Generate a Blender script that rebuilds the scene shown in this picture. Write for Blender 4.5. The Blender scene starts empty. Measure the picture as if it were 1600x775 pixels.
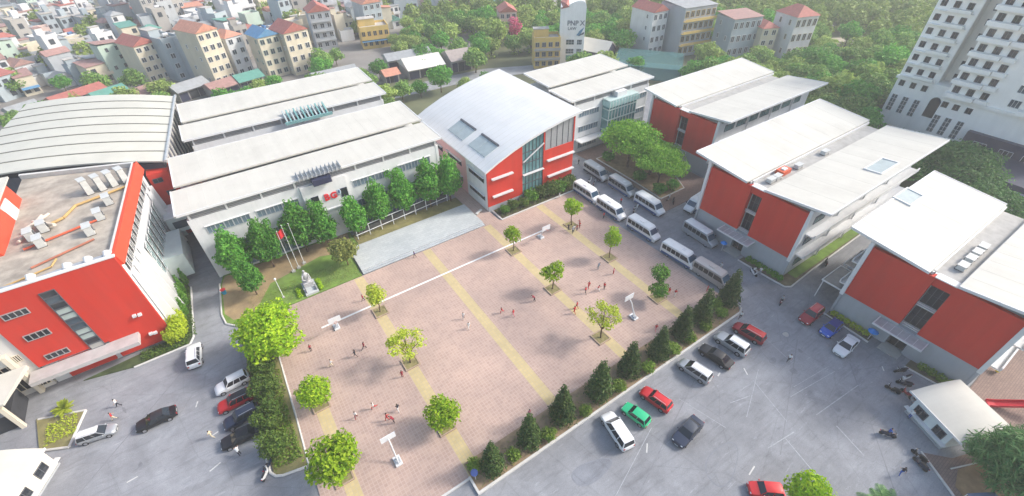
import bpy, math, random
import numpy as np
from mathutils import Vector, Matrix, Euler
R_ = math.radians
S = bpy.context.scene
COL = S.collection
rng = random.Random(7)

# ------------------------------------------------------------------ camera, world, sun, exposure
CAM_H, PITCH, ROLL, YAW = 54.0, .695716, .0228534, .577331
def cam_rows():
    c, s = math.cos(PITCH), math.sin(PITCH)
    r = Matrix(((1, 0, 0), (0, -s, -c), (0, c, -s)))
    c, s = math.cos(ROLL), math.sin(ROLL)
    r = Matrix(((c, s, 0), (-s, c, 0), (0, 0, 1))) @ r
    c, s = math.cos(YAW), math.sin(YAW)
    return r @ Matrix(((c, -s, 0), (s, c, 0), (0, 0, 1)))
M = cam_rows()
cd = bpy.data.cameras.new('camera'); cam = bpy.data.objects.new('camera', cd); COL.objects.link(cam)
m3 = Matrix((M[0], -M[1], -M[2])).transposed()
cam.matrix_world = Matrix.Translation((0, 0, CAM_H)) @ m3.to_4x4()
cd.sensor_width = 36; cd.lens = 709.05 / 1600 * 36; cd.clip_end = 5000; cd.clip_start = .5
S.camera = cam
SUN_EL, SUN_AZ = 36.0, -22.0          # azimuth measured from +X towards +Y
W = bpy.data.worlds.new('World'); S.world = W; W.use_nodes = True
wn = W.node_tree.nodes; wl = W.node_tree.links
sky = wn.new('ShaderNodeTexSky'); sky.sky_type = 'NISHITA'; sky.sun_disc = False
sky.sun_elevation = R_(SUN_EL); sky.sun_rotation = R_(90 - SUN_AZ)
sky.air_density = 1.3; sky.dust_density = 3.5; sky.ozone_density = 1.0
bg = wn['Background']; bg.inputs[1].default_value = .15
wl.new(sky.outputs[0], bg.inputs[0])
sd = bpy.data.lights.new('sun', 'SUN'); sd.energy = 2.0; sd.angle = R_(9); sd.color = (1, .965, .92)
sun = bpy.data.objects.new('sun', sd); COL.objects.link(sun)
dv = Vector((math.cos(R_(SUN_EL)) * math.cos(R_(SUN_AZ)), math.cos(R_(SUN_EL)) * math.sin(R_(SUN_AZ)), math.sin(R_(SUN_EL))))
sun.rotation_euler = dv.to_track_quat('Z', 'Y').to_euler(); sun.location = (0, 0, 200)
S.view_settings.view_transform = 'Standard'; S.view_settings.look = 'None'
S.view_settings.exposure = .90; S.view_settings.gamma = 1
S.cycles.max_bounces = 6; S.cycles.diffuse_bounces = 3; S.cycles.glossy_bounces = 2
S.cycles.transmission_bounces = 2; S.cycles.transparent_max_bounces = 4; S.cycles.volume_bounces = 1
S.cycles.caustics_reflective = False; S.cycles.caustics_refractive = False

# ------------------------------------------------------------------ materials
MATS = {}
def mat(name, col, rough=.75, var=.10, scale=.6, bump=0., metal=0., streak=False, coat=0., spec=.4, dirt=.0):
    if name in MATS: return MATS[name]
    m = bpy.data.materials.new(name); m.use_nodes = True; n = m.node_tree.nodes; l = m.node_tree.links
    b = n['Principled BSDF']; b.inputs['Roughness'].default_value = rough; b.inputs['Metallic'].default_value = metal
    b.inputs['Specular IOR Level'].default_value = spec
    if coat: b.inputs['Coat Weight'].default_value = coat; b.inputs['Coat Roughness'].default_value = .08
    tc = n.new('ShaderNodeTexCoord'); mp = n.new('ShaderNodeMapping'); l.new(tc.outputs['Object'], mp.inputs[0])
    if streak: mp.inputs['Scale'].default_value = (1.6, .10, 1) if streak == 'y' else (1.6, 1.6, .16)
    no = n.new('ShaderNodeTexNoise'); no.inputs['Scale'].default_value = scale; no.inputs['Detail'].default_value = 7
    no.inputs['Roughness'].default_value = .62; l.new(mp.outputs[0], no.inputs[0])
    cr = n.new('ShaderNodeValToRGB'); l.new(no.outputs[0], cr.inputs[0])
    cr.color_ramp.elements[0].position = .28; cr.color_ramp.elements[1].position = .72
    cr.color_ramp.elements[0].color = [c * (1 - var) for c in col[:3]] + [1]
    cr.color_ramp.elements[1].color = [min(1, c * (1 + var)) for c in col[:3]] + [1]
    out = cr.outputs[0]
    if dirt:
        n2 = n.new('ShaderNodeTexNoise'); n2.inputs['Scale'].default_value = scale * .35; n2.inputs['Detail'].default_value = 8
        n2.inputs['Roughness'].default_value = .7; l.new(tc.outputs['Object'], n2.inputs[0])
        r2 = n.new('ShaderNodeValToRGB'); l.new(n2.outputs[0], r2.inputs[0])
        r2.color_ramp.elements[0].position = .45; r2.color_ramp.elements[1].position = .7
        r2.color_ramp.elements[0].color = (0, 0, 0, 1); r2.color_ramp.elements[1].color = (dirt, dirt, dirt, 1)
        mx = n.new('ShaderNodeMixRGB'); l.new(r2.outputs[0], mx.inputs[0]); l.new(out, mx.inputs[1])
        mx.inputs[2].default_value = (.16, .14, .12, 1); out = mx.outputs[0]
    l.new(out, b.inputs['Base Color'])
    if bump:
        bp = n.new('ShaderNodeBump'); bp.inputs['Strength'].default_value = bump; bp.inputs['Distance'].default_value = .05
        n3 = n.new('ShaderNodeTexNoise'); n3.inputs['Scale'].default_value = scale * 14; n3.inputs['Detail'].default_value = 4
        l.new(tc.outputs['Object'], n3.inputs[0]); l.new(n3.outputs[0], bp.inputs['Height']); l.new(bp.outputs[0], b.inputs['Normal'])
    MATS[name] = m; return m
def leaf(name, c1, c2, trans=.3):
    if name in MATS: return MATS[name]
    m = bpy.data.materials.new(name); m.use_nodes = True; n = m.node_tree.nodes; l = m.node_tree.links
    b = n['Principled BSDF']; b.inputs['Roughness'].default_value = .6; b.inputs['Specular IOR Level'].default_value = .25
    ge = n.new('ShaderNodeNewGeometry'); cr = n.new('ShaderNodeValToRGB'); l.new(ge.outputs['Random Per Island'], cr.inputs[0])
    cr.color_ramp.elements[0].color = list(c1) + [1]; cr.color_ramp.elements[1].color = list(c2) + [1]
    oi = n.new('ShaderNodeObjectInfo'); hs = n.new('ShaderNodeHueSaturation'); l.new(cr.outputs[0], hs.inputs['Color'])
    mr = n.new('ShaderNodeMapRange'); l.new(oi.outputs['Random'], mr.inputs[0]); mr.inputs[3].default_value = .8; mr.inputs[4].default_value = 1.2
    l.new(mr.outputs[0], hs.inputs['Value']); l.new(hs.outputs[0], b.inputs['Base Color'])
    tr = n.new('ShaderNodeBsdfTranslucent'); l.new(hs.outputs[0], tr.inputs[0])
    mx = n.new('ShaderNodeMixShader'); mx.inputs[0].default_value = trans
    l.new(b.outputs[0], mx.inputs[1]); l.new(tr.outputs[0], mx.inputs[2]); l.new(mx.outputs[0], n['Material Output'].inputs[0])
    MATS[name] = m; return m
def glass(name, col=(.03, .045, .06), rough=.08):
    return mat(name, col, rough=rough, var=.35, scale=.35, spec=.6)
def tiles(name, c1, c2, mortar, w, h, msize=.02, squash=1., rough=.8, blotch=.18):
    """paving texture: brick pattern with large worn patches"""
    if name in MATS: return MATS[name]
    m = bpy.data.materials.new(name); m.use_nodes = True; n = m.node_tree.nodes; l = m.node_tree.links
    b = n['Principled BSDF']; b.inputs['Roughness'].default_value = rough; b.inputs['Specular IOR Level'].default_value = .3
    tc = n.new('ShaderNodeTexCoord'); br = n.new('ShaderNodeTexBrick'); l.new(tc.outputs['Object'], br.inputs[0])
    br.inputs['Color1'].default_value = list(c1) + [1]; br.inputs['Color2'].default_value = list(c2) + [1]
    br.inputs['Mortar'].default_value = list(mortar) + [1]; br.inputs['Scale'].default_value = 1
    br.inputs['Brick Width'].default_value = w; br.inputs['Row Height'].default_value = h; br.inputs['Mortar Size'].default_value = msize
    br.offset = .5 if w != h else 0.
    no = n.new('ShaderNodeTexNoise'); no.inputs['Scale'].default_value = .09; no.inputs['Detail'].default_value = 9; no.inputs['Roughness'].default_value = .65
    l.new(tc.outputs['Object'], no.inputs[0])
    cr = n.new('ShaderNodeValToRGB'); l.new(no.outputs[0], cr.inputs[0])
    cr.color_ramp.elements[0].position = .3; cr.color_ramp.elements[1].position = .7
    cr.color_ramp.elements[0].color = (1 - blotch, 1 - blotch * .95, 1 - blotch * .8, 1); cr.color_ramp.elements[1].color = (1 + blotch, 1 + blotch * .85, 1 + blotch * .7, 1)
    mx = n.new('ShaderNodeMixRGB'); mx.blend_type = 'MULTIPLY'; mx.inputs[0].default_value = 1
    l.new(br.outputs[0], mx.inputs[1]); l.new(cr.outputs[0], mx.inputs[2]); l.new(mx.outputs[0], b.inputs['Base Color'])
    bp = n.new('ShaderNodeBump'); bp.inputs['Strength'].default_value = .25; bp.inputs['Distance'].default_value = .01
    l.new(br.outputs['Fac'], bp.inputs['Height']); bp.invert = True; l.new(bp.outputs[0], b.inputs['Normal'])
    MATS[name] = m; return m
def asphalt(name, col):
    m = bpy.data.materials.new(name); m.use_nodes = True; n = m.node_tree.nodes; l = m.node_tree.links
    b = n['Principled BSDF']; b.inputs['Roughness'].default_value = .78; b.inputs['Specular IOR Level'].default_value = .35
    tc = n.new('ShaderNodeTexCoord')
    def noise(sc, det, ro, lo, hi, a, c, rot=0, stretch=1):
        mp = n.new('ShaderNodeMapping'); mp.inputs['Rotation'].default_value = (0, 0, R_(rot)); mp.inputs['Scale'].default_value = (1, stretch, 1)
        l.new(tc.outputs['Object'], mp.inputs[0])
        no = n.new('ShaderNodeTexNoise'); no.inputs['Scale'].default_value = sc; no.inputs['Detail'].default_value = det; no.inputs['Roughness'].default_value = ro
        l.new(mp.outputs[0], no.inputs[0]); cr = n.new('ShaderNodeValToRGB'); l.new(no.outputs[0], cr.inputs[0])
        cr.color_ramp.elements[0].position = lo; cr.color_ramp.elements[1].position = hi
        cr.color_ramp.elements[0].color = (a, a, a, 1); cr.color_ramp.elements[1].color = (c, c, c, 1); return cr.outputs[0]
    base = n.new('ShaderNodeRGB'); base.outputs[0].default_value = list(col) + [1]; o = base.outputs[0]
    for args in ((.06, 9, .62, .32, .68, .76, 1.24), (.4, 9, .72, .3, .7, .82, 1.18), (.13, 9, .7, .56, .64, 1, 1.16), (9, 3, .6, .3, .75, .86, 1.14), (.22, 6, .7, .52, .62, 1, .86, 38, 7), (.3, 7, .75, .6, .66, 1, 1.3, -15, 6), (.8, 5, .8, .30, .36, .72, 1, 8, 1)):
        mx = n.new('ShaderNodeMixRGB'); mx.blend_type = 'MULTIPLY'; mx.inputs[0].default_value = 1
        l.new(o, mx.inputs[1]); l.new(noise(*args), mx.inputs[2]); o = mx.outputs[0]
    vo = n.new('ShaderNodeTexVoronoi'); vo.feature = 'DISTANCE_TO_EDGE'; vo.inputs['Scale'].default_value = .16
    nw = n.new('ShaderNodeTexNoise'); nw.inputs['Scale'].default_value = .7; nw.inputs['Detail'].default_value = 5; l.new(tc.outputs['Object'], nw.inputs[0])
    mv = n.new('ShaderNodeMixRGB'); mv.inputs[0].default_value = .14; l.new(tc.outputs['Object'], mv.inputs[1]); l.new(nw.outputs[1], mv.inputs[2])
    l.new(mv.outputs[0], vo.inputs[0])
    cr = n.new('ShaderNodeValToRGB'); l.new(vo.outputs[0], cr.inputs[0]); cr.color_ramp.elements[0].position = .0; cr.color_ramp.elements[1].position = .012
    cr.color_ramp.elements[0].color = (.88, .88, .88, 1); cr.color_ramp.elements[1].color = (1, 1, 1, 1)
    mx = n.new('ShaderNodeMixRGB'); mx.blend_type = 'MULTIPLY'; mx.inputs[0].default_value = 1; l.new(o, mx.inputs[1]); l.new(cr.outputs[0], mx.inputs[2])
    l.new(mx.outputs[0], b.inputs['Base Color']); return m

WHITE = mat('white_plaster', (.68, .69, .70), .8, .06, .8, streak=True, dirt=.14)
ROOFW = mat('white_sheet_roof', (.535, .52, .47), .65, .05, .45, streak='y', dirt=.16)
RED = mat('red_plaster', (.54, .030, .014), .75, .13, .22, streak=True, dirt=.12)
SUNLIT_RED = mat('sunlit_red_plaster', (.56, .06, .025), .75, .06, .5)  # red plaster with warm sunlight put into its colour, for sun-facing walls
GREYW = mat('grey_base_plaster', (.36, .38, .41), .8, .07, .5, streak=True, dirt=.15)
LOUVRE = mat('grey_louvre', (.22, .22, .22), .6, .15, 1.5)
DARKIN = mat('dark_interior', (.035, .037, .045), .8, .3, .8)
FRAMEW = mat('white_frame', (.66, .665, .67), .5, .04, 1)
FRAMED = mat('dark_frame', (.09, .095, .11), .5, .1, 1)
GLASSB = glass('blue_grey_glass', (.05, .075, .10)); GLASST = glass('teal_glass', (.12, .25, .26), .1); GLASSD = glass('dark_glass', (.018, .022, .03))
GLASSF = glass('facade_glass', (.13, .19, .24), .15)
GLASSL = mat('pale_skylight_glass', (.35, .41, .42), .5, .12, .8)
STEEL = mat('galvanised_steel', (.52, .53, .54), .4, .12, 1.2, metal=.6)
CONC = mat('concrete', (.40, .39, .37), .9, .14, .9, dirt=.3, bump=.2)
KERB = mat('pale_kerb_stone', (.56, .55, .53), .85, .1, 1.3, dirt=.15)
SOIL = mat('brown_soil', (.27, .195, .12), .95, .3, 1.4, bump=.6)
BARK = mat('bark', (.13, .09, .06), .95, .25, 3, bump=.4)
RUBBER = mat('tyre_rubber', (.02, .02, .022), .8, .1, 3)
CHROME = mat('wheel_alloy', (.5, .5, .52), .3, .1, 3, metal=.8)
BLACKP = mat('black_plastic', (.025, .025, .028), .5, .1, 3)
REDPIPE = mat('red_pipe_paint', (.60, .10, .04), .5, .1, 1)
OCHRE = mat('ochre_pipe_wrap', (.45, .30, .12), .8, .15, 1)
NAVY = mat('navy_panel', (.025, .03, .07), .5, .15, 1)
LAMPW = mat('lamp_lens', (.7, .72, .74), .15, .05, 3); LAMPR = mat('tail_lens', (.35, .01, .012), .2, .1, 3)

# ------------------------------------------------------------------ object helpers
def tag(o, label=None, cat=None, group=None, kind=None):
    if label: o['label'] = label
    if cat: o['category'] = cat
    if group: o['group'] = group
    if kind: o['kind'] = kind
    return o
def thing(name, label, cat, loc=(0, 0, 0), rz=0, group=None):
    o = bpy.data.objects.new(name, None); COL.objects.link(o); o.empty_display_size = .3
    o.location = loc; o.rotation_euler = (0, 0, rz); return tag(o, label, cat, group)
def origin(o):
    v = Vector((0, 0, 0))
    while o is not None: v += o.location; o = o.parent
    return v
def link(name, me, parent=None):
    o = bpy.data.objects.new(name, me); COL.objects.link(o)
    if parent is not None: o.parent = parent
    return o
def dup(root, loc, rz=0, label=None, group=None, scale=None, remat=None):
    def cp(o, par):
        c = o.copy(); COL.objects.link(c); c.parent = par
        for ch in o.children: cp(ch, c)
        return c
    r = cp(root, None); r.location = loc; r.rotation_euler = (0, 0, rz)
    if label: r['label'] = label
    if group: r['group'] = group
    if scale: r.scale = scale if hasattr(scale, '__len__') else (scale,) * 3
    return r
class MB:
    def __init__(s): s.v = []; s.f = []; s.mi = []
    def add(s, vs, fs, mi=0):
        n = len(s.v); s.v += [tuple(p) for p in vs]; s.f += [tuple(i + n for i in f) for f in fs]; s.mi += [mi] * len(fs); return s
    def box(s, x0, x1, y0, y1, z0, z1, mi=0):
        return s.add([(x0, y0, z0), (x1, y0, z0), (x1, y1, z0), (x0, y1, z0), (x0, y0, z1), (x1, y0, z1), (x1, y1, z1), (x0, y1, z1)],
                     [(0, 3, 2, 1), (4, 5, 6, 7), (0, 1, 5, 4), (1, 2, 6, 5), (2, 3, 7, 6), (3, 0, 4, 7)], mi)
    def hexa(s, b, t, mi=0):          # four bottom corners, four top corners
        return s.add(list(b) + list(t), [(0, 3, 2, 1), (4, 5, 6, 7), (0, 1, 5, 4), (1, 2, 6, 5), (2, 3, 7, 6), (3, 0, 4, 7)], mi)
    def rbox(s, cx, cy, cz, lx, ly, lz, rz, mi=0):
        c, q = math.cos(rz), math.sin(rz)
        P = [(cx + c * a - q * b, cy + q * a + c * b) for a, b in ((-lx / 2, -ly / 2), (lx / 2, -ly / 2), (lx / 2, ly / 2), (-lx / 2, ly / 2))]
        return s.hexa([(x, y, cz - lz / 2) for x, y in P], [(x, y, cz + lz / 2) for x, y in P], mi)
    def prism(s, poly, z0, z1, mi=0):
        n = len(poly)
        a = sum(poly[i][0] * poly[(i + 1) % n][1] - poly[(i + 1) % n][0] * poly[i][1] for i in range(n))
        if a < 0: poly = poly[::-1]
        return s.add([(x, y, z0) for x, y in poly] + [(x, y, z1) for x, y in poly],
                     [tuple(range(n - 1, -1, -1)), tuple(range(n, 2 * n))] + [(i, (i + 1) % n, n + (i + 1) % n, n + i) for i in range(n)], mi)
    def tube(s, p0, p1, r0, r1=None, n=8, mi=0):
        r1 = r0 if r1 is None else r1; p0 = Vector(p0); p1 = Vector(p1); d = (p1 - p0).normalized()
        u = d.orthogonal().normalized(); w = d.cross(u); vs = []
        for p, r in ((p0, r0), (p1, r1)):
            for i in range(n):
                a = 2 * math.pi * i / n; vs.append(p + u * (math.cos(a) * r) + w * (math.sin(a) * r))
        return s.add(vs, [(i, (i + 1) % n, n + (i + 1) % n, n + i) for i in range(n)] + [tuple(range(n - 1, -1, -1)), tuple(range(n, 2 * n))], mi)
    def path(s, pts, r, n=6, mi=0):
        for a, b in zip(pts, pts[1:]): s.tube(a, b, r, r, n, mi)
        return s
    def ball(s, c, rx, ry=None, rz=None, n=10, m=6, mi=0):
        ry = rx if ry is None else ry; rz = rx if rz is None else rz; vs = []
        for j in range(m + 1):
            t = math.pi * j / m
            for i in range(n):
                a = 2 * math.pi * i / n; vs.append((c[0] + rx * math.sin(t) * math.cos(a), c[1] + ry * math.sin(t) * math.sin(a), c[2] + rz * math.cos(t)))
        return s.add(vs, [(j * n + i, (j + 1) * n + i, (j + 1) * n + (i + 1) % n, j * n + (i + 1) % n) for j in range(m) for i in range(n)], mi)
    def loft(s, rings, cap=True, mi=0):
        n = len(rings[0]); vs = [p for r in rings for p in r]; fs = []
        for j in range(len(rings) - 1):
            for i in range(n): fs.append((j * n + i, j * n + (i + 1) % n, (j + 1) * n + (i + 1) % n, (j + 1) * n + i))
        if cap: fs += [tuple(range(n - 1, -1, -1)), tuple(range((len(rings) - 1) * n, len(rings) * n))]
        return s.add(vs, fs, mi)
    def mesh(s, name, mats, off=Vector((0, 0, 0)), smooth=False, bevel=0):
        me = bpy.data.meshes.new(name); me.from_pydata([(p[0] - off[0], p[1] - off[1], p[2] - off[2]) for p in s.v], [], s.f)
        for m in (mats if isinstance(mats, (list, tuple)) else [mats]): me.materials.append(m)
        if any(s.mi): me.polygons.foreach_set('material_index', s.mi)
        if smooth: me.polygons.foreach_set('use_smooth', [True] * len(me.polygons))
        me.update(); return me
    def part(s, name, mats, parent=None, label=None, smooth=False, kind=None):
        off = origin(parent) if parent is not None else Vector((0, 0, 0))
        o = link(name, s.mesh(name, mats, off, smooth), parent)
        if label: o['label'] = label
        if kind: o['kind'] = kind
        return o
def struct(name, mb, m): return tag(mb.part(name, m), kind='structure')
def smooth_by_angle(o, deg=35):
    me = o.data; me.polygons.foreach_set('use_smooth', [True] * len(me.polygons))
    try: me.set_sharp_from_angle(angle=R_(deg))
    except Exception: pass
TEXTS = {}
def text_mesh(txt, size, depth, m):
    cu = bpy.data.curves.new('lettering', 'FONT'); cu.body = txt; cu.size = size; cu.extrude = depth; cu.offset = size * .03; cu.align_x = 'CENTER'; cu.align_y = 'CENTER'
    o = bpy.data.objects.new('lettering', cu); COL.objects.link(o); dg = bpy.context.evaluated_depsgraph_get()
    me = bpy.data.meshes.new_from_object(o.evaluated_get(dg)); bpy.data.objects.remove(o); bpy.data.curves.remove(cu)
    me.materials.clear(); me.materials.append(m); return me
# windows: a part (frame) with a sub-part (pane); meshes shared per size.  face: 'S' looks to -Y, 'W' to -X, 'E' to +X, 'N' to +Y
WCACHE = {}
ROT = {'S': 0, 'E': math.pi / 2, 'N': math.pi, 'W': -math.pi / 2}
def window(parent, face, x, y, z, w, h, nx=1, fm=None, gm=None, nz=1, d=.10, name='window', fw=.07, sill=False):
    """x, y, z = centre on the wall plane, in world metres (parent unrotated) or parent's metres"""
    fm = fm or FRAMEW; gm = gm or GLASSB; key = (round(w, 2), round(h, 2), nx, nz, fm.name, gm.name, d, fw, sill)
    if key not in WCACHE:
        f = MB(); a, b = w / 2, h / 2
        f.box(-a, a, -d, 0, b - fw, b).box(-a, a, -d, 0, -b, -b + fw).box(-a, -a + fw, -d, 0, -b + fw, b - fw).box(a - fw, a, -d, 0, -b + fw, b - fw)
        for i in range(1, nx): c = -a + w * i / nx; f.box(c - fw / 2, c + fw / 2, -d * .9, -.002, -b + fw, b - fw)
        for i in range(1, nz): c = -b + h * i / nz; f.box(-a + fw, a - fw, -d * .8, -.004, c - fw / 2, c + fw / 2)
        if sill: f.box(-a - .1, a + .1, -d - .14, 0, -b - .1, -b - .003)
        g = MB().box(-a + fw, a - fw, -d * .35, -.006, -b + fw, b - fw)
        WCACHE[key] = (f.mesh('window', fm), g.mesh('pane', gm))
    off = origin(parent) if parent is not None else Vector((0, 0, 0))
    o = link(name, WCACHE[key][0], parent); o.location = (x - off[0], y - off[1], z - off[2]); o.rotation_euler = (0, 0, ROT[face])
    link('pane', WCACHE[key][1], o); return o
exec_parts = []

# ------------------------------------------------------------------ the setting: ground, yard, court
GROUND = mat('earth_and_grass', (.115, .125, .07), .95, .4, .05)
struct('ground', MB().add([(-1600, -900, -.14), (1800, -900, -.14), (1800, 2400, -.14), (-1600, 2400, -.14)], [(0, 1, 2, 3)]), GROUND)
ASPH = asphalt('grey_asphalt', (.235, .243, .263))
struct('asphalt_yard', MB().prism([(-60, -60), (114, -60), (114, 100), (-2, 102), (-60, 102)], -.13, 0), ASPH)
PAVE = tiles('pink_pavers', (.43, .315, .265), (.37, .265, .225), (.45, .345, .295), .45, .45, .045, blotch=.22)
YPAVE = tiles('yellow_pavers', (.52, .42, .22), (.46, .37, .20), (.44, .37, .24), .45, .45, .035, blotch=.16)
LINEW = mat('white_line_paint', (.78, .78, .76), .7, .08, 2, dirt=.15)
struct('court', MB().prism([(-7, 22.6), (56.4, 22.6), (56.6, 37.6), (56.2, 48.7), (57.2, 62.3), (38.6, 62.5), (38.0, 63.1), (37.7, 96), (35, 96), (34.9, 62.9), (-6.2, 62.75), (-6.5, 48)], .001, .10), PAVE)
for x, y0, y1 in ((-3.5, 22.62, 46), (8.95, 22.62, 62.7), (21.9, 24.7, 62.7), (35, 24.7, 62.6), (47.6, 24.7, 62.3)):
    struct('yellow_strip', MB().box(x - .8, x + .8, y0, y1, .101, .104), YPAVE)
struct('white_line', MB().box(.4, 43.9, 54.88, 55.22, .106, .109), LINEW)
KB = MB()
KB.box(4.4, 8.0, 22.34, 22.58, .002, .22); KB.box(8.0, 8.26, 20.3, 22.6, .002, .30); KB.box(8.26, 55.6, 20.3, 20.58, .002, .30)
KB.path([(55.6, 20.44, .15), (56.5, 20.9, .15), (56.9, 21.8, .15), (57.0, 23.5, .15)], .15)
struct('planter_kerb', KB, KERB)
struct('planter_soil', MB().prism([(8.27, 20.59), (55.6, 20.59), (56.7, 21.6), (56.9, 24.6), (8.27, 24.3)], .11, .16), SOIL)
GRASS = mat('mown_grass', (.14, .23, .04), .95, .35, .5, bump=.7, dirt=.25)
DRYG = mat('dry_grass', (.21, .19, .075), .95, .35, .6, bump=.7, dirt=.3)
struct('left_planter_bed', MB().prism([(-10.6, 35.9), (-10, 35.3), (-7.4, 34.7), (-7.05, 34.9), (-6.75, 42), (-6.4, 53), (-6.3, 61.8), (-9.6, 62), (-10.9, 50)], .002, .17), DRYG)
k = MB().path([(-11.0, 39.5, .1), (-10.95, 36.3, .1), (-10.5, 35.5, .1), (-9.8, 35.1, .1), (-7.2, 34.55, .1)], .17)
k.path([(-6.95, 34.7, .12), (-6.62, 42, .12), (-6.32, 53, .12), (-6.25, 60, .12)], .13); struct('planter_kerb', k, KERB)
struct('grass_lawn', MB().prism([(-11.2, 74.5), (-11.9, 67), (-11.6, 64.6), (-10.4, 63.3), (-8.3, 62.85), (9.7, 62.95), (9.9, 68.5), (12, 70.5), (12, 76.9), (-10.5, 76.9)], .003, .15), GRASS)
struct('bare_soil', MB().prism([(-11, 74.5), (-11.6, 66.8), (-10.6, 64.6), (-8.0, 64), (-6.5, 66), (-4, 70), (5, 72.3), (9, 70.8), (11, 71.6), (11.5, 76.5), (-10.3, 76.5)], .151, .158), mat('sandy_soil', (.30, .22, .12), .95, .3, .5, bump=.5, dirt=.3))
struct('lawn_kerb', MB().path([(-11.3, 75, .1), (-12.05, 67, .1), (-11.75, 64.5, .1), (-10.5, 63.1, .1), (-8.3, 62.7, .1), (-6.3, 62.65, .1)], .15), KERB)
struct('lawn_kerb', MB().path([(-15.5, 77, .1), (-16.3, 64.5, .1), (-16.9, 63.2, .1), (-24, 63.1, .1)], .15), KERB)
struct('bed_by_red_block', MB().prism([(-15.6, 77), (-16.4, 64.4), (-17, 63.3), (-24, 63.2), (-30, 64.6), (-18.5, 66), (-16.4, 80)], .003, .14), mat('dark_groundcover', (.06, .085, .03), .95, .5, .8, bump=.8))
STONE = tiles('grey_stone_paving', (.47, .50, .50), (.42, .45, .455), (.36, .385, .39), 1.2, .6, .03, blotch=.2)
struct('stage_terrace', MB().prism([(10.0, 63.75), (34.75, 63.75), (34.75, 71.3), (10.1, 71.0)], .11, .50), STONE)
struct('stage_step', MB().box(10.0, 34.75, 62.95, 63.36, .11, .235).box(10.0, 34.75, 63.362, 63.748, .11, .365), mat('worn_step_stone', (.40, .43, .45), .9, .12, .8, dirt=.2))
struct('grass_verge', MB().prism([(10.2, 71.31), (34.7, 71.31), (34.7, 74.9), (12.1, 74.9), (12.1, 71.31)], .003, .2), DRYG)
struct('shrub_bed', MB().prism([(38.7, 62.75), (57.3, 62.55), (59.6, 63.2), (60.2, 66.3), (38.7, 66.3)], .003, .16), mat('dark_soil', (.09, .075, .045), .95, .3, 1.2, bump=.5))
struct('bed_kerb', MB().box(38.4, 57.3, 62.4, 62.7, .11, .26).box(38.38, 38.68, 62.702, 66.2, .11, .26), KERB)
BROWN = tiles('brown_pavers', (.25, .18, .155), (.21, .15, .13), (.15, .11, .10), .5, .25, .02, blotch=.25)
struct('brown_pavement', MB().prism([(67.3, 45.8), (83.8, 45.8), (83.8, 75), (68.2, 75), (69.0, 64), (69.4, 58), (67.9, 50)], .003, .12), BROWN)
struct('tree_bed_soil', MB().prism([(69.9, 49.5), (77, 49.5), (79.5, 54), (79, 70), (70.6, 70), (70.4, 58)], .125, .26), mat('litter_soil', (.27, .20, .12), .95, .35, .9, bump=.5))
struct('tree_bed_kerb', MB().path([(69.8, 49.4, .2), (77.1, 49.4, .2), (79.6, 54, .2), (79.1, 70.1, .2), (70.5, 70.1, .2), (70.3, 58, .2), (69.8, 49.4, .2)], .14), KERB)
struct('playground_paving', MB().prism([(63.2, -4.9), (110, -4.9), (110, -50), (48, -50), (51.6, -8.9), (53.9, -5.2), (56, -7.5), (60, -9), (62.5, -7)], .003, .11), BROWN)
struct('yard_kerb', MB().path([(53.9, -5.1, .1), (51.5, -9, .1), (48, -14, .1)], .14), KERB)
struct('sandy_bed', MB().prism([(52.6, -9.0), (55.0, -8.4), (58.4, -9.6), (56, -16), (50, -14)], .111, .14), mat('ochre_sand', (.30, .20, .11), .95, .3, .9, bump=.4))
struct('bed_edging', MB().path([(54.4, -7.9, .15), (57.6, -9.3, .15)], .09), KERB)
struct('corner_bed', MB().prism([(-29.6, 58.6), (-31.1, 53.8), (-34, 55.2), (-34.8, 60.8)], .003, .22), DRYG)
struct('corner_kerb', MB().path([(-34.6, 60.6, .15), (-29.5, 58.7, .15), (-31.0, 53.7, .15), (-33.9, 55.1, .15)], .16), KERB)
struct('block_kerb', MB().path([(66.2, 28.3, .1), (66.4, 22.4, .1), (66.6, 19.8, .1), (67.5, 19.2, .1), (74.3, 19.5, .1), (92, 19.7, .1)], .14), KERB)
struct('block_bed', MB().prism([(66.5, 28.2), (66.7, 20), (67.6, 19.4), (92, 19.9), (92, 21.4), (68, 21.4), (67.6, 28.2)], .003, .13), mat('block_bed_soil', (.14, .12, .07), .95, .4, 1, bump=.6))
struct('block_grass', MB().prism([(70, 19.9), (100, 20), (100, 21.45), (70, 21.45)], .131, .16), GRASS)
struct('block_kerb', MB().path([(63.2, 13.9, .1), (66.1, 13.1, .1), (65.8, 6.4, .1)], .14), KERB)
struct('block_bed', MB().prism([(65.9, 12.7), (65.75, 6.5), (67.4, 6.5), (67.4, 12.8)], .003, .13), mat('block_bed_soil', (.14, .12, .07)))
struct('block_kerb', MB().path([(65.5, 1.5, .1), (66.1, -4.6, .1), (64.6, -5.6, .1)], .12), KERB)
struct('block_bed', MB().prism([(65.7, 1.5), (66.2, -4.4), (67.4, -4.4), (67.4, 1.5)], .003, .12), mat('block_bed_soil', (.14, .12, .07)))
STREET = asphalt('street_asphalt', (.27, .275, .285))
struct('back_street', MB().prism([(-60, 139), (78, 134), (100, 126), (126, 104), (131, 108), (104, 132), (82, 142), (-60, 148)], -.135, .02), STREET)
struct('city_ground', MB().prism([(-170, 150), (60, 150), (110, 168), (165, 196), (220, 260), (-20, 640), (-260, 640)], -.138, .015), mat('city_dust', (.22, .205, .19), .95, .3, .06))
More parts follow.
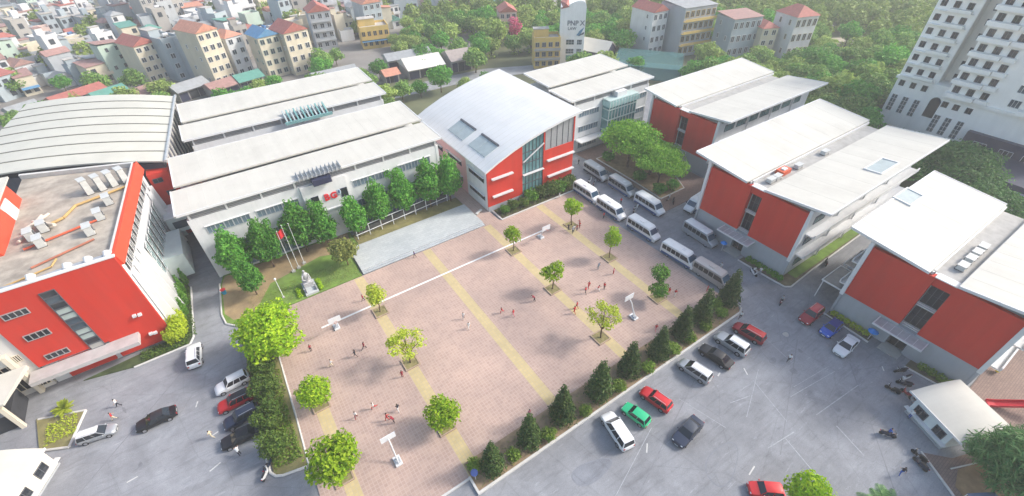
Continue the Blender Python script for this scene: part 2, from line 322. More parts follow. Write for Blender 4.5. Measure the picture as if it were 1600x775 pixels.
# worn white lines, paint marks and patches on the asphalt
PALE = mat('worn_line_paint', (.33, .345, .37), .8, .3, 3)
def ground_strip(x0, y0, x1, y1, w, z, m, name='parking_line'):
    a = math.atan2(y1 - y0, x1 - x0); L = math.hypot(x1 - x0, y1 - y0)
    return struct(name, MB().rbox((x0 + x1) / 2, (y0 + y1) / 2, z, L, w, .003, a), m)
for i, q in enumerate(((57, 6.5, 48.3, 7.7, .09), (57.2, 7.4, 50, 8.3, .07), (57.3, 3.6, 48.5, 4.4, .10), (49.1, 2.2, 48, -1.6, .12), (39.6, 5.3, 44.0, 4.7, .1), (42.4, 4.9, 41.2, .4, .1),
                       (46.5, 12, 44.6, 6, .07), (41, 11.6, 44, 10.8, .08), (36, 15.8, 37.6, 9.8, .06), (30, 15, 20, 11.4, .07), (54.6, 16.5, 53.5, 10.5, .07), (48.6, 12.6, 41, 9.2, .06))):
    ground_strip(*q[:4], q[4], .006, PALE)
for i, (x, y, L, a) in enumerate(((27.6, 13.5, 1.2, 40), (35.6, 4.8, 1.4, 10), (46.9, 13.4, 1.1, 60), (-15.8, 45.4, .9, 15), (-16.3, 40.8, 1.3, 20), (-17.2, 51.4, .9, 70), (43.5, 15.2, .8, 15), (-24.6, 44.7, 1.1, 5), (-14.2, 47.9, .8, 25), (62.8, 3.0, .8, 40), (38.6, 1.2, .9, 30))):
    ground_strip(x - math.cos(R_(a)) * L / 2, y - math.sin(R_(a)) * L / 2, x + math.cos(R_(a)) * L / 2, y + math.sin(R_(a)) * L / 2, .15, .009, mat('worn_white_paint', (.55, .55, .54), .8, .2, 4, dirt=.3), 'paint_mark')
def patch(cx, cy, rx, ry, a, m, z, name='asphalt_patch'):
    pts = []
    for i in range(28):
        t = 2 * math.pi * i / 28; k = 1 + .09 * math.sin(3 * t + cx); x, y = rx * k * math.cos(t), ry * k * math.sin(t)
        pts.append((cx + x * math.cos(a) - y * math.sin(a), cy + x * math.sin(a) + y * math.cos(a)))
    struct(name, MB().prism(pts, .001, z), m)
patch(20.2, 15.2, 2.7, 1.15, R_(-8), mat('patch_rim', (.20, .21, .24), .9, .15, 1.5), .004); patch(20.2, 15.2, 2.5, 1.0, R_(-8), asphalt('patch_asphalt', (.20, .212, .24)), .007)
patch(33.5, 7.2, 3.1, 1.5, R_(15), mat('patch_rim', (.20, .21, .24)), .004); patch(33.5, 7.2, 2.97, 1.4, R_(15), asphalt('patch_asphalt_light', (.235, .243, .263)), .007)
patch(57.5, 14.0, .62, .55, 0, mat('patch_rim', (.20, .21, .24)), .004, 'manhole_ring'); patch(57.5, 14.0, .48, .42, 0, CONC, .008, 'manhole_cover')
st_r = random.Random(3)
for i in range(26):
    x, y = st_r.choice(((st_r.uniform(24, 56), st_r.uniform(12, 19)), (st_r.uniform(-27, -13), st_r.uniform(40, 58)), (st_r.uniform(30, 60), st_r.uniform(-2, 12)), (st_r.uniform(57, 66), st_r.uniform(24, 64))))
    patch(x, y, st_r.uniform(.2, .75), st_r.uniform(.15, .5), st_r.uniform(0, 3), mat('oil_stain', (.185, .192, .212), .6, .25, 2), .0052 + i * .0001, 'oil_stain')
for q in ((22, 10, 40, 16.5), (40, 4, 58, 12.5), (-30, 46, -15, 62), (58.9, 24, 60.5, 66), (-26, 38, -12, 34), (46, -6, 60, 6)):
    ground_strip(*q, .10, .0048, mat('tar_seam', (.19, .195, .215), .8, .2, 2), 'tar_seam')
# square tree planters on the court
PL = [(9.2, 53.0), (35.0, 53.2), (48.6, 53.2), (34.8, 41.3), (48.0, 41.8), (47.5, 30.0), (9.1, 41.2), (34.4, 29.2), (-3.5, 41.9), (8.7, 29.8), (-4.0, 31.0)]
BRICKK = mat('brick_kerb', (.36, .27, .20), .9, .2, 2)
for x, y in PL:
    k = MB()
    k.box(x - 1.1, x + 1.1, y - 1.1, y - .92, .1, .26).box(x - 1.1, x + 1.1, y + .92, y + 1.1, .1, .26).box(x - 1.1, x - .92, y - .92, y + .92, .1, .26).box(x + .92, x + 1.1, y - .92, y + .92, .1, .26)
    struct('planter_kerb', k, BRICKK); struct('planter_soil', MB().box(x - .919, x + .919, y - .919, y + .919, .105, .2), mat('planter_earth', (.22, .19, .085), .95, .35, 2, bump=.6))

# ------------------------------------------------------------------ school blocks
def roof_slab(parent, x0, x1, ya, za, yb, zb, t=.28, name='roof', m=None, seams=0):
    mb = MB(); mb.hexa([(x0, ya, za - t), (x1, ya, za - t), (x1, yb, zb - t), (x0, yb, zb - t)], [(x0, ya, za), (x1, ya, za), (x1, yb, zb), (x0, yb, zb)])
    if ya > yb: mb.f = [f[::-1] for f in mb.f]
    r = mb.part(name, m or ROOFW, parent)
    # raised edge flashing, and standing seams across the slope
    e = MB()
    for xa, xb in ((x0 - .06, x0 + .12), (x1 - .12, x1 + .06)):
        e.hexa([(xa, ya, za - t - .03), (xb, ya, za - t - .03), (xb, yb, zb - t - .03), (xa, yb, zb - t - .03)], [(xa, ya, za + .07), (xb, ya, za + .07), (xb, yb, zb + .07), (xa, yb, zb + .07)])
    s = 1 if yb > ya else -1
    e.box(x0 + .121, x1 - .121, min(yb - .1 * s, yb + .06 * s), max(yb - .1 * s, yb + .06 * s), zb - t - .05, zb + .06)
    e.part('edge_flashing', FRAMEW, r)
    if seams:
        q = MB(); n = seams
        for i in range(1, n):
            x = x0 + (x1 - x0) * i / n
            q.hexa([(x - .035, ya, za), (x + .035, ya, za), (x + .035, yb, zb), (x - .035, yb, zb)], [(x - .02, ya, za + .012), (x + .02, ya, za + .012), (x + .02, yb, zb + .012), (x - .02, yb, zb + .012)])
        q.part('standing_seam', ROOFW, r, kind='stuff')
    return r
def red_block(label, X0, X1, Yr, Yl, Ym0, Ym1, zt=13.15, zb=4.3, sky=None, over=3.2):
    t = thing('school_block', label, 'school building', (X0, (Yr + Yl) / 2, 0), 0, 'red fronted school blocks')
    MB().box(X0 + .02, X0 + .9, Yr, Ym0, 0, zb - .003).box(X0 + .02, X0 + .9, Ym1, Yl, 0, zb - .003).box(X0 + .02, X0 + .9, Ym0 + .001, Ym1 - .001, 3.5, zb - .35).part('base_wall', GREYW, t)
    MB().box(X0 + .9, X1, Yr + .02, Ym0, 0, zt).box(X0 + .9, X1, Ym1, Yl - .02, 0, zt).box(X0 + 1.3, X1, Ym0, Ym1, 0, zt - .3).part('wall', WHITE, t)
    MB().box(X0 - .03, X0 + .9, Yr + .15, Ym0, zb, zt).part('red_panel', RED, t); MB().box(X0 - .03, X0 + .9, Ym1, Yl - .15, zb, zt).part('red_panel', RED, t)
    MB().box(X0 + .25, X0 + 1.3, Ym0 + .002, Ym1 - .002, zt - 1.35, zt + .02).part('red_panel', RED, t)
    MB().box(X0 - .1, X0 + 1.2, Ym0 - .1, Ym1 + .1, zt + .025, zt + .16).part('coping', FRAMEW, t)
    # window slot between the red panels: three lights with white ledges
    zz = zt - 1.36; h = (zz - zb + .3) / 2
    for k in range(2):
        z1 = zz - k * h; window(t, 'W', X0 + 1.29, (Ym0 + Ym1) / 2, z1 - h * .48, Ym1 - Ym0 - .1, h * .86, 3, FRAMED, GLASSD, 2)
        MB().box(X0 + .55, X0 + 1.28, Ym0 + .003, Ym1 - .003, z1 - h + .06, z1 - h + .22).box(X0 + .5, X0 + .75, Ym0 + .003, Ym1 - .003, z1 - h + .45, z1 - h + .55).part('ledge', FRAMEW, t)
    for y in (Yl - .15, Yr - .35):
        MB().box(X0 - .42, X0 + .35, y, y + .5, zb - .25, zt + .9).part('pillar', WHITE, t)
        MB().box(X0 - .2, X0 + .2, y + .1, y + .4, 0, zb - .26).part('pillar', GREYW, t)
    # clerestory strip under each roof half
    for ya, yb, s in ((Ym1 + .4, Yl - .2, 1), (Yr + .2, Ym0 - .4, -1)):
        lo, hi = (zt + .45, zt + 1.1) if s > 0 else (zt + 1.1, zt + .45)
        MB().hexa([(X0 + .55, ya, zt), (X0 + .85, ya, zt), (X0 + .85, yb, zt), (X0 + .55, yb, zt)], [(X0 + .55, ya, lo), (X0 + .85, ya, lo), (X0 + .85, yb, hi), (X0 + .55, yb, hi)]).part('clerestory', LOUVRE, t)
    zr = zt + .75
    roof_slab(t, X0 - .7, X1 + 1.5, Ym1 + .75, zr, Yl + over, zr + 1.05, seams=9); roof_slab(t, X0 - .7, X1 + 1.5, Ym0 - .15, zr + .05, Yr - 2.6, zr + 1.05, seams=9)
    # gutter between the halves
    MB().box(X0 + 1.3, X1 + .5, Ym0 - .02, Ym1 + .72, zt - .29, zt + .02).part('gutter_floor', CONC, t)
    MB().box(X0 + .3, X1 + 1.4, Ym1 + .5, Ym1 + .73, zt + .03, zr - .3).part('gutter_upstand', FRAMEW, t)
    # white sunshade ledges, pipes and window bands on the two long sides
    for y, s, f in ((Yr, -1, 'S'), (Yl, 1, 'N')):
        for z in (zb + .1, zb + 4.3):
            MB().box(X0 + 1.5, X1 - .5, min(y, y + s * 1.5), max(y, y + s * 1.5), z, z + .22).part('sunshade', WHITE, t)
            MB().box(X0 + 1.5, X1 - .5, min(y + s * 1.35, y + s * 1.52), max(y + s * 1.35, y + s * 1.52), z + .221, z + .7).part('sunshade_upstand', WHITE, t)
        for z in (2.2, 6.7, 10.9):
            n = int((X1 - X0 - 4) / 4.2)
            for i in range(n): window(t, f, X0 + 4.2 + i * 4.2, y - (.02 * s if True else 0), z, 3.2, 1.5, 4, FRAMED, GLASST)
        for xx in (X0 + 10.5, X0 + 19, X0 + 27.5):
            if xx < X1 - 1: MB().tube((xx, y + s * .25, .1), (xx, y + s * .25, zt + .3), .14, n=10).part('downpipe', FRAMEW, t)
    # entrance: canopy, dark double door
    ym = (Ym0 + Ym1) / 2 + .3
    c = MB().box(X0 - 2.1, X0 - .04, ym - 2.9, ym + 2.9, zb - .55, zb - .45).part('entrance_canopy', mat('canopy_sheet', (.40, .41, .42), .5, .2, .9), t)
    MB().box(X0 - 2.25, X0 - 2.11, ym - 3.05, ym + 3.05, zb - .62, zb - .36).box(X0 - 2.1, X0 - .05, ym - 3.05, ym - 2.91, zb - .62, zb - .36).box(X0 - 2.1, X0 - .05, ym + 2.91, ym + 3.05, zb - .62, zb - .36).part('canopy_frame', FRAMEW, c)
    for i in range(5):
        y = ym - 1.9 + i * .95; MB().box(X0 - 2.0, X0 - .3, y - .03, y + .03, zb - .449, zb - .40).part('canopy_rib', FRAMEW, c)
    dd = MB().box(X0 + .7, X0 + .85, Ym0 + .05, Ym1 - .05, .02, 2.9).part('entrance_door', GLASSD, t)
    MB().box(X0 + .6, X0 + .69, Ym0 + .05, Ym0 + .17, .02, 2.9).box(X0 + .6, X0 + .69, Ym1 - .17, Ym1 - .05, .02, 2.9).box(X0 + .6, X0 + .69, (Ym0 + Ym1) / 2 - .06, (Ym0 + Ym1) / 2 + .06, .02, 2.9).box(X0 + .6, X0 + .69, Ym0 + .171, Ym1 - .171, 2.78, 2.9).part('door_frame', FRAMED, dd)
    MB().box(X0 - 1.6, X0 + .59, Ym0 - .2, Ym1 + .2, .005, .15).part('door_step', CONC, t)
    MB().box(X0 + .585, X0 + .899, Ym0, Ym1, 2.91, 3.49).part('door_lintel', GREYW, t)
    if sky:
        for (xa, xb, ya, yb) in sky:
            za = zr + 1.05 * ((ya - Ym1 - .75) / (Yl + over - Ym1 - .75)) if ya > Ym1 else zr + .05 + 1.0 * ((Ym0 - .15 - ya) / (Ym0 - .15 - Yr + 2.6))
            zc = zr + 1.05 * ((yb - Ym1 - .75) / (Yl + over - Ym1 - .75)) if ya > Ym1 else zr + .05 + 1.0 * ((Ym0 - .15 - yb) / (Ym0 - .15 - Yr + 2.6))
            q = MB().hexa([(xa, ya, za - .1), (xb, ya, za - .1), (xb, yb, zc - .1), (xa, yb, zc - .1)], [(xa, ya, za + .07), (xb, ya, za + .07), (xb, yb, zc + .07), (xa, yb, zc + .07)]).part('skylight', GLASSL, t)
            f = MB(); w = .22
            for (a, b, c_, d) in ((xa - w, xa, ya - w, yb + w), (xb, xb + w, ya - w, yb + w)):
                f.hexa([(a, c_, za - .1), (b, c_, za - .1), (b, d, zc - .1), (a, d, zc - .1)], [(a, c_, za + .2), (b, c_, za + .2), (b, d, zc + .2), (a, d, zc + .2)])
            f.box(xa, xb, ya - w, ya - .001, za - .1, za + .2).box(xa, xb, yb + .001, yb + w, zc - .1, zc + .2); f.part('skylight_frame', FRAMEW, q)
    return t
b7 = red_block('red fronted school block beside the minibus row, orange box in its roof gutter', 68, 106, 21.5, 39.4, 29.15, 31.35, sky=[(85.3, 91.2, 20.4, 22.7)])
b8 = red_block('red fronted school block beside the guardhouse with blue and white cars parked before it', 67.5, 91.5, -4.2, 12.6, 2.85, 5.05, sky=[(79.3, 83.4, 13.7, 15.8)])
b5 = red_block('farther red fronted school block half hidden by the two spreading trees', 84.5, 119, 50.0, 67.8, 57.4, 60.0, zt=12.4, zb=3.9, over=2.6)
# glazed lean-to canopies in the lane between the two nearer red blocks
for (x0, x1) in ((68.6, 74.0), (75.0, 81.0)):
    c = MB().box(x0, x1, 13.0, 16.0, 3.55, 3.62).part('glass_canopy', mat('dusty_canopy_glass', (.20, .21, .21), .4, .2, .8)); tag(c, 'dusty glass lean to canopy by the grey lane, ' + ('nearer the dark red car' if x0 < 70 else 'farther from the dark red car'), 'canopy', 'glass canopies along the lane')
    f = MB().box(x0 - .12, x1 + .12, 16.001, 16.15, 3.5, 3.72).box(x0 - .12, x0 - .001, 13.0, 16.0, 3.5, 3.72).box(x1 + .001, x1 + .12, 13.0, 16.0, 3.5, 3.72); f.part('canopy_frame', FRAMEW, c)
    for xx in (x0 + .1, x1 - .1): MB().box(xx - .06, xx + .06, 15.85, 15.97, 0, 3.5).part('post', FRAMEW, c)

def white_block(label, X0, X1, Y0, wins, lows, ent=None, back=18.2, zt=12.45, teal=None):
    t = thing('school_block', label, 'school building', ((X0 + X1) / 2, Y0, 0), 0, 'white school blocks')
    MB().box(X0, X1, Y0, Y0 + back, 0, zt - .3).part('wall', WHITE, t)
    MB().box(X0 + .4, X1 - .4, Y0 + .16, Y0 + .5, zt - .299, zt + 1.05).box(X0 + .4, X0 + .7, Y0 + .81, Y0 + 8, zt + .001, zt + .85).box(X1 - .7, X1 - .4, Y0 + .81, Y0 + 8, zt + .001, zt + .85).part('clerestory', LOUVRE, t)
    lv = MB()
    for z in (-.15, .15, .45): lv.box(X0 + .5, X1 - .5, Y0 + .08, Y0 + .159, zt + z, zt + z + .07)
    lv.part('louvre_blade', GREYW, t, kind='stuff')
    n = max(3, int((X1 - X0) / 5.4))
    for i in range(n + 1):
        x = X0 + .3 + (X1 - X0 - .9) * i / n; MB().box(x, x + .3, Y0 - .06, Y0 + .155, zt - .298, zt + 1.05).part('roof_post', FRAMEW, t)
    roof_slab(t, X0 - 1.1, X1 + .9, Y0 + 7.9, zt + 1.45, Y0 - .5, zt + 1.34, seams=20); roof_slab(t, X0 - .4, X1 + .9, Y0 + 8.6, zt + 1.75, Y0 + back + 1.6, zt + 2.1, seams=20)
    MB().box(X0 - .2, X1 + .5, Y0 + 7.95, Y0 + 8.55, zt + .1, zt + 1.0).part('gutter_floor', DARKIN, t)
    for (xa, xb, za, zb, nn) in wins + lows:
        for i in range(nn):
            w = (xb - xa) / nn; window(t, 'S', xa + w * (i + .5), Y0, (za + zb) / 2, w - .06, zb - za, 2, mat('grey_frame', (.40, .43, .46), .5, .06, 1), GLASSF)
        MB().box(xa - .15, xb + .15, Y0 - .22, Y0 - .005, zb + .06, zb + .16).part('window_hood', WHITE, t)
    for xa in (X0 - .05, X1 - .5): MB().box(xa, xa + .55, Y0 - .06, Y0 + .3, 0, zt - .305).part('corner_pilaster', WHITE, t)
    MB().box(X0 + .6, X1 - .6, Y0 - .14, Y0 - .003, 3.4, 3.75).part('floor_band', WHITE, t)
    return t
b3 = white_block('long white school block behind the green tree row, red letters on its entrance wall', -11, 33, 77,
                 [(-9.2, -2.6, 8.85, 10.25, 5), (-1.5, 5.4, 8.9, 10.2, 5), (15.2, 22.3, 8.85, 10.2, 5), (24.3, 31.0, 8.9, 10.4, 5)],
                 [(-9.2, -2.6, 4.6, 6.0, 5), (-1.5, 5.4, 4.6, 6.0, 5), (15.2, 22.3, 4.6, 6.0, 5), (24.3, 31, 4.6, 6.0, 5), (-9.2, 5.0, .5, 2.9, 8), (15.2, 31, .5, 2.9, 9)])
MB().box(6.2, 14.0, 76.4, 76.99, 0, 12.1).part('entrance_wall', WHITE, b3)
MB().box(6.0, 14.2, 76.1, 76.39, 6.35, 6.6).part('canopy_ledge', WHITE, b3)
for x, w in ((8.0, 1.3), (13.2, 1.25)): window(b3, 'S', x, 76.4, 8.95, w, 1.75, 1, NAVY, GLASSD)
fr = MB().box(8.4, 11.6, 75.4, 77.4, 12.2, 13.3).part('roof_lantern', NAVY, b3)
for i in range(11):
    x = 6.35 + i * .72; MB().hexa([(x, 75.9, 13.7), (x + .28, 75.9, 13.7), (x + .28, 78.2, 13.75), (x, 78.2, 13.75)], [(x + .2, 75.9, 14.4), (x + .3, 75.9, 14.4), (x + .3, 78.2, 14.5), (x + .2, 78.2, 14.5)]).part('roof_fin', mat('weathered_fin', (.38, .40, .42), .6, .3, 2), b3)
for ch, x, m, sz in (('B', 10.0, 'red_letter', 1.75), ('G', 11.25, 'red_letter', 1.65)):
    o = link('letter', text_mesh(ch, sz, .09, mat(m, (.6, .02, .03), .5, .05, 1)), b3); o.location = Vector((x, 76.29, 8.95)) - b3.location; o.rotation_euler = (R_(90), 0, 0)
sg = MB().ball((12.25, 76.28, 9.3), .38, .08, .62, 12, 8).part('emblem', mat('silver_emblem', (.45, .52, .58), .4, .1, 2), b3)
MB().ball((12.3, 76.2, 9.45), .2, .07, .36, 10, 6).part('emblem_core', mat('blue_emblem', (.05, .12, .25), .4, .1, 2), sg)
b2 = white_block('rear white school block with a teal frame standing on its low roof', -7.6, 33, 105.8,
                 [(-6, 1, 8.8, 10.2, 4), (3, 9, 8.8, 10.2, 4), (20, 31, 8.8, 10.2, 7)], [], back=17.5)
TEAL = mat('teal_steel', (.16, .33, .33), .5, .2, 1.5)
fr = MB().box(12.2, 19.6, 103.6, 105.2, 12.6, 13.1).part('roof_lantern', NAVY, b2)
for i in range(12):
    x = 10.6 + i * .78; MB().hexa([(x, 102.9, 13.2), (x + .3, 102.9, 13.2), (x + .3, 106.6, 14.0), (x, 106.6, 14.0)], [(x, 102.9, 13.5), (x + .3, 102.9, 13.5), (x + .3, 106.6, 14.7), (x, 106.6, 14.7)]).part('frame_slat', TEAL if i % 2 else GLASSL, b2)
MB().box(10.2, 20.2, 102.6, 102.88, 12.9, 13.5).part('frame_beam', TEAL, b2)
b4 = white_block('white school block with a teal glass stair bay behind the spreading trees', 66.8, 91.3, 75.6,
                 [(68.7, 74.9, 9.0, 10.3, 4), (86.2, 91, 9.0, 10.3, 3)], [(68.8, 75.0, 5.2, 6.6, 4), (86.2, 91, 5.2, 6.4, 3), (69, 75, 1, 3, 4)], back=17.5)
bay = MB().box(76.1, 85.2, 73.4, 75.59, 2.0, 11.8).part('stair_bay', GLASST, b4)
for z in (4.4, 7.1, 9.6, 11.8): MB().box(75.9, 85.4, 73.2, 75.58, z, z + .22).part('floor_plate', mat('pale_teal_panel', (.45, .56, .55), .5, .08, 1), bay)
for i in range(10): MB().box(76.1 + i, 76.18 + i, 73.3, 73.39, 2, 11.79).part('mullion', FRAMEW, bay)
pb = MB().box(75.7, 85.6, 72.9, 73.1, 10.5, 11.75).box(75.7, 75.9, 73.1, 75.5, 10.5, 11.75).part('glass_parapet', mat('teal_parapet_glass', (.30, .47, .47), .2, .15, 1), bay)
for i in range(11): MB().box(75.75 + i * .95, 75.83 + i * .95, 72.84, 72.899, 10.5, 11.8).part('parapet_post', FRAMEW, pb)
MB().box(68, 76, 73.2, 75.59, 3.5, 3.75).part('canopy_ledge', WHITE, b4)
MB().box(79, 82, 74.0, 75.4, 12.03, 13.2).part('lift_housing', WHITE, bay)

# central hall with the swept roof
hall = thing('hall', 'school hall with a swept white roof and red front around a tall glass bay', 'school hall', (48.6, 66.4, 0))
def zc(x):   # roof profile
    return float(np.interp(x, [37.2, 40, 43.84, 47.5, 51.5, 56, 60.6], [9.75, 11.1, 12.6, 13.75, 14.75, 15.6, 16.15]))
def curved(x0, x1, n, f): return [(x0 + (x1 - x0) * i / n, f(x0 + (x1 - x0) * i / n)) for i in range(n + 1)]
def front_panel(x0, x1, z0, y0, y1, drop=.35):
    pts = curved(x0, x1, 8, lambda x: zc(x) - drop); mb = MB(); poly = [(x0, z0), (x1, z0)] + pts[::-1]
    n = len(poly); mb.add([(x, y0, z) for x, z in poly] + [(x, y1, z) for x, z in poly], [tuple(range(n)), tuple(range(2 * n - 1, n - 1, -1))] + [((i + 1) % n, i, n + i, n + (i + 1) % n) for i in range(n)]); return mb
front_panel(37.8, 46.2, 1.2, 66.4, 66.75).part('red_panel', RED, hall)
front_panel(51.5, 59.5, 9.6, 66.55, 66.75, .4).part('louvre_panel', mat('silver_louvre', (.42, .43, .44), .45, .08, 1.2, metal=.3), hall)
for i in range(6): MB().box(51.9 + i * 1.5, 51.97 + i * 1.5, 66.47, 66.549, 9.7, zc(51.9 + i * 1.5) - .5).part('louvre_joint', FRAMED, hall)
MB().box(51.5, 59.5, 66.4, 66.75, 1.2, 9.598).box(59.2, 59.5, 66.38, 66.549, 9.6, 15.3).box(51.5, 51.8, 66.38, 66.549, 9.6, 14.2).part('red_panel', RED, hall)
gb = front_panel(46.2, 51.5, 1.0, 66.6, 66.75, .4).part('glass_bay', GLASST, hall)
for z in (3.4, 5.8, 8.2, 10.6): MB().box(46.22, 51.48, 66.48, 66.598, z, z + .13).part('transom', FRAMED, gb)
for i in range(1, 6): MB().box(46.2 + i * .883, 46.27 + i * .883, 66.5, 66.599, 1, zc(46.2 + i * .88) - .5).part('mullion', FRAMED, gb)
MB().tube((46.3, 66.2, 8.8), (51.4, 66.2, 11.6), .14).part('brace', FRAMEW, gb); MB().box(46.25, 51.45, 65.9, 66.47, 5.75, 5.9).part('ledge', FRAMEW, gb)
MB().box(37.9, 59.4, 66.76, 96.5, 0, 9.3).part('wall', WHITE, hall)
front_panel(38.0, 59.4, 9.31, 66.76, 96.4, .5).part('upper_wall', WHITE, hall)
MB().box(37.8, 59.5, 66.38, 66.75, 0, 1.19).part('plinth', GREYW, hall)
for x0, x1, z in ((38.7, 43.7, 7.5), (38.8, 43.6, 3.45), (52.3, 59.45, 7.25), (52.6, 59.55, 3.4)): MB().box(x0, x1, 65.8, 66.39, z - .14, z + .14).part('ledge', FRAMEW, hall)
PINK = mat('pale_pink_plaster', (.66, .40, .40), .85, .06, .5, streak=True)
MB().box(37.72, 37.88, 74.6, 96.4, .3, 9.2).part('pink_wall', PINK, hall)
MB().box(37.70, 37.88, 66.6, 74.58, .3, 9.2).part('side_wall', WHITE, hall)
for (ya, yb, z) in ((67.4, 73.4, 7.0), (67.4, 73.5, 2.9), (76.6, 82.7, 6.6), (85.3, 89, 6.2), (85, 89, 2.9), (76.6, 82, 2.9)):
    for i in range(3):
        w = (yb - ya) / 3; window(hall, 'W', 37.72, ya + w * (i + .5), z, w - .04, 1.15, 2, FRAMED, GLASSD)
    MB().box(37.3, 37.69, ya - .2, yb + .2, z + .65, z + .78).part('window_hood', FRAMEW, hall)
rf = MB(); P = curved(37.1, 60.7, 24, zc); n = len(P)
vs = [(x, y, z + dz) for y in (65.9, 97.2) for dz in (0, -.3) for x, z in P]
q = lambda a, b, i: (a * 2 + b) * n + i
fs = []
for i in range(n - 1):
    fs += [(q(0, 0, i), q(0, 0, i + 1), q(1, 0, i + 1), q(1, 0, i)), (q(0, 1, i), q(1, 1, i), q(1, 1, i + 1), q(0, 1, i + 1)), (q(0, 0, i), q(0, 1, i), q(0, 1, i + 1), q(0, 0, i + 1)), (q(1, 0, i), q(1, 0, i + 1), q(1, 1, i + 1), q(1, 1, i))]
fs += [(q(0, 0, 0), q(1, 0, 0), q(1, 1, 0), q(0, 1, 0)), (q(0, 0, n - 1), q(0, 1, n - 1), q(1, 1, n - 1), q(1, 0, n - 1))]
rf.add(vs, fs); roof = rf.part('roof', mat('hall_roof_sheet', (.66, .665, .66), .6, .04, .3, dirt=.1), hall); smooth_by_angle(roof)
e = MB()
for (xa, za), (xb, zb) in zip(P, P[1:]): e.hexa([(xa, 65.75, za - .42), (xb, 65.75, zb - .42), (xb, 65.898, zb - .42), (xa, 65.898, za - .42)], [(xa, 65.75, za + .06), (xb, 65.75, zb + .06), (xb, 65.898, zb + .06), (xa, 65.898, za + .06)])
e.part('edge_flashing', FRAMEW, roof)
e = MB()
for yy in np.arange(67.5, 97, 1.55):
    for (xa, za), (xb, zb) in zip(P, P[1:]): e.hexa([(xa, yy - .03, za), (xb, yy - .03, zb), (xb, yy + .03, zb), (xa, yy + .03, za)], [(xa, yy - .02, za + .012), (xb, yy - .02, zb + .012), (xb, yy + .02, zb + .012), (xa, yy + .02, za + .012)])
e.part('standing_seam', ROOFW, roof, kind='stuff')
for ya, yb in ((69.4, 76.0), (78.2, 84.8)):
    for k in range(2):
        y0 = ya + (yb - ya) / 2 * k; y1 = y0 + (yb - ya) / 2 - .12
        s = MB().hexa([(39.3, y0, zc(39.3) - .05), (42.4, y0, zc(42.4) - .05), (42.4, y1, zc(42.4) - .05), (39.3, y1, zc(39.3) - .05)], [(39.3, y0, zc(39.3) + .12), (42.4, y0, zc(42.4) + .12), (42.4, y1, zc(42.4) + .12), (39.3, y1, zc(39.3) + .12)]).part('skylight', GLASSL, hall)
        MB().hexa([(42.41, y0, zc(42.41) - .05), (42.75, y0, zc(42.75) - .05), (42.75, y1, zc(42.75) - .05), (42.41, y1, zc(42.41) - .05)], [(42.41, y0, zc(42.41) + .3), (42.75, y0, zc(42.75) + .3), (42.75, y1, zc(42.75) + .3), (42.41, y1, zc(42.41) + .3)]).part('skylight_hood', FRAMED, s)

# ------------------------------------------------------------------ left red block with plant terrace
rb = thing('red_block', 'big red block at the left with pipes and air units on its roof terrace', 'school building', (-26, 66, 0))
RP = [(-33, 66), (-18.6, 66), (-15.5, 94.5), (-32, 101)]
MB().prism([(-32.95, 66.45), (-18.75, 66.45), (-15.7, 94.4), (-31.9, 100.8)], .0, 14.9).part('wall', WHITE, rb)
MB().box(-33, -18.6, 66, 66.44, 3.9, 16.3).part('red_front', RED, rb)
MB().box(-25.2, -18.6, 66.0, 66.44, .4, 3.898).part('red_front', RED, rb); MB().box(-31.2, -25.9, 66.1, 66.44, .3, 3.45).part('red_front', RED, rb)
MB().box(-33.1, -18.5, 65.92, 66.5, 16.31, 16.5).part('coping', FRAMEW, rb)
ew = lambda y: -18.6 + 3.1 * (y - 66) / 28.5
MB().hexa([(-18.75, 66.45, 14.6), (-18.2, 66.45, 14.6), (-15.1, 94.5, 14.6), (-15.7, 94.5, 14.6)], [(-18.9, 66.45, 16.4), (-18.55, 66.45, 16.4), (-15.5, 94.5, 16.4), (-15.9, 94.5, 16.4)]).part('red_parapet', SUNLIT_RED, rb)
MB().hexa([(-19.2, 66.55, 14.9), (-18.95, 66.55, 14.9), (-15.95, 94.4, 14.9), (-16.2, 94.4, 14.9)], [(-19.2, 66.55, 16.45), (-18.95, 66.55, 16.45), (-15.95, 94.4, 16.45), (-16.2, 94.4, 16.45)]).part('parapet_back', KERB, rb)
MB().hexa([(-32, 100.4, 14.9), (-15.6, 94.0, 14.9), (-15.6, 94.5, 14.9), (-32, 101, 14.9)], [(-32, 100.4, 16.4), (-15.6, 94.0, 16.4), (-15.6, 94.5, 16.4), (-32, 101, 16.4)]).part('parapet_back', KERB, rb)
MB().prism([(-32.9, 66.5), (-19.21, 66.55), (-16.21, 94.0), (-31.9, 100.3)], 14.901, 15.7).part('terrace_floor', mat('weathered_screed', (.40, .355, .30), .95, .34, .45, dirt=.7, bump=.3), rb)
for i in range(11):
    h = 11 / 11; z = 14.6 - i * 1.0
    m = GLASSD if i in (0, 2, 9) else (GLASSB if i in (1, 5, 6) else CONC if i == 10 else mat('pale_green_glass', (.36, .42, .40), .25, .1, 1))
    w = window(rb, 'S', -26.5 + .0 * i, 66, z - .5, 1.6, .98, 1, FRAMED, m, d=.14)
for z, hh in ((12.9, .95), (8.95, 1.05), (5.05, .95)): window(rb, 'S', -30.4, 66, z, 2.5, hh, 4, STEEL, GLASSD, d=.16)
for x, z in ((-20.9, 6.6), (-20.3, 6.5), (-20.7, 2.6), (-20.2, 2.5)): MB().box(x - .22, x + .22, 65.6, 65.99, z - .17, z + .17).part('wall_vent', FRAMEW, rb)  # small white vent boxes on the red front
MB().box(-34, -21.8, 63.7, 65.98, 3.05, 3.65).part('canopy', mat('grey_canopy_panel', (.45, .43, .43), .7, .12, .9, dirt=.25), rb)
window(rb, 'S', -28.4, 66.09, 1.9, 3.2, 1.2, 3, FRAMED, GLASSD)
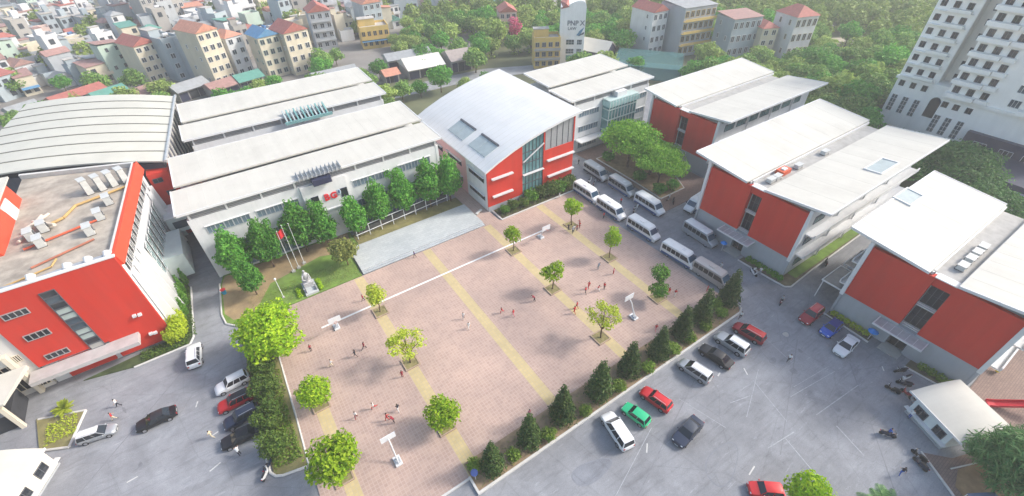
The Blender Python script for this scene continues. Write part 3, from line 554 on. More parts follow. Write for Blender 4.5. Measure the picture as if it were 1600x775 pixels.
# east side: white blade fins, glass strip, shaded top windows
for i in range(13):
    y = 67.4 + i * 2.1
    if i < 4 or i > 10: MB().hexa([(ew(y) - .02, y, .8), (ew(y) + 1.5, y + .25, .8), (ew(y) + 1.5, y + .4, .8), (ew(y) - .02, y + .2, .8)], [(ew(y) - .02, y, 12.2), (ew(y) + .55, y + .25, 12.2), (ew(y) + .55, y + .4, 12.2), (ew(y) - .02, y + .2, 12.2)]).part('blade_fin', FRAMEW, rb)
    if i < 12: window(rb, 'E', ew(y + 1.05) + .02, y + 1.05, 13.4, 1.5, 1.6, 2, FRAMEW, GLASSD)
    if 3 < i < 11: window(rb, 'E', ew(y + 1.05) + .05, y + 1.05, 7.4, 1.95, 6.4, 2, FRAMEW, GLASST, 4)
BOXG = mat('pale_green_panel', (.60, .66, .64), .7, .06, .8)
MB().box(-17.3, -14.2, 79, 87.5, 1.2, 5.6).part('entrance_bay', BOXG, rb)
# terrace clutter
ACM = mat('air_unit_casing', (.50, .51, .50), .5, .12, 1.5, dirt=.15)
def ac_unit(x, y, z, lab, w=1.0, l=1.5, h=1.6, rz=0., group='air units on the left block terrace', tilt=0.):
    t = thing('air_unit', lab, 'air conditioner', (0, 0, 0), 0, group)
    MB().hexa([(-w / 2, -l / 2, .12), (w / 2, -l / 2, .12), (w / 2, l / 2, .12), (-w / 2, l / 2, .12)], [(-w / 2 + .05, -l / 2 + .05, h), (w / 2 - .05, -l / 2 + .05, h), (w / 2 - .05, l / 2 - .05, h), (-w / 2 + .05, l / 2 - .05, h)]).part('casing', ACM, t)
    MB().tube((w / 2 + .005, 0, h * .55), (w / 2 + .05, 0, h * .55), .42, n=12).part('fan_grille', FRAMED, t)
    MB().box(-w / 2 - .05, w / 2 + .05, -l / 2 + .1, -l / 2 + .2, 0, .119).box(-w / 2 - .05, w / 2 + .05, l / 2 - .2, l / 2 - .1, 0, .119).part('stand', BLACKP, t)
    MB().box(-w / 2 - .04, w / 2 + .04, -l / 2 - .04, l / 2 + .04, h + .001, h + .06).part('lid', ACM, t)
    t.location = (x, y, z); t.rotation_euler = (0, 0, rz); return t
for k, (x, y, lab) in enumerate(((-22.6, 91.4, 'leftmost of four tall air units along the back parapet'), (-20.9, 91.6, 'second from left of four tall back parapet air units'), (-19.3, 92.0, 'third from left of four tall back parapet air units'), (-17.7, 92.2, 'rightmost of four tall air units along the back parapet'))):
    ac_unit(x, y - 1.5, 14.95, lab, .9, 1.6, 2.5, R_(20))
for x, y, lab in ((-19.9, 84.5, 'grey air unit on the terrace just below the back row'), (-20.9, 80.3, 'grey air unit beside the end of the red pipe'), (-22.0, 76.6, 'grey air unit nearest the front on the terrace right half'),
                  (-27.6, 81.5, 'grey air unit by the tangle of white ducts'), (-27.6, 77.3, 'grey air unit standing over the red pipe'), (-28.9, 80.0, 'leaning grey air unit next to the orange stair house')):
    ac_unit(x, y, 14.95, lab, .95, 1.7, 1.4, R_(8))
def pipe(name, lab, pts, r, m, n=8):
    o = MB().path(pts, r, n).part(name, m); smooth_by_angle(o, 50); return tag(o, lab, 'pipe')
pipe('roof_pipe', 'red pipe running across the left block roof terrace', [(-29.5, 77.0, 15.25), (-21.2, 79.6, 15.25)], .16, REDPIPE)
pipe('roof_pipe', 'dull red pipe close to the front of the left terrace', [(-28.2, 71.6, 15.2), (-21.5, 74.3, 15.2)], .15, mat('dull_red_pipe', (.36, .13, .08), .6, .15, 1))
pipe('roof_pipe', 'stepped ochre pipe in front of the four tall air units', [(-16.9, 90.5, 15.25), (-17.6, 88.3, 15.25), (-24.2, 86.2, 15.25), (-25.5, 83.2, 15.25), (-27.0, 82.4, 15.25)], .2, OCHRE)
pipe('roof_pipe', 'thin rust red pipe behind the front ducts', [(-31.5, 68.9, 15.15), (-26, 70.4, 15.2), (-25.6, 72.0, 15.2)], .12, OCHRE)
pipe('roof_duct', 'silver lagged duct along the front parapet of the terrace', [(-32, 68.4, 15.4), (-27.6, 67.9, 15.4), (-23.3, 68.4, 15.4), (-19.9, 68.3, 15.4)], .33, STEEL, 10)
for x, lab in ((-27.6, 'left roof cowl by the front parapet'), (-23.9, 'second roof cowl by the front parapet'), (-21.7, 'third roof cowl by the front parapet'), (-19.6, 'roof cowl in the front right corner of the terrace')):
    t = thing('roof_cowl', lab, 'ventilator', (x, 67.5, 14.95), 0, 'cowls along the terrace front')
    MB().tube((x, 67.5, 14.95), (x, 67.5, 15.9), .4, .4, 12).part('shaft', STEEL, t); MB().tube((x, 67.6, 15.85), (x - .1, 66.95, 15.5), .5, .42, 12).part('hood', FRAMEW, t)
for a, b, r, lab in (((-29.0, 84.0, 15.5), (-26.2, 81.0, 15.6), .25, 'white duct tangled by the orange stair house'), ((-30.0, 82.0, 15.5), (-27.0, 84.6, 15.8), .22, 'white duct crossing over the other ducts'), ((-30.2, 79.2, 15.4), (-28.2, 85.6, 15.4), .2, 'long pale duct against the orange stair house')):
    pipe('roof_duct', lab, [a, b], r, mat('pale_duct', (.58, .50, .42), .7, .15, 1))
st = thing('stair_house', 'orange stair house with a white panel on the left roof terrace', 'roof structure', (-33, 84, 14.9))
MB().hexa([(-37, 76, 14.9), (-30.9, 76, 14.9), (-30.9, 92.5, 14.9), (-37, 92.5, 14.9)], [(-37, 76, 18.4), (-32, 76, 18.4), (-31.6, 92.5, 18.9), (-37, 92.5, 18.9)]).part('wall', SUNLIT_RED, st)
MB().hexa([(-31.05, 85.6, 15.3), (-30.9, 85.6, 15.3), (-30.9, 88.8, 15.3), (-31.05, 88.8, 15.3)], [(-31.55, 85.6, 18.0), (-31.4, 85.6, 18.0), (-31.3, 88.8, 18.0), (-31.45, 88.8, 18.0)]).part('white_panel', FRAMEW, st)
MB().hexa([(-40, 75, 18.6), (-31.4, 75, 18.5), (-30.9, 93.5, 19.0), (-40, 93.5, 19.3)], [(-40, 75, 18.9), (-31.4, 75, 18.75), (-30.9, 93.5, 19.25), (-40, 93.5, 19.6)]).part('roof', ROOFW, st)
for o in list(COL.objects):
    if o.parent is None and (o.get('group') in ('air units on the left block terrace', 'cowls along the terrace front') or o.name.startswith(('roof_pipe', 'roof_duct'))):
        o.location = (o.location.x * .981, o.location.y * .981 + (1.0 if 'cowl' in o.name else 0), o.location.z + .75)
        if o.type == 'MESH': o.scale = (.981, .981, 1)
# sports hall with the barrel roof, its slatted side, and the little red block before it
gym = thing('sports_hall', 'sports hall with a ribbed pale barrel roof and slatted dark side', 'sports hall', (-26, 115, 0))
FR, BR, BL, FL = Vector((-11.7, 95)), Vector((-7.7, 130)), Vector((-36.6, 146.4)), Vector((-43.2, 108.7))
def gp(u, v):    # u along the front, v towards the back
    p = (FL * (1 - u) + FR * u) * (1 - v) + (BL * (1 - u) + BR * u) * v
    return (p.x, p.y, 14.9 + 1.15 * (1 - (2 * u - 1) ** 2) - .3 * (1 - u))
PANEL = mat('cream_roof_sheet', (.53, .515, .45), .5, .06, .25, dirt=.12)
for k in range(8):
    v0, v1 = k / 8 + .004, (k + 1) / 8 - .004; mb = MB(); N = 14
    top = [(gp(i / N, v0), gp(i / N, v1)) for i in range(N + 1)]
    vs = []
    for a, b in top: vs += [a, b, (a[0], a[1], a[2] - .25), (b[0], b[1], b[2] - .25)]
    fs = []
    for i in range(N):
        a = 4 * i; b = a + 4; fs += [(a, b, b + 1, a + 1), (a + 2, a + 3, b + 3, b + 2), (a, a + 2, b + 2, b), (a + 1, b + 1, b + 3, a + 3)]
    fs += [(0, 1, 3, 2), (4 * N, 4 * N + 2, 4 * N + 3, 4 * N + 1)]
    o = mb.add(vs, fs).part('roof_panel', PANEL, gym); smooth_by_angle(o)
for k in range(1, 8):
    q = MB()
    for i in range(14):
        a, b = gp(i / 14, k / 8 - .0035), gp((i + 1) / 14, k / 8 - .0035); c, d = gp((i + 1) / 14, k / 8 + .0035), gp(i / 14, k / 8 + .0035); q.hexa(*[[(p[0], p[1], p[2] + z) for p in (a, b, c, d)] for z in (-.2, .1)])
    q.part('roof_rib', mat('olive_grey_rib', (.20, .20, .17), .7, .12, 1), gym)
mb = MB()
for i in range(14): a, b = gp(i / 14, 0), gp((i + 1) / 14, 0); c, d = gp(i / 14, 1), gp((i + 1) / 14, 1); mb.add([(p[0], p[1], p[2] - .26) for p in (a, b, d, c)], [(0, 1, 2, 3)])
mb.part('roof_lining', DARKIN, gym)
def side(u, d=0): return [(gp(u, v)[0] - d, gp(u, v)[1]) for v in (0, 1)]
a, b = Vector(side(1, .5)[0] + (0,)), Vector(side(1, .5)[1] + (0,)); a.y += .9; b.y -= .4
MB().hexa([(-42.5, 109.5, 0), tuple(a), tuple(b), (-36.8, 145.5, 0)], [(-42.5, 109.5, 14.0), (a.x, a.y, 14.4), (b.x, b.y, 14.4), (-36.8, 145.5, 14.0)]).part('wall', mat('dark_cladding', (.07, .075, .10), .7, .15, .8), gym)
for i in range(12):
    p = a.lerp(b, (i + .3) / 12); MB().hexa([(p.x + .02, p.y, 0), (p.x + .5, p.y, 0), (p.x + .5, p.y + .75, 0), (p.x + .02, p.y + .75, 0)], [(p.x + .02, p.y + 1.0, 14.2), (p.x + .3, p.y + 1.0, 14.2), (p.x + .3, p.y + 1.6, 14.2), (p.x + .02, p.y + 1.6, 14.2)]).part('slat', mat('pale_slat', (.62, .60, .55), .7, .1, 1), gym)
MB().path([(gp(1, 0)[0], gp(1, 0)[1], 15.0), (gp(1, 1)[0], gp(1, 1)[1], 15.0)], .28, 8).part('gutter', STEEL, gym)
an = thing('red_annex', 'small red block with two dark windows squeezed beside the sports hall', 'annex', (-13.4, 96, 0))
MB().prism([(-15.4, 94.7), (-12.2, 94.7), (-10.9, 96.2), (-10.7, 99), (-15.4, 99)], 0, 13.4).part('wall', RED, an)
for z, x in ((12.0, -14.2), (9.2, -13.2)): window(an, 'S', x, 94.7, z, 1.5, .9, 2, FRAMED, GLASSD)
br = thing('link_bridge', 'pale covered bridge between the left red block and the white block', 'bridge', (-13, 90, 0))
MB().box(-15.6, -10.9, 88.6, 93.6, 4.2, 7.2).part('wall', BOXG, br); MB().box(-15.7, -10.9, 88.4, 93.8, 7.201, 7.4).part('roof', mat('pale_bridge_roof', (.6, .62, .64), .7, .1, .6, dirt=.2), br); MB().box(-14.8, -11.6, 88.5, 88.599, 5, 6.4).part('window_band', GLASSB, br)
ax = thing('annex_wing', 'cream and grey wing under the red block at the far left', 'annex', (-40, 66, 0))
CREAM = mat('cream_plaster', (.66, .60, .49), .85, .08, .6, streak=True, dirt=.12); WARMW = mat('warm_white_plaster', (.62, .60, .57), .85, .07, .6, streak=True, dirt=.15)
MB().box(-62, -33.15, 66.3, 84, 0, 12.5).part('wall', WARMW, ax)
for x in (-34.9, -37.6, -41.5): MB().box(x, x + .5, 65.5, 66.29, 0, 7.6).part('pilaster', CREAM, ax)
for x, z, w, h in ((-35.9, 8.9, 2.2, 1.4), (-33.9, 6.3, .7, 1.2), (-35.8, 4.9, 2.0, 1.6), (-36.2, 2.0, 1.9, 2.2), (-34.0, 1.8, 1.3, 2.4), (-39.6, 8.9, 2.2, 1.4), (-39.6, 4.9, 2.4, 1.6)): window(ax, 'S', x, 66.3, z, w, h, 3, CREAM, GLASSD)
cn = MB().hexa([(-46, 60.0, 4.9), (-35.2, 60.0, 4.9), (-33.4, 65.4, 4.9), (-46, 65.4, 4.9)], [(-46, 60.0, 5.2), (-35.2, 60.0, 5.2), (-33.4, 65.4, 5.5), (-46, 65.4, 5.5)]).part('canopy_roof', ROOFW, ax)
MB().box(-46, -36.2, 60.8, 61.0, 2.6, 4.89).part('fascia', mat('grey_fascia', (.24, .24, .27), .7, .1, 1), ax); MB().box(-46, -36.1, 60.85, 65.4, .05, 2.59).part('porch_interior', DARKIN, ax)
for x in (-36.3, -40.6): MB().box(x, x + .45, 60.3, 60.79, 0, 4.88).part('porch_column', CREAM, ax)
# two gate houses
def gate_house(name, lab, org, u, L, D, h, wm, wins, rot_roof=1.0, ov=1.0):
    a = math.atan2(u[1], u[0]); t = thing(name, lab, 'gate house', (0, 0, 0))
    # local: x along the front wall, y out of the front (negative = inside)
    MB().box(0, L, -D, 0, 0, h).part('wall', wm, t)
    for (x, w, z, hh) in wins:
        window(t, 'N', x, 0, z, w, hh, 2, FRAMED, GLASSD)
    MB().box(-.05, L + .05, .005, .12, .0, .25).part('plinth', GREYW, t)
    MB().box(-.25, L + .25, .005, .55, .95, 1.05).part('counter_ledge', FRAMEW, t)
    mb = MB(); N = 12; ring = []
    for i in range(N + 1):
        y = .12 - (D + 1.0) * i / N; z = h + .12 + 1.0 * math.sin(math.pi * min(1, .12 + .88 * i / N) * .62) * rot_roof; ring.append((y, z))
    vs = []
    for y, z in ring: vs += [(-ov, y, z), (L + ov, y, z), (-ov, y, z - .2), (L + ov, y, z - .2)]
    fs = []
    for i in range(N):
        p = 4 * i; q = p + 4; fs += [(p, q, q + 1, p + 1), (p + 2, p + 3, q + 3, q + 2), (p, p + 2, q + 2, q), (p + 1, q + 1, q + 3, p + 3)]
    fs += [(0, 1, 3, 2), (4 * N, 4 * N + 2, 4 * N + 3, 4 * N + 1)]
    r = mb.add(vs, fs).part('roof', ROOFW, t); smooth_by_angle(r)
    MB().box(-ov - .06, L + ov + .06, .121, .2, ring[0][1] - .24, ring[0][1] + .04).part('edge_flashing', FRAMEW, r)
    mb = MB(); q = [(y, z - .2) for y, z in ring if -D < y < 0]
    for s in (0.02, L - .2):
        for (ya, za), (yb, zb2) in zip(q, q[1:]): mb.hexa([(s, ya, h), (s + .18, ya, h), (s + .18, yb, h), (s, yb, h)], [(s, ya, za), (s + .18, ya, za), (s + .18, yb, zb2), (s, yb, zb2)])
    mb.part('gable_infill', wm, t, kind='stuff')
    t.location = (org[0], org[1], 0); t.rotation_euler = (0, 0, a); return t
gate_house('guard_house', 'white guard house with curved roof and two dark windows at the right', (56.2, -6.2), (.406, .914), 4.95, 5.6, 2.75, mat('pale_grey_panel', (.62, .67, .67), .7, .06, .8), [(1.2, 1.3, 1.75, 1.25), (3.7, 1.5, 1.75, 1.25)])
MB().box(57.0, 57.4, -6.9, -6.5, .12, .13)
gate_house('gate_house', 'cream gate house with white roof in the lower left corner', (-31.9, 51.9), (-.436, -.9), 12.6, 5.0, 2.9, mat('cream_wall', (.72, .68, .58), .85, .06, .6, streak=True, dirt=.1), [(1.6, 1.5, 1.75, 1.3), (4.4, 1.5, 1.75, 1.3), (7.4, 1.5, 1.75, 1.3), (10.4, 1.5, 1.75, 1.3)], ov=.3)

# ------------------------------------------------------------------ apartment tower at the right
tw = thing('apartment_tower', 'white apartment tower with balconies rising out of the top right corner', 'apartment tower', (150, 28, 0))
TW = mat('tower_plaster', (.90, .885, .85), .8, .05, .5, streak=True, dirt=.08); TG = mat('tower_shade_plaster', (.72, .68, .62), .85, .06, .5, streak=True)  # TG: tower plaster with the shade of the recessed sides put into its colour
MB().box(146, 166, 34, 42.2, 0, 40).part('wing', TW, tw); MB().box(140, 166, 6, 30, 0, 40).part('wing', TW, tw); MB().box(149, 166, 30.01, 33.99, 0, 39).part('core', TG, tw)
MB().box(145.5, 150, 33.7, 42.6, 11.6, 12.2).part('cornice', TW, tw); MB().box(139.5, 144, 5, 30.4, 11.6, 12.2).part('cornice', TW, tw)
MB().box(144.5, 148.99, 30.01, 33.99, 0, 12.6).part('podium', TW, tw)
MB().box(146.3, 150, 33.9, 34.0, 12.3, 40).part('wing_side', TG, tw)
ar = MB(); P = [(31.0, 5.0), (33.2, 5.0)] + [(32.1 + 1.1 * math.cos(t), 8.6 + 1.3 * math.sin(t)) for t in np.linspace(0, math.pi, 10)]
ar.add([(144.4, y, z) for y, z in P] + [(144.49, y, z) for y, z in P], [tuple(range(len(P))), tuple(range(2 * len(P) - 1, len(P) - 1, -1))] + [(i, len(P) + i, len(P) + (i + 1) % len(P), (i + 1) % len(P)) for i in range(len(P))]); ar.part('arched_window', GLASSD, tw)
for k in range(9):
    z = 10.6 + k * 3.0 if k == 0 else 10.9 + k * 3.0
    for j, y in enumerate((40.9, 38.4, 35.9)): window(tw, 'W', 146, y, z, 1.15, 1.35, 2, FRAMED, GLASSD, d=.14)
    if k and k % 1 == 0:
        MB().box(145.2, 145.999, 34.6, 41.9, z - 1.55, z - 1.4).part('floor_band', TW, tw)
        MB().box(144.9, 145.99, 35.0, 39.2, z - 1.39, z - .78).part('balcony', TW, tw)
    window(tw, 'W', 149, 32, z, 1.2, 1.3, 2, FRAMED, GLASSD)
    if k:
        for j, y in enumerate((28.8, 26.2, 23.6)): window(tw, 'W', 140, y, z, 1.25, 1.45, 2, FRAMED, GLASSD, d=.14)
        MB().box(138.4, 139.999, 24.8, 30.2, z - 1.6, z - .75).part('balcony', TW, tw); MB().box(139.0, 139.998, 22.4, 24.7, z - 1.6, z - .75).part('balcony', TW, tw)
        for y in (18.4, 15.4, 11.5): window(tw, 'W', 140, y, z, 1.9, 1.6, 3, FRAMEW, GLASSB, d=.14)
        MB().box(138.2, 139.999, 8, 17.2, z - 1.6, z - .7).part('balcony', TW, tw)
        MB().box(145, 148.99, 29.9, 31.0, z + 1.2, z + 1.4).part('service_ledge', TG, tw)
for y in (40.9, 38.4, 35.9): window(tw, 'W', 146, y, 5.6, 1.3, 4.2, 2, FRAMEW, GLASSB, 4, d=.16)
for y in (29.2, 27.0, 24.6): window(tw, 'W', 140, y, 5.6, 1.3, 4.2, 2, FRAMEW, GLASSB, 4, d=.16); window(tw, 'W', 140, y, 10.2, 1.2, 1.3, 2, FRAMED, GLASSD)
MB().box(138.6, 139.99, 5, 22.4, 0, 6.6).part('dark_podium', NAVY, tw)
for y in (19.2, 14.5, 10.5): window(tw, 'W', 138.6, y, 4.2, 2.4, 1.6, 3, FRAMEW, GLASSD)
MB().box(126, 138.5, 5, 17.5, 0, 3.8).part('dark_podium', NAVY, tw)
MB().box(122, 125.99, 3, 12, 0, 2.6).part('podium_wing', GREYW, tw)

# ------------------------------------------------------------------ trees and plants
nr = np.random.RandomState(11)
def leaf_cloud(lobes, n, size, shell=.5, flat=.35, jit=.45, aspect=.62):
    """small rhombic leaf faces spread through ellipsoid lobes (cx,cy,cz,rx,ry,rz)"""
    L = np.array(lobes, float); vol = L[:, 3] * L[:, 4] * L[:, 5]; idx = nr.choice(len(L), n, p=vol / vol.sum())
    d = nr.normal(size=(n, 3)); d /= np.linalg.norm(d, axis=1)[:, None]
    r = shell + (1 - shell) * nr.rand(n) ** .6
    # bumpy surface, so that the outline is uneven
    r *= 1 + .16 * np.sin(d[:, 0] * 5 + idx) * np.cos(d[:, 1] * 4.3 + 2 * idx) + .10 * np.sin(d[:, 2] * 9 + idx)
    p = L[idx, :3] + d * r[:, None] * L[idx, 3:]
    nn = d * (1 - flat) + np.array([0, 0, flat]) + nr.normal(size=(n, 3)) * jit; nn /= np.linalg.norm(nn, axis=1)[:, None]
    a = np.cross(nn, nr.normal(size=(n, 3))); a /= np.linalg.norm(a, axis=1)[:, None]; b = np.cross(nn, a)
    s = (size * (.6 + .8 * nr.rand(n)))[:, None] / 2
    v = np.stack([p + a * s, p + b * s * aspect + nn * s * .25, p - a * s, p - b * s * aspect + nn * s * .25], 1).reshape(-1, 3)
    return v, np.arange(4 * n).reshape(-1, 4)
def cloud_mesh(name, v, f, m):
    me = bpy.data.meshes.new(name); me.from_pydata(v.tolist(), [], f.tolist()); me.materials.append(m); me.update(); return me
LF = {'lime': leaf('lime_leaf', (.20, .40, .012), (.46, .62, .03), .4), 'lime2': leaf('yellow_green_leaf', (.34, .46, .03), (.55, .60, .08), .4),
      'green': leaf('mid_green_leaf', (.06, .20, .02), (.17, .36, .035), .3), 'street': leaf('fresh_green_leaf', (.05, .22, .028), (.17, .43, .055), .3),
      'dark': leaf('dark_conifer_leaf', (.02, .065, .015), (.11, .16, .04), .15), 'darkb': leaf('dark_bush_leaf', (.04, .095, .014), (.13, .20, .03), .2),
      'spread': leaf('feathery_leaf', (.10, .29, .02), (.30, .53, .06), .35), 'wood': leaf('wood_leaf', (.09, .21, .04), (.26, .41, .09), .25),
      'wood2': leaf('wood_leaf_yellowish', (.19, .30, .06), (.40, .51, .13), .25), 'deep': leaf('deep_green_leaf', (.03, .12, .025), (.10, .25, .05), .25), 'shrub': leaf('shrub_leaf', (.09, .19, .02), (.24, .34, .05), .3),
      'pink': leaf('pink_blossom', (.55, .06, .16), (.70, .16, .30), .3), 'gold': leaf('yellow_shrub_leaf', (.38, .52, .02), (.62, .72, .05), .35), 'palm': leaf('frond_leaf', (.04, .15, .04), (.15, .29, .09), .25), 'olive': leaf('olive_leaf', (.16, .21, .05), (.34, .36, .09), .3)}
def trunk_mesh(h, r, limbs, lean=0., n=7):
    mb = MB(); k = 4; pts = [(lean * (i / k) ** 2 * h + .04 * math.sin(i * 2.1), .05 * math.cos(i * 1.7), h * i / k) for i in range(k + 1)]
    for i in range(k): mb.tube(pts[i], pts[i + 1], r * (1 - .45 * i / k), r * (1 - .45 * (i + 1) / k), n)
    for (z, x1, y1, z1, rr) in limbs:
        p0 = Vector(pts[-1]) * (z / h) if z < h else Vector(pts[-1]); p0.z = z; p1 = Vector((x1, y1, z1)); m = p0.lerp(p1, .5) + Vector((0, 0, .08 * (p1 - p0).length))
        mb.tube(p0, m, rr, rr * .7, 6); mb.tube(m, p1, rr * .7, rr * .3, 6)
    return mb
def ring_limbs(z0, z1, rad, n, rr, ph=0.): return [(z0, rad * math.cos(ph + 6.283 * i / n), rad * math.sin(ph + 6.283 * i / n), z1 * (1 + .1 * math.sin(i * 3)), rr) for i in range(n)]
KIND = {}
def kind_proto(kind, v):
    key = (kind, v)
    if key in KIND: return KIND[key]
    R = random.Random(hash(kind) % 1000 if False else sum(map(ord, kind)) * 7 + v * 13)
    u = R.uniform
    if kind == 'round':
        lob = [(0, 0, 3.3, 1.9, 1.9, 1.5)] + [(1.1 * math.cos(a), 1.1 * math.sin(a), 3.1 + u(-.4, .6), 1.3, 1.3, 1.05) for a in np.arange(0, 6.2, 1.25) + v]
        c = leaf_cloud(lob, 2300, .36, .6); tr = trunk_mesh(2.6, .12, ring_limbs(1.8, 3.3, 1.2, 5, .06)); m = LF['lime'] if v != 2 else LF['green']
    elif kind == 'airy':
        ls = ring_limbs(1.5, 3.9, 1.7, 6, .07, v); ls += [(2.2, .2, .1, 5.2, .07), (2.0, -.7, .6, 4.7, .05)]
        lob = [(l[1] * 1.05, l[2] * 1.05, l[3] + .1, .9, .9, .55) for l in ls] + [(0, 0, 3.2, 1.1, 1.1, .6)]
        c = leaf_cloud(lob, 900, .34, .2); tr = trunk_mesh(3.0, .13, ls); m = LF['lime2']
    elif kind == 'small':
        lob = [(0, 0, 2.4, 1.05, 1.05, .85), (u(-.5, .5), u(-.5, .5), 3.1, .75, .75, .6), (.6 * u(-1, 1), .6, 2.6, .7, .7, .5)]
        c = leaf_cloud(lob, 800, .28, .45); tr = trunk_mesh(2.0, .08, ring_limbs(1.4, 2.5, .6, 4, .04)); m = [LF['lime'], LF['green'], LF['lime2']][v % 3]
    elif kind == 'twohead':
        lob = [(-.75, 0, 2.5, 1.25, 1.25, .95), (1.0, .5, 4.0, 1.3, 1.3, .9), (.4, .2, 3.4, .7, .7, .5)]
        c = leaf_cloud(lob, 1500, .32, .5); tr = trunk_mesh(1.6, .1, [(1.4, -.7, 0, 2.6, .07), (1.5, 1.0, .5, 3.9, .07)]); m = LF['green']
    elif kind == 'conifer':
        lob = []
        for i in range(8):
            z = .75 + i * .72; r = 1.62 * (1 - i / 8.6) ** .85; lob += [(r * .45 * math.cos(a + i), r * .45 * math.sin(a + i), z + u(-.15, .15), r * .68, r * .68, .62) for a in (0, 1.57, 3.1, 4.7)]
        c = leaf_cloud(lob, 3800, .34, .35, .1, .6, .5); tr = trunk_mesh(5.2, .14, ring_limbs(1.2, 1.3, 1.5, 5, .05)); m = LF['dark']
    elif kind == 'street':
        lob = [(0, 0, 3.6, 2.3, 2.3, 2.0), (0, 0, 5.6, 1.8, 1.8, 2.0), (0, 0, 7.4, 1.0, 1.0, 1.5)] + [(1.5 * math.cos(a), 1.5 * math.sin(a), 3.0 + u(0, 2.8), 1.15, 1.15, .95) for a in np.arange(0, 6.2, .7)]
        lob += [(1.3 * u(-1, 1), 1.3 * u(-1, 1), u(2.6, 7.8), u(.6, .95), u(.6, .95), u(.5, .9)) for _ in range(8)]; c = leaf_cloud(lob, 5200, .42, .45, .35, .6); tr = trunk_mesh(5, .17, ring_limbs(2, 4, 1.4, 6, .08)); m = LF['street']
    elif kind == 'spread':
        lob = [(0, 0, 6.4, 4.5, 4.5, 1.6)] + [(4.6 * math.cos(a) * u(.8, 1.15), 4.6 * math.sin(a) * u(.8, 1.15), 5.8 + u(-.7, .7), 2.6, 2.6, 1.0) for a in np.arange(0, 6.2, .57)] + [(2.3 * math.cos(a), 2.3 * math.sin(a), 7.0 + u(-.3, .5), 2.1, 2.1, .95) for a in np.arange(0, 6.2, 1.05)]
        c = leaf_cloud(lob, 7500, .50, .35, .6); tr = trunk_mesh(3.4, .34, ring_limbs(2.6, 6, 4.2, 8, .16, v)); m = LF['spread'] if v != 2 else LF['deep']
    elif kind == 'big':
        lob = [(0, 0, 5.0, 3.7, 3.7, 3.2), (0, 0, 7.2, 2.7, 2.7, 1.9)] + [(2.6 * math.cos(a), 2.6 * math.sin(a), 3.6 + u(0, 3.6), 1.8, 1.8, 1.4) for a in np.arange(0, 6.2, .62)]
        c = leaf_cloud(lob, 5200, .50, .65); tr = trunk_mesh(4, .3, ring_limbs(2.2, 5, 2.4, 7, .13)); m = LF['lime']
    elif kind == 'bush':
        lob = [(0, 0, 1.9, 1.8, 1.8, 1.6)] + [(1.2 * math.cos(a), 1.2 * math.sin(a), 1.6 + u(0, 1.7), 1.0, 1.0, .9) for a in np.arange(0, 6.2, .9)]
        c = leaf_cloud(lob, 2200, .34, .45, .2, .6); tr = trunk_mesh(1.4, .12, ring_limbs(.8, 1.8, .9, 5, .06)); m = LF['darkb']
    elif kind == 'shrub':
        lob = [(0, 0, .75, .95, .95, .7)] + [(.6 * math.cos(a), .6 * math.sin(a), .7 + u(0, .5), .5, .5, .42) for a in np.arange(0, 6.2, 1.3)]
        c = leaf_cloud(lob, 700, .27, .4, .3); tr = trunk_mesh(.5, .05, ring_limbs(.3, .8, .5, 4, .03)); m = LF['shrub']
    elif kind == 'wood':
        lob = [(0, 0, 5.2, 3.6, 3.6, 2.6), (u(-1, 1), u(-1, 1), 7.2, 2.4, 2.4, 1.7)] + [(2.9 * math.cos(a), 2.9 * math.sin(a), 4.2 + u(0, 2.6), 1.9, 1.9, 1.5) for a in np.arange(0, 6.2, .8)]
        c = leaf_cloud(lob, 1500, .85, .6, .35); tr = trunk_mesh(3.6, .26, ring_limbs(2.2, 5, 2.2, 5, .12)); m = (LF['wood'], LF['wood2'], LF['street'])[v % 3]
    elif kind == 'pinktree':
        lob = [(0, 0, 5.0, 2.2, 2.2, 2.4), (0, 0, 2.4, 1.6, 1.6, 1.6), (.8, 0, 7, 1.5, 1.5, 1.2)]
        c = leaf_cloud(lob, 900, .6, .5); tr = trunk_mesh(3, .16, []); m = LF['pink']
    KIND[key] = (cloud_mesh('crown', c[0], c[1], m), tr.mesh('trunk', BARK, smooth=True)); return KIND[key]
def tree(kind, v, x, y, lab, z=0., s=1., name='tree', group=None, rz=None, cat='tree', leafm=None):
    cm, tm = kind_proto(kind, v)
    if leafm is not None:
        k2 = (kind, v, leafm.name)
        if k2 not in KIND: c2 = cm.copy(); c2.materials.clear(); c2.materials.append(leafm); KIND[k2] = c2
        cm = KIND[k2]
    t = thing(name, lab, cat, (x, y, z), rng.uniform(0, 6.28) if rz is None else rz, group)
    link('trunk', tm, t); link('crown', cm, t); t.scale = s if hasattr(s, '__len__') else (s, s, s * rng.uniform(.94, 1.06)); return t
# court trees, one per square planter
GC = 'small trees in square planters on the court'
tree('small', 0, 9.2, 53.0, 'small lime tree at the left end of the white court line', .1, (1.4, 1.4, 1.5), group=GC, leafm=LF['lime2'])
tree('small', 1, 35.0, 53.2, 'small bright green tree at the white line beyond the middle strip', .1, (1.35, 1.35, 1.6), group=GC, leafm=LF['lime'])
tree('small', 3, 48.6, 53.2, 'lime tree with a huddle of children standing under it', .1, (1.55, 1.55, 1.8), group=GC)
tree('small', 4, 34.8, 41.3, 'tree with a dark lower crown and thin pale top shoots', .1, (1.5, 1.5, 1.6), group=GC, leafm=LF['lime'])
tree('small', 2, 48.0, 41.8, 'small green tree between the red pupils and the minibuses', .1, (1.25, 1.25, 1.8), group=GC, leafm=LF['lime'])
a = tree('twohead', 0, 47.5, 30.0, 'two headed dark green tree in the planter nearest the grey minibus', .1, 1.15, rz=.5, group=GC, leafm=LF['green'])
tree('airy', 0, 9.1, 41.2, 'sparse yellow green tree with open branches left of the court middle', .1, (1.12, 1.12, 1.15), group=GC)
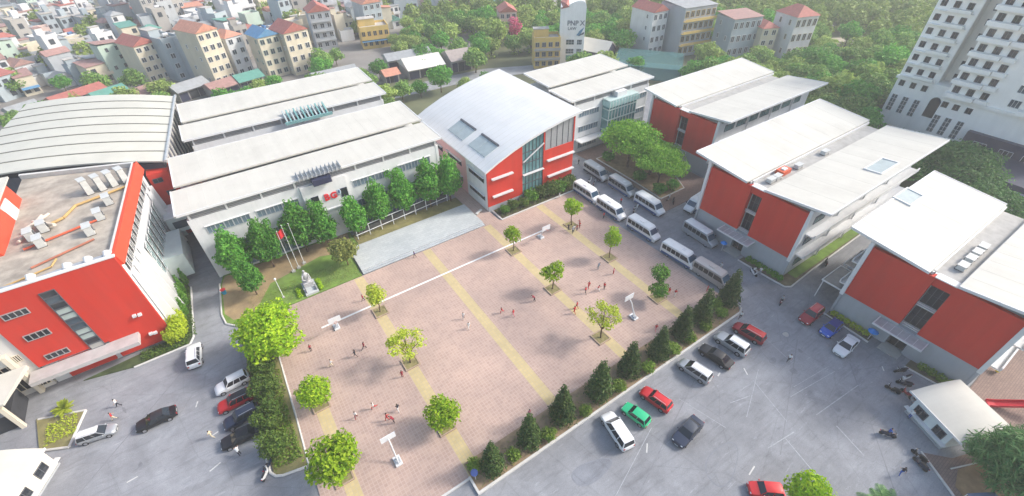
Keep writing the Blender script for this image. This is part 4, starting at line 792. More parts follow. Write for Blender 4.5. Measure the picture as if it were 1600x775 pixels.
tree('airy', 1, 34.4, 29.2, 'thin yellow tree with a bare trunk showing near the conifer row', .1, (1.05, 1.05, 1.25), group=GC)
tree('round', 0, -3.5, 41.9, 'round clipped tree by the left edge of the court, above the larger one', .1, .98, group=GC)
tree('round', 1, 8.7, 29.8, 'round green tree straddling the left strip near the front of the court', .1, 1.0, group=GC, leafm=LF['lime'])
tree('round', 3, -4.0, 31.0, 'largest round lime tree, at the bottom edge of the court', .1, 1.3, group=GC)
tree('big', 0, -6.0, 53.4, 'big bright lime tree at the left corner of the court', .15, 1.0)
# conifers and low shrubs in the front planter
ordn = ['nearest the camera', 'second from the near end', 'third from the near end', 'fourth from the near end, opposite the white van', 'in the middle, opposite the red hatchback', 'opposite the silver people carrier', 'third from the far end', 'second from the far end', 'at the far end beside the grey minibus']
for i, (x, y, s) in enumerate(((10.9, 21.9, .92), (16.3, 22.1, .95), (21.5, 22.3, 1.08), (27.6, 22.2, 1.12), (33.3, 22.4, 1.02), (38.6, 22.0, 1.0), (44.2, 22.6, 1.0), (49.2, 22.9, 1.04), (55.6, 22.9, 1.1))):
    lab = 'dark conifer of the front planter row, ' + ordn[i]
    tree('conifer', i % 3, x, y, lab, .14, (s * 1.0, s * 1.0, s * 1.06), 'conifer', 'dark conifers in the planter along the car park')
for i, (x, y) in enumerate(((9.2, 23.2), (13.6, 21.6), (18.6, 21.3), (24.4, 21.2), (30.4, 21.3), (35.8, 21.2), (41.0, 21.3), (44.6, 21.3), (48.4, 21.5), (52.6, 21.8), (53.4, 23.4))):
    tree('shrub', i % 2, x, y, 'low yellow green shrub of the conifer planter, ' + ['first','second','third','fourth','fifth','sixth','seventh','eighth','ninth','tenth','eleventh'][i] + ' from the near end', .14, rng.uniform(.85, 1.15), 'shrub', 'low shrubs between the conifers', cat='shrub')
for i, (x, y, s, lab) in enumerate(((-8.4, 56.4, 1.0, 'dark bush beside the big lime tree, behind the white car'), (-8.3, 51.0, 1.05, 'dark bushy tree at the tails of the white and red cars'), (-8.8, 46.9, 1.15, 'dark bushy tree at the tail of the dark blue car'), (-9.4, 42.2, 1.1, 'dark bushy tree at the tail of the black sedan'), (-9.6, 38.2, 1.05, 'last dark bushy tree by the curved kerb and the scooters'))):
    tree('bush', i % 3, x, y, lab, .15, (s * .8, s * .8, s * .95), 'bushy_tree', 'dark bushy trees at the left planter')
ordn = ['first from the left', 'second from the left', 'a broad low one before the first two', 'fourth from the left', 'fifth from the left', 'sixth from the left, beside the red letters', 'seventh from the left', 'eighth from the left', 'second from the right end', 'last at the right end by the pink wall']
for i, (x, y, s) in enumerate(((-7.4, 74.6, .95), (-2.5, 74.2, .95), (-6.4, 68.6, .72), (3.6, 75.0, 1.02), (7.4, 74.2, .9), (13.2, 73.9, .84), (18.0, 74.6, .95), (23.4, 75.2, .98), (28.8, 74.8, 1.02), (33.2, 74.4, 1.0))):
    tree('street', i % 3, x, y, 'leafy tree before the long white block, ' + ordn[i], .15, (s * 1.1, s * 1.1, s * 1.27), 'street_tree', 'leafy trees before the white school block')
tree('round', 4, 8.6, 67.0, 'olive tree beside the corner of the grey stage terrace', .15, 1.1, leafm=LF['olive'])
for i, (x, y, s) in enumerate(((40.4, 64.3, 1.0), (42.6, 64.6, 1.3), (45.0, 64.2, 1.2), (47.4, 64.9, 1.6), (50.0, 64.8, 1.7), (52.2, 64.5, 1.9), (54.2, 64.1, 1.6), (56.2, 64.6, 1.5), (58.2, 65.2, 1.4))):
    tree('shrub', i % 3, x, y, 'garden shrub in the bed under the red hall front, ' + ['first','second','third','fourth','fifth','sixth','seventh','eighth','ninth','tenth','eleventh'][i] + ' from the left', .15, s, 'shrub', 'shrubs under the hall front', cat='shrub', leafm=LF['darkb'] if i % 3 else LF['green'])
tree('spread', 0, 73.5, 63.0, 'largest spreading tree of the brown paved island', .2, (1.0, 1.0, 1.3), 'spreading_tree', 'spreading trees on the brown island')
tree('spread', 1, 72.6, 53.0, 'nearer spreading tree of the island, over the parked scooters', .2, (.8, .8, 1.05), 'spreading_tree', 'spreading trees on the brown island')
tree('spread', 4, 75.2, 57.6, 'middle spreading tree of the island between the two others', .2, (.85, .85, 1.0), 'spreading_tree', 'spreading trees on the brown island')
for i, (x, y) in enumerate(((70.9, 51.0), (74.6, 50.6), (71.6, 57.4), (77.6, 60.6), (72.0, 67.8))): tree('shrub', i % 3, x, y, 'low shrub under the spreading trees, ' + ('at the near left corner of the bed', 'at the near right corner of the bed', 'halfway along the minibus side', 'halfway along the red block side', 'at the far end by the lane')[i], .26, 1.5, 'shrub', 'shrubs in the island bed', cat='shrub', leafm=LF['street'])
tree('spread', 3, 79.8, 68.2, 'spreading tree close against the white block with the teal bay', .2, .7, 'spreading_tree', 'spreading trees on the brown island')
for i, (x, y, s, lab) in enumerate(((119, 17.5, 1.25, 'broad deep green tree against the dark tower podium'), (113, 24.5, .95, 'deep green tree between the red blocks and the tower foot'), (111, 9.5, 1.0, 'deep green tree behind the right red block roof'), (107, 2.0, .9, 'deep green tree near the right edge behind the red block'), (124, 28.5, .9, 'deep green tree under the tall blue tower windows'))):
    tree('spread', 2, x, y, lab, 0, s, 'spreading_tree', 'deep green trees at the tower foot', leafm=LF['deep'])
# climbing plants and yellow shrubs beside the left red block
for i, (x, y, sz) in enumerate(((-16.4, 75.6, 2.9), (-16.3, 72.8, 3.0), (-16.6, 70.2, 2.6), (-15.9, 78.2, 2.4))):
    v, f = leaf_cloud([(0, 0, sz * .55, .45, .8, sz * .55), (0, 0, sz * 1.1, .25, .35, sz * .45)], 900, .26, .4)
    t = thing('climbing_plant', 'green climber on the white blade fins, ' + ['third from the front', 'second from the front', 'nearest the yellow shrubs', 'farthest from the yellow shrubs'][i], 'climbing plant', (x, y, .1), 0, 'climbers on the blade fins')
    link('foliage', cloud_mesh('foliage', v, f, LF['green']), t); MB().tube((x, y, .1), (x, y, sz), .05).part('stem', BARK, t)
for i, (x, y, s) in enumerate(((-17.6, 68.4, 1.1), (-17.4, 66.6, 1.3), (-17.7, 65.0, 1.35), (-18.7, 64.6, 1.0))):
    tree('shrub', i % 3, x, y, 'bright yellow shrub at the left red block corner, ' + ['first','second','third','fourth','fifth','sixth','seventh','eighth','ninth','tenth','eleventh'][i] + ' from the back', .1, (s * .85, s * .85, s * 1.9), 'shrub', 'yellow shrubs at the red corner', cat='shrub', leafm=LF['gold'])
def hedge(name, lab, x0, x1, y0, y1, h, m, n, z=.1):
    nx = max(2, int(max(x1 - x0, y1 - y0) / .9)); lob = []
    for i in range(nx):
        t = (i + .5) / nx; cx = x0 + (x1 - x0) * (t if x1 - x0 > y1 - y0 else .5); cy = y0 + (y1 - y0) * (t if y1 - y0 >= x1 - x0 else .5)
        lob.append((cx, cy, z + h * .5, max(.4, (x1 - x0) / (2 if x1 - x0 < y1 - y0 else 2 * nx) * 1.1), max(.4, (y1 - y0) / (2 if y1 - y0 < x1 - x0 else 2 * nx) * 1.1), h * .55 * rng.uniform(.8, 1.15)))
    v, f = leaf_cloud(lob, n, .25, .55); o = link(name, cloud_mesh(name, v, f, m)); return tag(o, lab, 'hedge')
hedge('hedge', 'trimmed green hedge along the grey base of the middle red block', 66.9, 67.9, 20.8, 27.6, 1.0, LF['green'], 1500)
hedge('hedge', 'yellow and green hedge by the blue and white cars', 66.4, 67.3, 7.0, 12.4, .9, LF['gold'], 900)
hedge('hedge', 'mixed shrub hedge between entrance canopy and guard house', 66.3, 67.3, -3.8, .6, 1.1, LF['shrub'], 900)
hedge('hedge', 'thin clipped hedge on the right of the statue', 2.6, 3.2, 63.3, 66.2, .8, LF['lime'], 500)
hedge('hedge', 'thin clipped hedge on the left of the statue', -.8, -.3, 63.3, 65.8, .5, LF['lime'], 350)
# ground cover that nobody could count
def ground_cover(name, polys, n, size, m, h=.25, z=.16):
    pts = []
    for (x0, x1, y0, y1, w) in polys:
        k = int(n * w); pts.append(np.stack([x0 + (x1 - x0) * nr.rand(k), y0 + (y1 - y0) * nr.rand(k), z + h * nr.rand(k) ** 1.5], 1))
    p = np.concatenate(pts); n = len(p); nn = nr.normal(size=(n, 3)) * .6 + (0, 0, .5); nn /= np.linalg.norm(nn, axis=1)[:, None]
    a = np.cross(nn, nr.normal(size=(n, 3))); a /= np.linalg.norm(a, axis=1)[:, None]; b = np.cross(nn, a); s = size * (.6 + .8 * nr.rand(n))[:, None] / 2
    v = np.stack([p + a * s, p + b * s * .5, p - a * s, p - b * s * .5], 1).reshape(-1, 3)
    return tag(link(name, cloud_mesh(name, v, np.arange(4 * n).reshape(-1, 4), m)), kind='stuff')
ground_cover('ground_cover', [(-10.4, -7.2, 36, 46, .5), (-10.2, -6.8, 46, 61, .5)], 5200, .3, LF['shrub'], .5)
ground_cover('low_planting', [(8.5, 30, 20.8, 23.9, .5), (30, 56, 20.8, 24.2, .5)], 1500, .22, LF['olive'], .25)
ground_cover('grass_tufts', [(-8, 9.4, 63.2, 68.5, .7), (12.3, 34.5, 71.5, 74.7, .3)], 3000, .16, LF['olive'], .12)
ground_cover('bed_planting', [(-23, -17, 63.4, 65.6, .3), (-18, -15.8, 64.5, 77, .3), (38.9, 59, 62.9, 66, .4)], 4200, .26, LF['darkb'], .45)
ground_cover('corner_planting', [(-33.5, -30.3, 55.4, 58.8, 1.)], 700, .26, LF['lime2'], .3, .2)
# palms / feathery trees at the bottom right
def palm(lab, x, y, z0, h, nf, L, lf, name='palm_tree', droop=1.0, width=.8, nl=26, lw=.09):
    mb = MB(); R = random.Random(int(x * 10)); vs = []; fs = []
    for k in range(nf):
        az = 6.283 * k / nf * 2.4 + R.uniform(-.2, .2); el = R.uniform(-.1, 1.25); pts = []
        d = Vector((math.cos(az) * math.cos(el), math.sin(az) * math.cos(el), math.sin(el))); p = Vector((0, 0, h)); st = L * R.uniform(.8, 1.1) / 9
        for i in range(10):
            pts.append(p.copy()); p = p + d * st; d = (d + Vector((0, 0, -.11 * droop))).normalized()
        for i in range(9): mb.tube(pts[i], pts[i + 1], .035 * (1 - i / 10), .03 * (1 - i / 10), 4)
        for i in range(nl):
            t = i / nl * 8.9; j = int(t); q = pts[j].lerp(pts[j + 1], t - j); ax = (pts[j + 1] - pts[j]).normalized(); sd_ = ax.cross(Vector((0, 0, 1))).normalized(); ln = width * math.sin(math.pi * (.12 + .86 * i / nl)) ** .7
            for s in (-1, 1):
                e = q + sd_ * s * ln * .9 + ax * ln * .45 + Vector((0, 0, -.22 * ln)); n = len(vs); w = ax * lw
                vs += [q - w * .5, q + w * .5, q.lerp(e, .6) + w * .45, e, q.lerp(e, .6) - w * .45]; fs.append((n, n + 1, n + 2, n + 3, n + 4))
    t = thing(name, lab, 'palm', (x, y, z0), 0); trk = MB()
    for i in range(6): trk.tube((.06 * math.sin(i), 0, h * i / 6), (.06 * math.sin(i + 1), 0, h * (i + 1) / 6), .2 - .012 * i, .2 - .012 * (i + 1), 8)
    link('trunk', trk.mesh('trunk', BARK), t); link('frond_stalks', mb.mesh('frond_stalks', lf), t)
    me = bpy.data.meshes.new('crown'); me.from_pydata([tuple(p) for p in vs], [], fs); me.materials.append(lf); link('crown', me, t); return t
def feathery(lab, x, y, s):
    k = 'feathery'
    if k not in KIND:
        lob = [(0, 0, 5, 3.0, 3.0, 2.6)] + [(2.4 * math.cos(a), 2.4 * math.sin(a), 4.2 + .9 * math.sin(3 * a), 1.7, 1.7, 1.5) for a in np.arange(0, 6.2, .7)] + [(1.3 * math.cos(a), 1.3 * math.sin(a), 6.4, 1.5, 1.5, 1.3) for a in np.arange(0, 6.2, 1.25)]
        v, f = leaf_cloud(lob, 6500, 1.15, .35, .5, .7, .10); KIND[k] = (cloud_mesh('crown', v, f, LF['palm']), trunk_mesh(4.5, .22, ring_limbs(2.5, 5, 2, 7, .09)).mesh('trunk', BARK))
    t = thing('feathery_tree', lab, 'tree', (x, y, .1), x); link('trunk', KIND[k][1], t); link('crown', KIND[k][0], t); t.scale = (s, s, s); return t
feathery('big dark tree with long narrow leaves in the lower right corner', 56.4, -10.8, 1.0)
feathery('second narrow leaved tree cut by the right frame edge', 61.5, -13.4, .95)
palm('small palm crown at the bottom edge beside the lime tree', 40.4, -5.6, 0, 3.6, 22, 2.8, LF['palm'])
palm('spiky grey green palm in the kerbed bed by the silver van', -31.6, 60.0, .2, .5, 26, 1.4, LF['lime2'], width=.3, droop=.6)
tree('round', 0, 35.4, -.3, 'lime tree at the bottom edge leaning over a red car', 0, (.95, .95, 1.45), leafm=LF['lime'])
tree('shrub', 0, 27.6, 3.2, 'top of a small lime bush at the bottom frame edge', 0, 1.2, 'shrub', cat='shrub', leafm=LF['lime'])
# woods behind the school
def inside(p, poly):
    c = False; n = len(poly)
    for i in range(n):
        (x1, y1), (x2, y2) = poly[i], poly[(i + 1) % n]
        if (y1 > p[1]) != (y2 > p[1]) and p[0] < (x2 - x1) * (p[1] - y1) / (y2 - y1) + x1: c = not c
    return c
WOOD = [(61, 166), (67, 184), (93, 221), (113, 214), (158, 182), (235, 168), (355, 102), (300, 60), (200, 22), (136, 37), (124, 40), (124, 45), (126, 90), (132, 115), (118, 138), (99, 149), (77, 147)]
CLEAR = [((134, 116), 8), ((144, 108), 10), ((156, 96), 9), ((170, 84), 8), ((109, 127), 7), ((104, 127), 6), ((152, 114), 15), ((161, 99), 11), ((141, 121), 8), ((178, 89), 9), ((131, 102), 11), ((112, 129), 11), ((103, 134), 10), ((150, 24), 24), ((215, 84), 9), ((198, 76), 7), ((227, 100), 7), ((108, 157), 8), ((150, 37), 9), ((90, 170), 9), ((121, 126), 7)]
ph = random.Random(5); pts = []
for k in range(9000):
    p = (ph.uniform(55, 355), ph.uniform(20, 225)); dist = math.hypot(*p)
    if not inside(p, WOOD) or any(math.hypot(p[0] - c[0], p[1] - c[1]) < r for c, r in CLEAR): continue
    md = 5.0 if dist < 200 else 6.0
    if any((p[0] - q[0]) ** 2 + (p[1] - q[1]) ** 2 < md * md for q in pts): continue
    pts.append(p)
pts += [(x, y) for x, y in ((-28, 212), (-23, 214), (-36, 186), (-43, 182), (-49, 176), (-40, 205), (-33, 228), (41, 177), (35, 172), (17, 163), (12, 162), (43, 154), (49, 155), (43, 148), (64, 152), (78, 140), (74, 174), (76, 189), (87, 176), (60, 131), (53, 131), (47, 131), (41, 130), (38, 121), (66, 126), (-19, 267), (-52, 211), (80, 145), (72, 123), (-25, 158), (-12, 152), (2, 152), (12, 150), (28, 149), (-38, 163), (-2, 140), (-36, 172), (-46, 168), (-22, 172), (-55, 160), (-62, 172), (-30, 163), (-14, 166), (-44, 176), (-20, 190), (8, 158), (20, 152), (33, 165), (-58, 186), (-30, 196), (-13, 176), (105, 117), (112, 112), (120, 106), (122, 74), (123, 62), (122, 52))]
for k in range(75):
    p = (ph.uniform(-60, 90), ph.uniform(205, 330))
    pts.append(p)
pts.sort(key=lambda p: p[0] ** 2 + p[1] ** 2); near, far = pts[:255], pts[255:]
for i, (x, y) in enumerate(near):
    s = ph.uniform(.7, 1.15) * (.8 if y > 120 and x < 85 else 1)
    wood = x > 90
    tree('wood', i % 6, x, y, 'dense leafy tree of the wood behind the school roofs' if wood else 'leafy tree among the houses and sheds behind the school', 0, (s, s, s * ph.uniform(.85, 1.1)), 'wood_tree', 'trees of the wood behind the school' if wood else 'trees among the houses')
vv = []; ff = []; n0 = 0
for (x, y) in far:
    s = ph.uniform(.75, 1.25); lob = [(x, y, 5.0 * s, 3.6 * s, 3.6 * s, 3.0 * s), (x + ph.uniform(-1, 1), y + ph.uniform(-1, 1), 7.2 * s, 2.4 * s, 2.4 * s, 1.9 * s), (x + ph.uniform(-2.5, 2.5), y + ph.uniform(-2.5, 2.5), 4.6 * s, 2.2 * s, 2.2 * s, 1.8 * s)]
    v, f = leaf_cloud(lob, 420, 1.35, .65); vv.append(v); ff.append(f + n0); n0 += len(v)
tag(link('far_wood', cloud_mesh('far_wood', np.concatenate(vv), np.concatenate(ff), LF['wood2'])), kind='stuff')
v, f = leaf_cloud([(x, y, .9, 2.6, 2.6, 1.3) for x, y in pts if x > 90], 26000, .8, .2); tag(link('undergrowth', cloud_mesh('undergrowth', v, f, LF['wood2'])), kind='stuff')
tree('pinktree', 0, 108, 160, 'pink flowering creeper tree beside the white sign tower', 0, 1.25, 'flowering_tree')

# ------------------------------------------------------------------ vehicles
def paint(name, col, metal=.15): return mat(name, col, .38, .04, 1.2, coat=.3, metal=metal, spec=.4)
GLC = glass('car_glass', (.02, .025, .032), .06)
VC = {}
def wheel_mesh(r, w):
    k = ('wh', r, w)
    if k not in VC:
        a = MB().tube((0, -w / 2, 0), (0, w / 2, 0), r, n=18); b = MB().tube((0, -w / 2 - .012, 0), (0, -w / 2 - .001, 0), r * .62, n=14).tube((0, w / 2 + .001, 0), (0, w / 2 + .012, 0), r * .62, n=14)
        for i in range(5):
            t = 6.283 * i / 5; b.box(-.001, .001, 0, 0, 0, 0)
        VC[k] = (a.mesh('tyre', RUBBER, smooth=False), b.mesh('rim', CHROME))
    return VC[k]
def add_wheels(t, pos, r, w):
    tm, rm = wheel_mesh(r, w)
    for x, y in pos:
        o = link('wheel', tm, t); o.location = (x, y, r); q = link('rim', rm, o)
def quad_panel(p, off, inset, t, name, m, d=.012):
    """glass panel lying just proud of a body face (four corners, anticlockwise from outside)"""
    P = [Vector(a) for a in p]; c = sum(P, Vector()) / 4; n = (P[1] - P[0]).cross(P[3] - P[0]).normalized()
    Q = [a.lerp(c, inset) + n * off for a in P]; B = [q - n * (off + .004) for q in Q]
    return MB().add([tuple(q) for q in Q] + [tuple(b) for b in B], [(0, 1, 2, 3), (7, 6, 5, 4), (0, 4, 5, 1), (1, 5, 6, 2), (2, 6, 7, 3), (3, 7, 4, 0)]).part(name, m, t)
def car(kind, name, lab, x, y, deg, pm, roofm=None, group='cars parked in the school yard', sc=1.0):
    """nose towards +x in the car's own frame"""
    D = {'sedan': (4.55, 1.76, 1.44, .90, [-1.62, 1.02], [-.95, .32], .86, 1.02), 'hatch': (3.75, 1.66, 1.48, .90, [-1.72, .86], [-1.42, .28], .90, .96), 'suv': (4.6, 1.84, 1.78, 1.06, [-2.12, .90], [-1.90, .30], 1.06, 1.10), 'mpv': (4.6, 1.80, 1.74, .98, [-2.18, 1.25], [-1.98, .45], .98, 1.02), 'van': (5.1, 1.94, 2.05, 1.10, [-2.45, 1.35], [-2.30, .55], 1.1, 1.12)}[kind]
    L, Wd, H, belt, cb, ct, zt_r, zt_f = D; w = Wd / 2; t = thing(name, lab, 'car' if kind != 'van' else 'van', (0, 0, 0), 0, group)
    hood = belt - .10; nose = .66; tail = belt - .04 if kind == 'sedan' else belt
    st = [(-L / 2, .36, tail - .16, w * .80), (-L / 2 + .10, .24, tail - .03, w * .90), (-L / 2 + .5, .20, tail, w * .98), (-L * .2, .19, belt, w), (L * .12, .19, belt, w), (cb[1], .19, belt - .02, w * .99), (L / 2 - .55, .20, hood, w * .96), (L / 2 - .15, .24, nose + .08, w * .86), (L / 2, .34, nose - .12, w * .70)]
    rings = []
    for (xx, z0, z1, hw) in st:
        h = z1 - z0; rings.append([(xx, -hw * .86, z0), (xx, -hw, z0 + h * .3), (xx, -hw, z0 + h * .72), (xx, -hw * .93, z1 - .015), (xx, -hw * .55, z1 + .02), (xx, hw * .55, z1 + .02), (xx, hw * .93, z1 - .015), (xx, hw, z0 + h * .72), (xx, hw, z0 + h * .3), (xx, hw * .86, z0)])
    b = MB().loft([r[::-1] for r in rings][::1]).part('body', pm, t); smooth_by_angle(b, 40)
    bw, tw_ = w * .92, w * .72
    cab = []
    for xx, hw, z in ((0, 0, 0),): pass
    lo = [(cb[0], -bw, belt - .02), (cb[1], -bw, belt - .02), (cb[1], bw, belt - .02), (cb[0], bw, belt - .02)]; hi = [(ct[0], -tw_, H - .07), (ct[1], -tw_, H - .07), (ct[1], tw_, H - .07), (ct[0], tw_, H - .07)]
    MB().hexa(lo, hi).part('cabin', pm, t)
    k = .10; xs = (ct[0] + .1, ct[1] - .1)
    r = MB().loft([[(a, -hw, z) , (a, -hw * .5, z + dz), (a, hw * .5, z + dz), (a, hw, z), (a, hw * .9, z - .05), (a, -hw * .9, z - .05)] for a, hw, z, dz in ((ct[0] - .03, tw_ * .97, H - .085, .01), (ct[0] + .3, tw_ * 1.01, H - .065, .06), (ct[1] - .3, tw_ * 1.01, H - .065, .06), (ct[1] + .03, tw_ * .96, H - .085, .01))]).part('roof', roofm or pm, t); smooth_by_angle(r, 50)
    quad_panel([lo[1], lo[2], hi[2], hi[1]], .014, .08, t, 'windscreen', GLC); quad_panel([lo[3], lo[0], hi[0], hi[3]], .014, .11, t, 'rear_window', GLC)
    n = 2 if kind in ('sedan', 'hatch') else 3
    for i in range(n):
        for s in (0, 1):
            f = lambda q, u: Vector(q[0 if not s else 3]).lerp(Vector(q[1 if not s else 2]), u)
            a0, a1 = .02 + .96 * i / n, .02 + .96 * (i + 1) / n; p = [f(lo, a0), f(lo, a1), f(hi, a1), f(hi, a0)]
            if s: p = [p[1], p[0], p[3], p[2]]
            quad_panel([tuple(v) for v in p], .012, .09, t, 'side_window', GLC)
    add_wheels(t, [(sx * L * .305 + .05, sy * (w - .09)) for sx in (-1, 1) for sy in (-1, 1)], .32 if kind in ('sedan', 'hatch') else .36, .2)
    for s in (-1, 1):
        MB().ball((L / 2 - .16, s * w * .62, nose - .02), .13, .17, .075, 8, 6).part('headlight', LAMPW, t); MB().box(-L / 2 - .012, -L / 2 + .1, s * w * .72 - .12, s * w * .72 + .1, tail - .34, tail - .12).part('tail_light', LAMPR, t)
        MB().ball((cb[1] - .28, s * (w + .06), belt + .06), .09, .1, .07, 8, 5).part('mirror', pm, t)
    MB().box(L / 2 - .06, L / 2 + .012, -w * .5, w * .5, .40, .50).part('grille', BLACKP, t); MB().box(L / 2 - .1, L / 2 + .02, -.22, .22, .28, .38).box(-L / 2 - .02, -L / 2 + .05, -.22, .22, .5, .6).part('number_plate', FRAMEW, t, kind='stuff')
    MB().box(-L / 2 + .02, -L / 2 + .2, -w * .78, w * .78, .22, .36).part('bumper', BLACKP, t)
    if kind in ('suv', 'mpv'):
        for s in (-1, 1): MB().box(ct[0] + .25, ct[1] - .2, s * tw_ * .85 - .025, s * tw_ * .85 + .025, H + .0, H + .045).part('roof_rail', STEEL, t)
    t.location = (x, y, .003); t.rotation_euler = (0, 0, R_(deg)); t.scale = (sc,) * 3; return t
P_W = paint('white_car_paint', (.72, .73, .74), 0); P_B = paint('black_car_paint', (.008, .009, .012), 0); P_N = paint('navy_car_paint', (.02, .03, .06)); P_S = paint('silver_car_paint', (.42, .44, .46), .5)
P_R = paint('red_car_paint', (.55, .02, .025)); P_DR = paint('dark_red_car_paint', (.30, .02, .03)); P_G = paint('green_car_paint', (.02, .42, .19), 0); P_BL = paint('blue_car_paint', (.02, .10, .48)); P_DG = paint('dark_grey_car_paint', (.06, .065, .075), .4); P_RS = paint('rose_red_paint', (.52, .05, .07))
car('van', 'parked_van', 'white van parked nose to the planter kerb, nearest the camera of its row', 25.9, 17.0, 80, P_W)
car('hatch', 'parked_car', 'bright green hatchback between the white van and the red hatchback', 29.4, 17.2, 101, P_G)
car('suv', 'parked_car', 'bright red car with glossy pale roof beside the green hatchback', 33.1, 17.3, 101, P_R, sc=.93)
car('sedan', 'parked_car', 'dark blue black sedan standing apart in the open yard, away from the kerb', 33.0, 12.0, 187, P_N, paint('slate_roof_tint', (.05, .06, .08), .4), sc=1.06)
car('mpv', 'parked_car', 'silver people carrier between the open gap and the black sedan', 40.8, 17.3, 100, P_S, P_W)
car('sedan', 'parked_car', 'glossy black sedan between two silver cars at the kerb', 45.2, 17.2, 98, P_B, sc=1.05)
car('suv', 'parked_car', 'silver off roader with white roof between black sedan and red car', 48.9, 17.3, 97, P_S, P_W, sc=1.06)
car('mpv', 'parked_car', 'red people carrier at the far end of the kerb row', 52.7, 17.1, 100, P_DR, P_R)
car('suv', 'parked_car', 'dark red off roader at the corner by the lane', 63.6, 13.8, 181, P_DR, P_RS)
car('hatch', 'parked_car', 'blue hatchback between the dark red and the white car', 63.4, 10.7, 180, P_BL, paint('dark_blue_roof', (.02, .04, .22)), sc=1.06)
car('sedan', 'parked_car', 'white saloon next to the blue hatchback near the entrance canopy', 62.0, 7.8, 182, P_W, sc=1.05)
car('suv', 'parked_car', 'white car standing alone at the corner of the left red block', -16.4, 60.0, 85, P_W, sc=1.02)
GL = 'cars parked by the left planter'
car('suv', 'parked_car', 'white car first of the four parked by the bushy trees', -12.6, 51.7, 184, P_W, sc=.95, group=GL)
car('suv', 'parked_car', 'red car with black roof beside the white one', -12.7, 48.4, 180, P_R, P_B, sc=.95, group=GL)
car('suv', 'parked_car', 'dark blue car between the red car and the black sedan', -12.4, 45.5, 184, P_N, sc=.95, group=GL)
car('sedan', 'parked_car', 'black sedan last of the four by the bushy trees', -12.9, 42.7, 178, P_B, sc=1.02, group=GL)
car('sedan', 'car', 'black sedan driving across the open yard at the left', -21.6, 51.5, 181, P_B, paint('grey_black_roof', (.03, .03, .035)), group='cars in the left yard')
car('mpv', 'car', 'silver minivan beside the kerbed triangular bed at the far left', -27.9, 53.4, -10, P_S, P_W, sc=.88, group='cars in the left yard')
car('hatch', 'parked_car', 'red car half under the lime tree at the bottom edge', 34.6, 2.6, 140, P_R, group='cars cut by the bottom edge')
car('sedan', 'parked_car', 'white car whose roof shows at the bottom edge', 29.6, 2.0, 170, P_W, group='cars cut by the bottom edge')
BLUES = mat('blue_skirt_paint', (.05, .10, .24), .4, .08, 1)
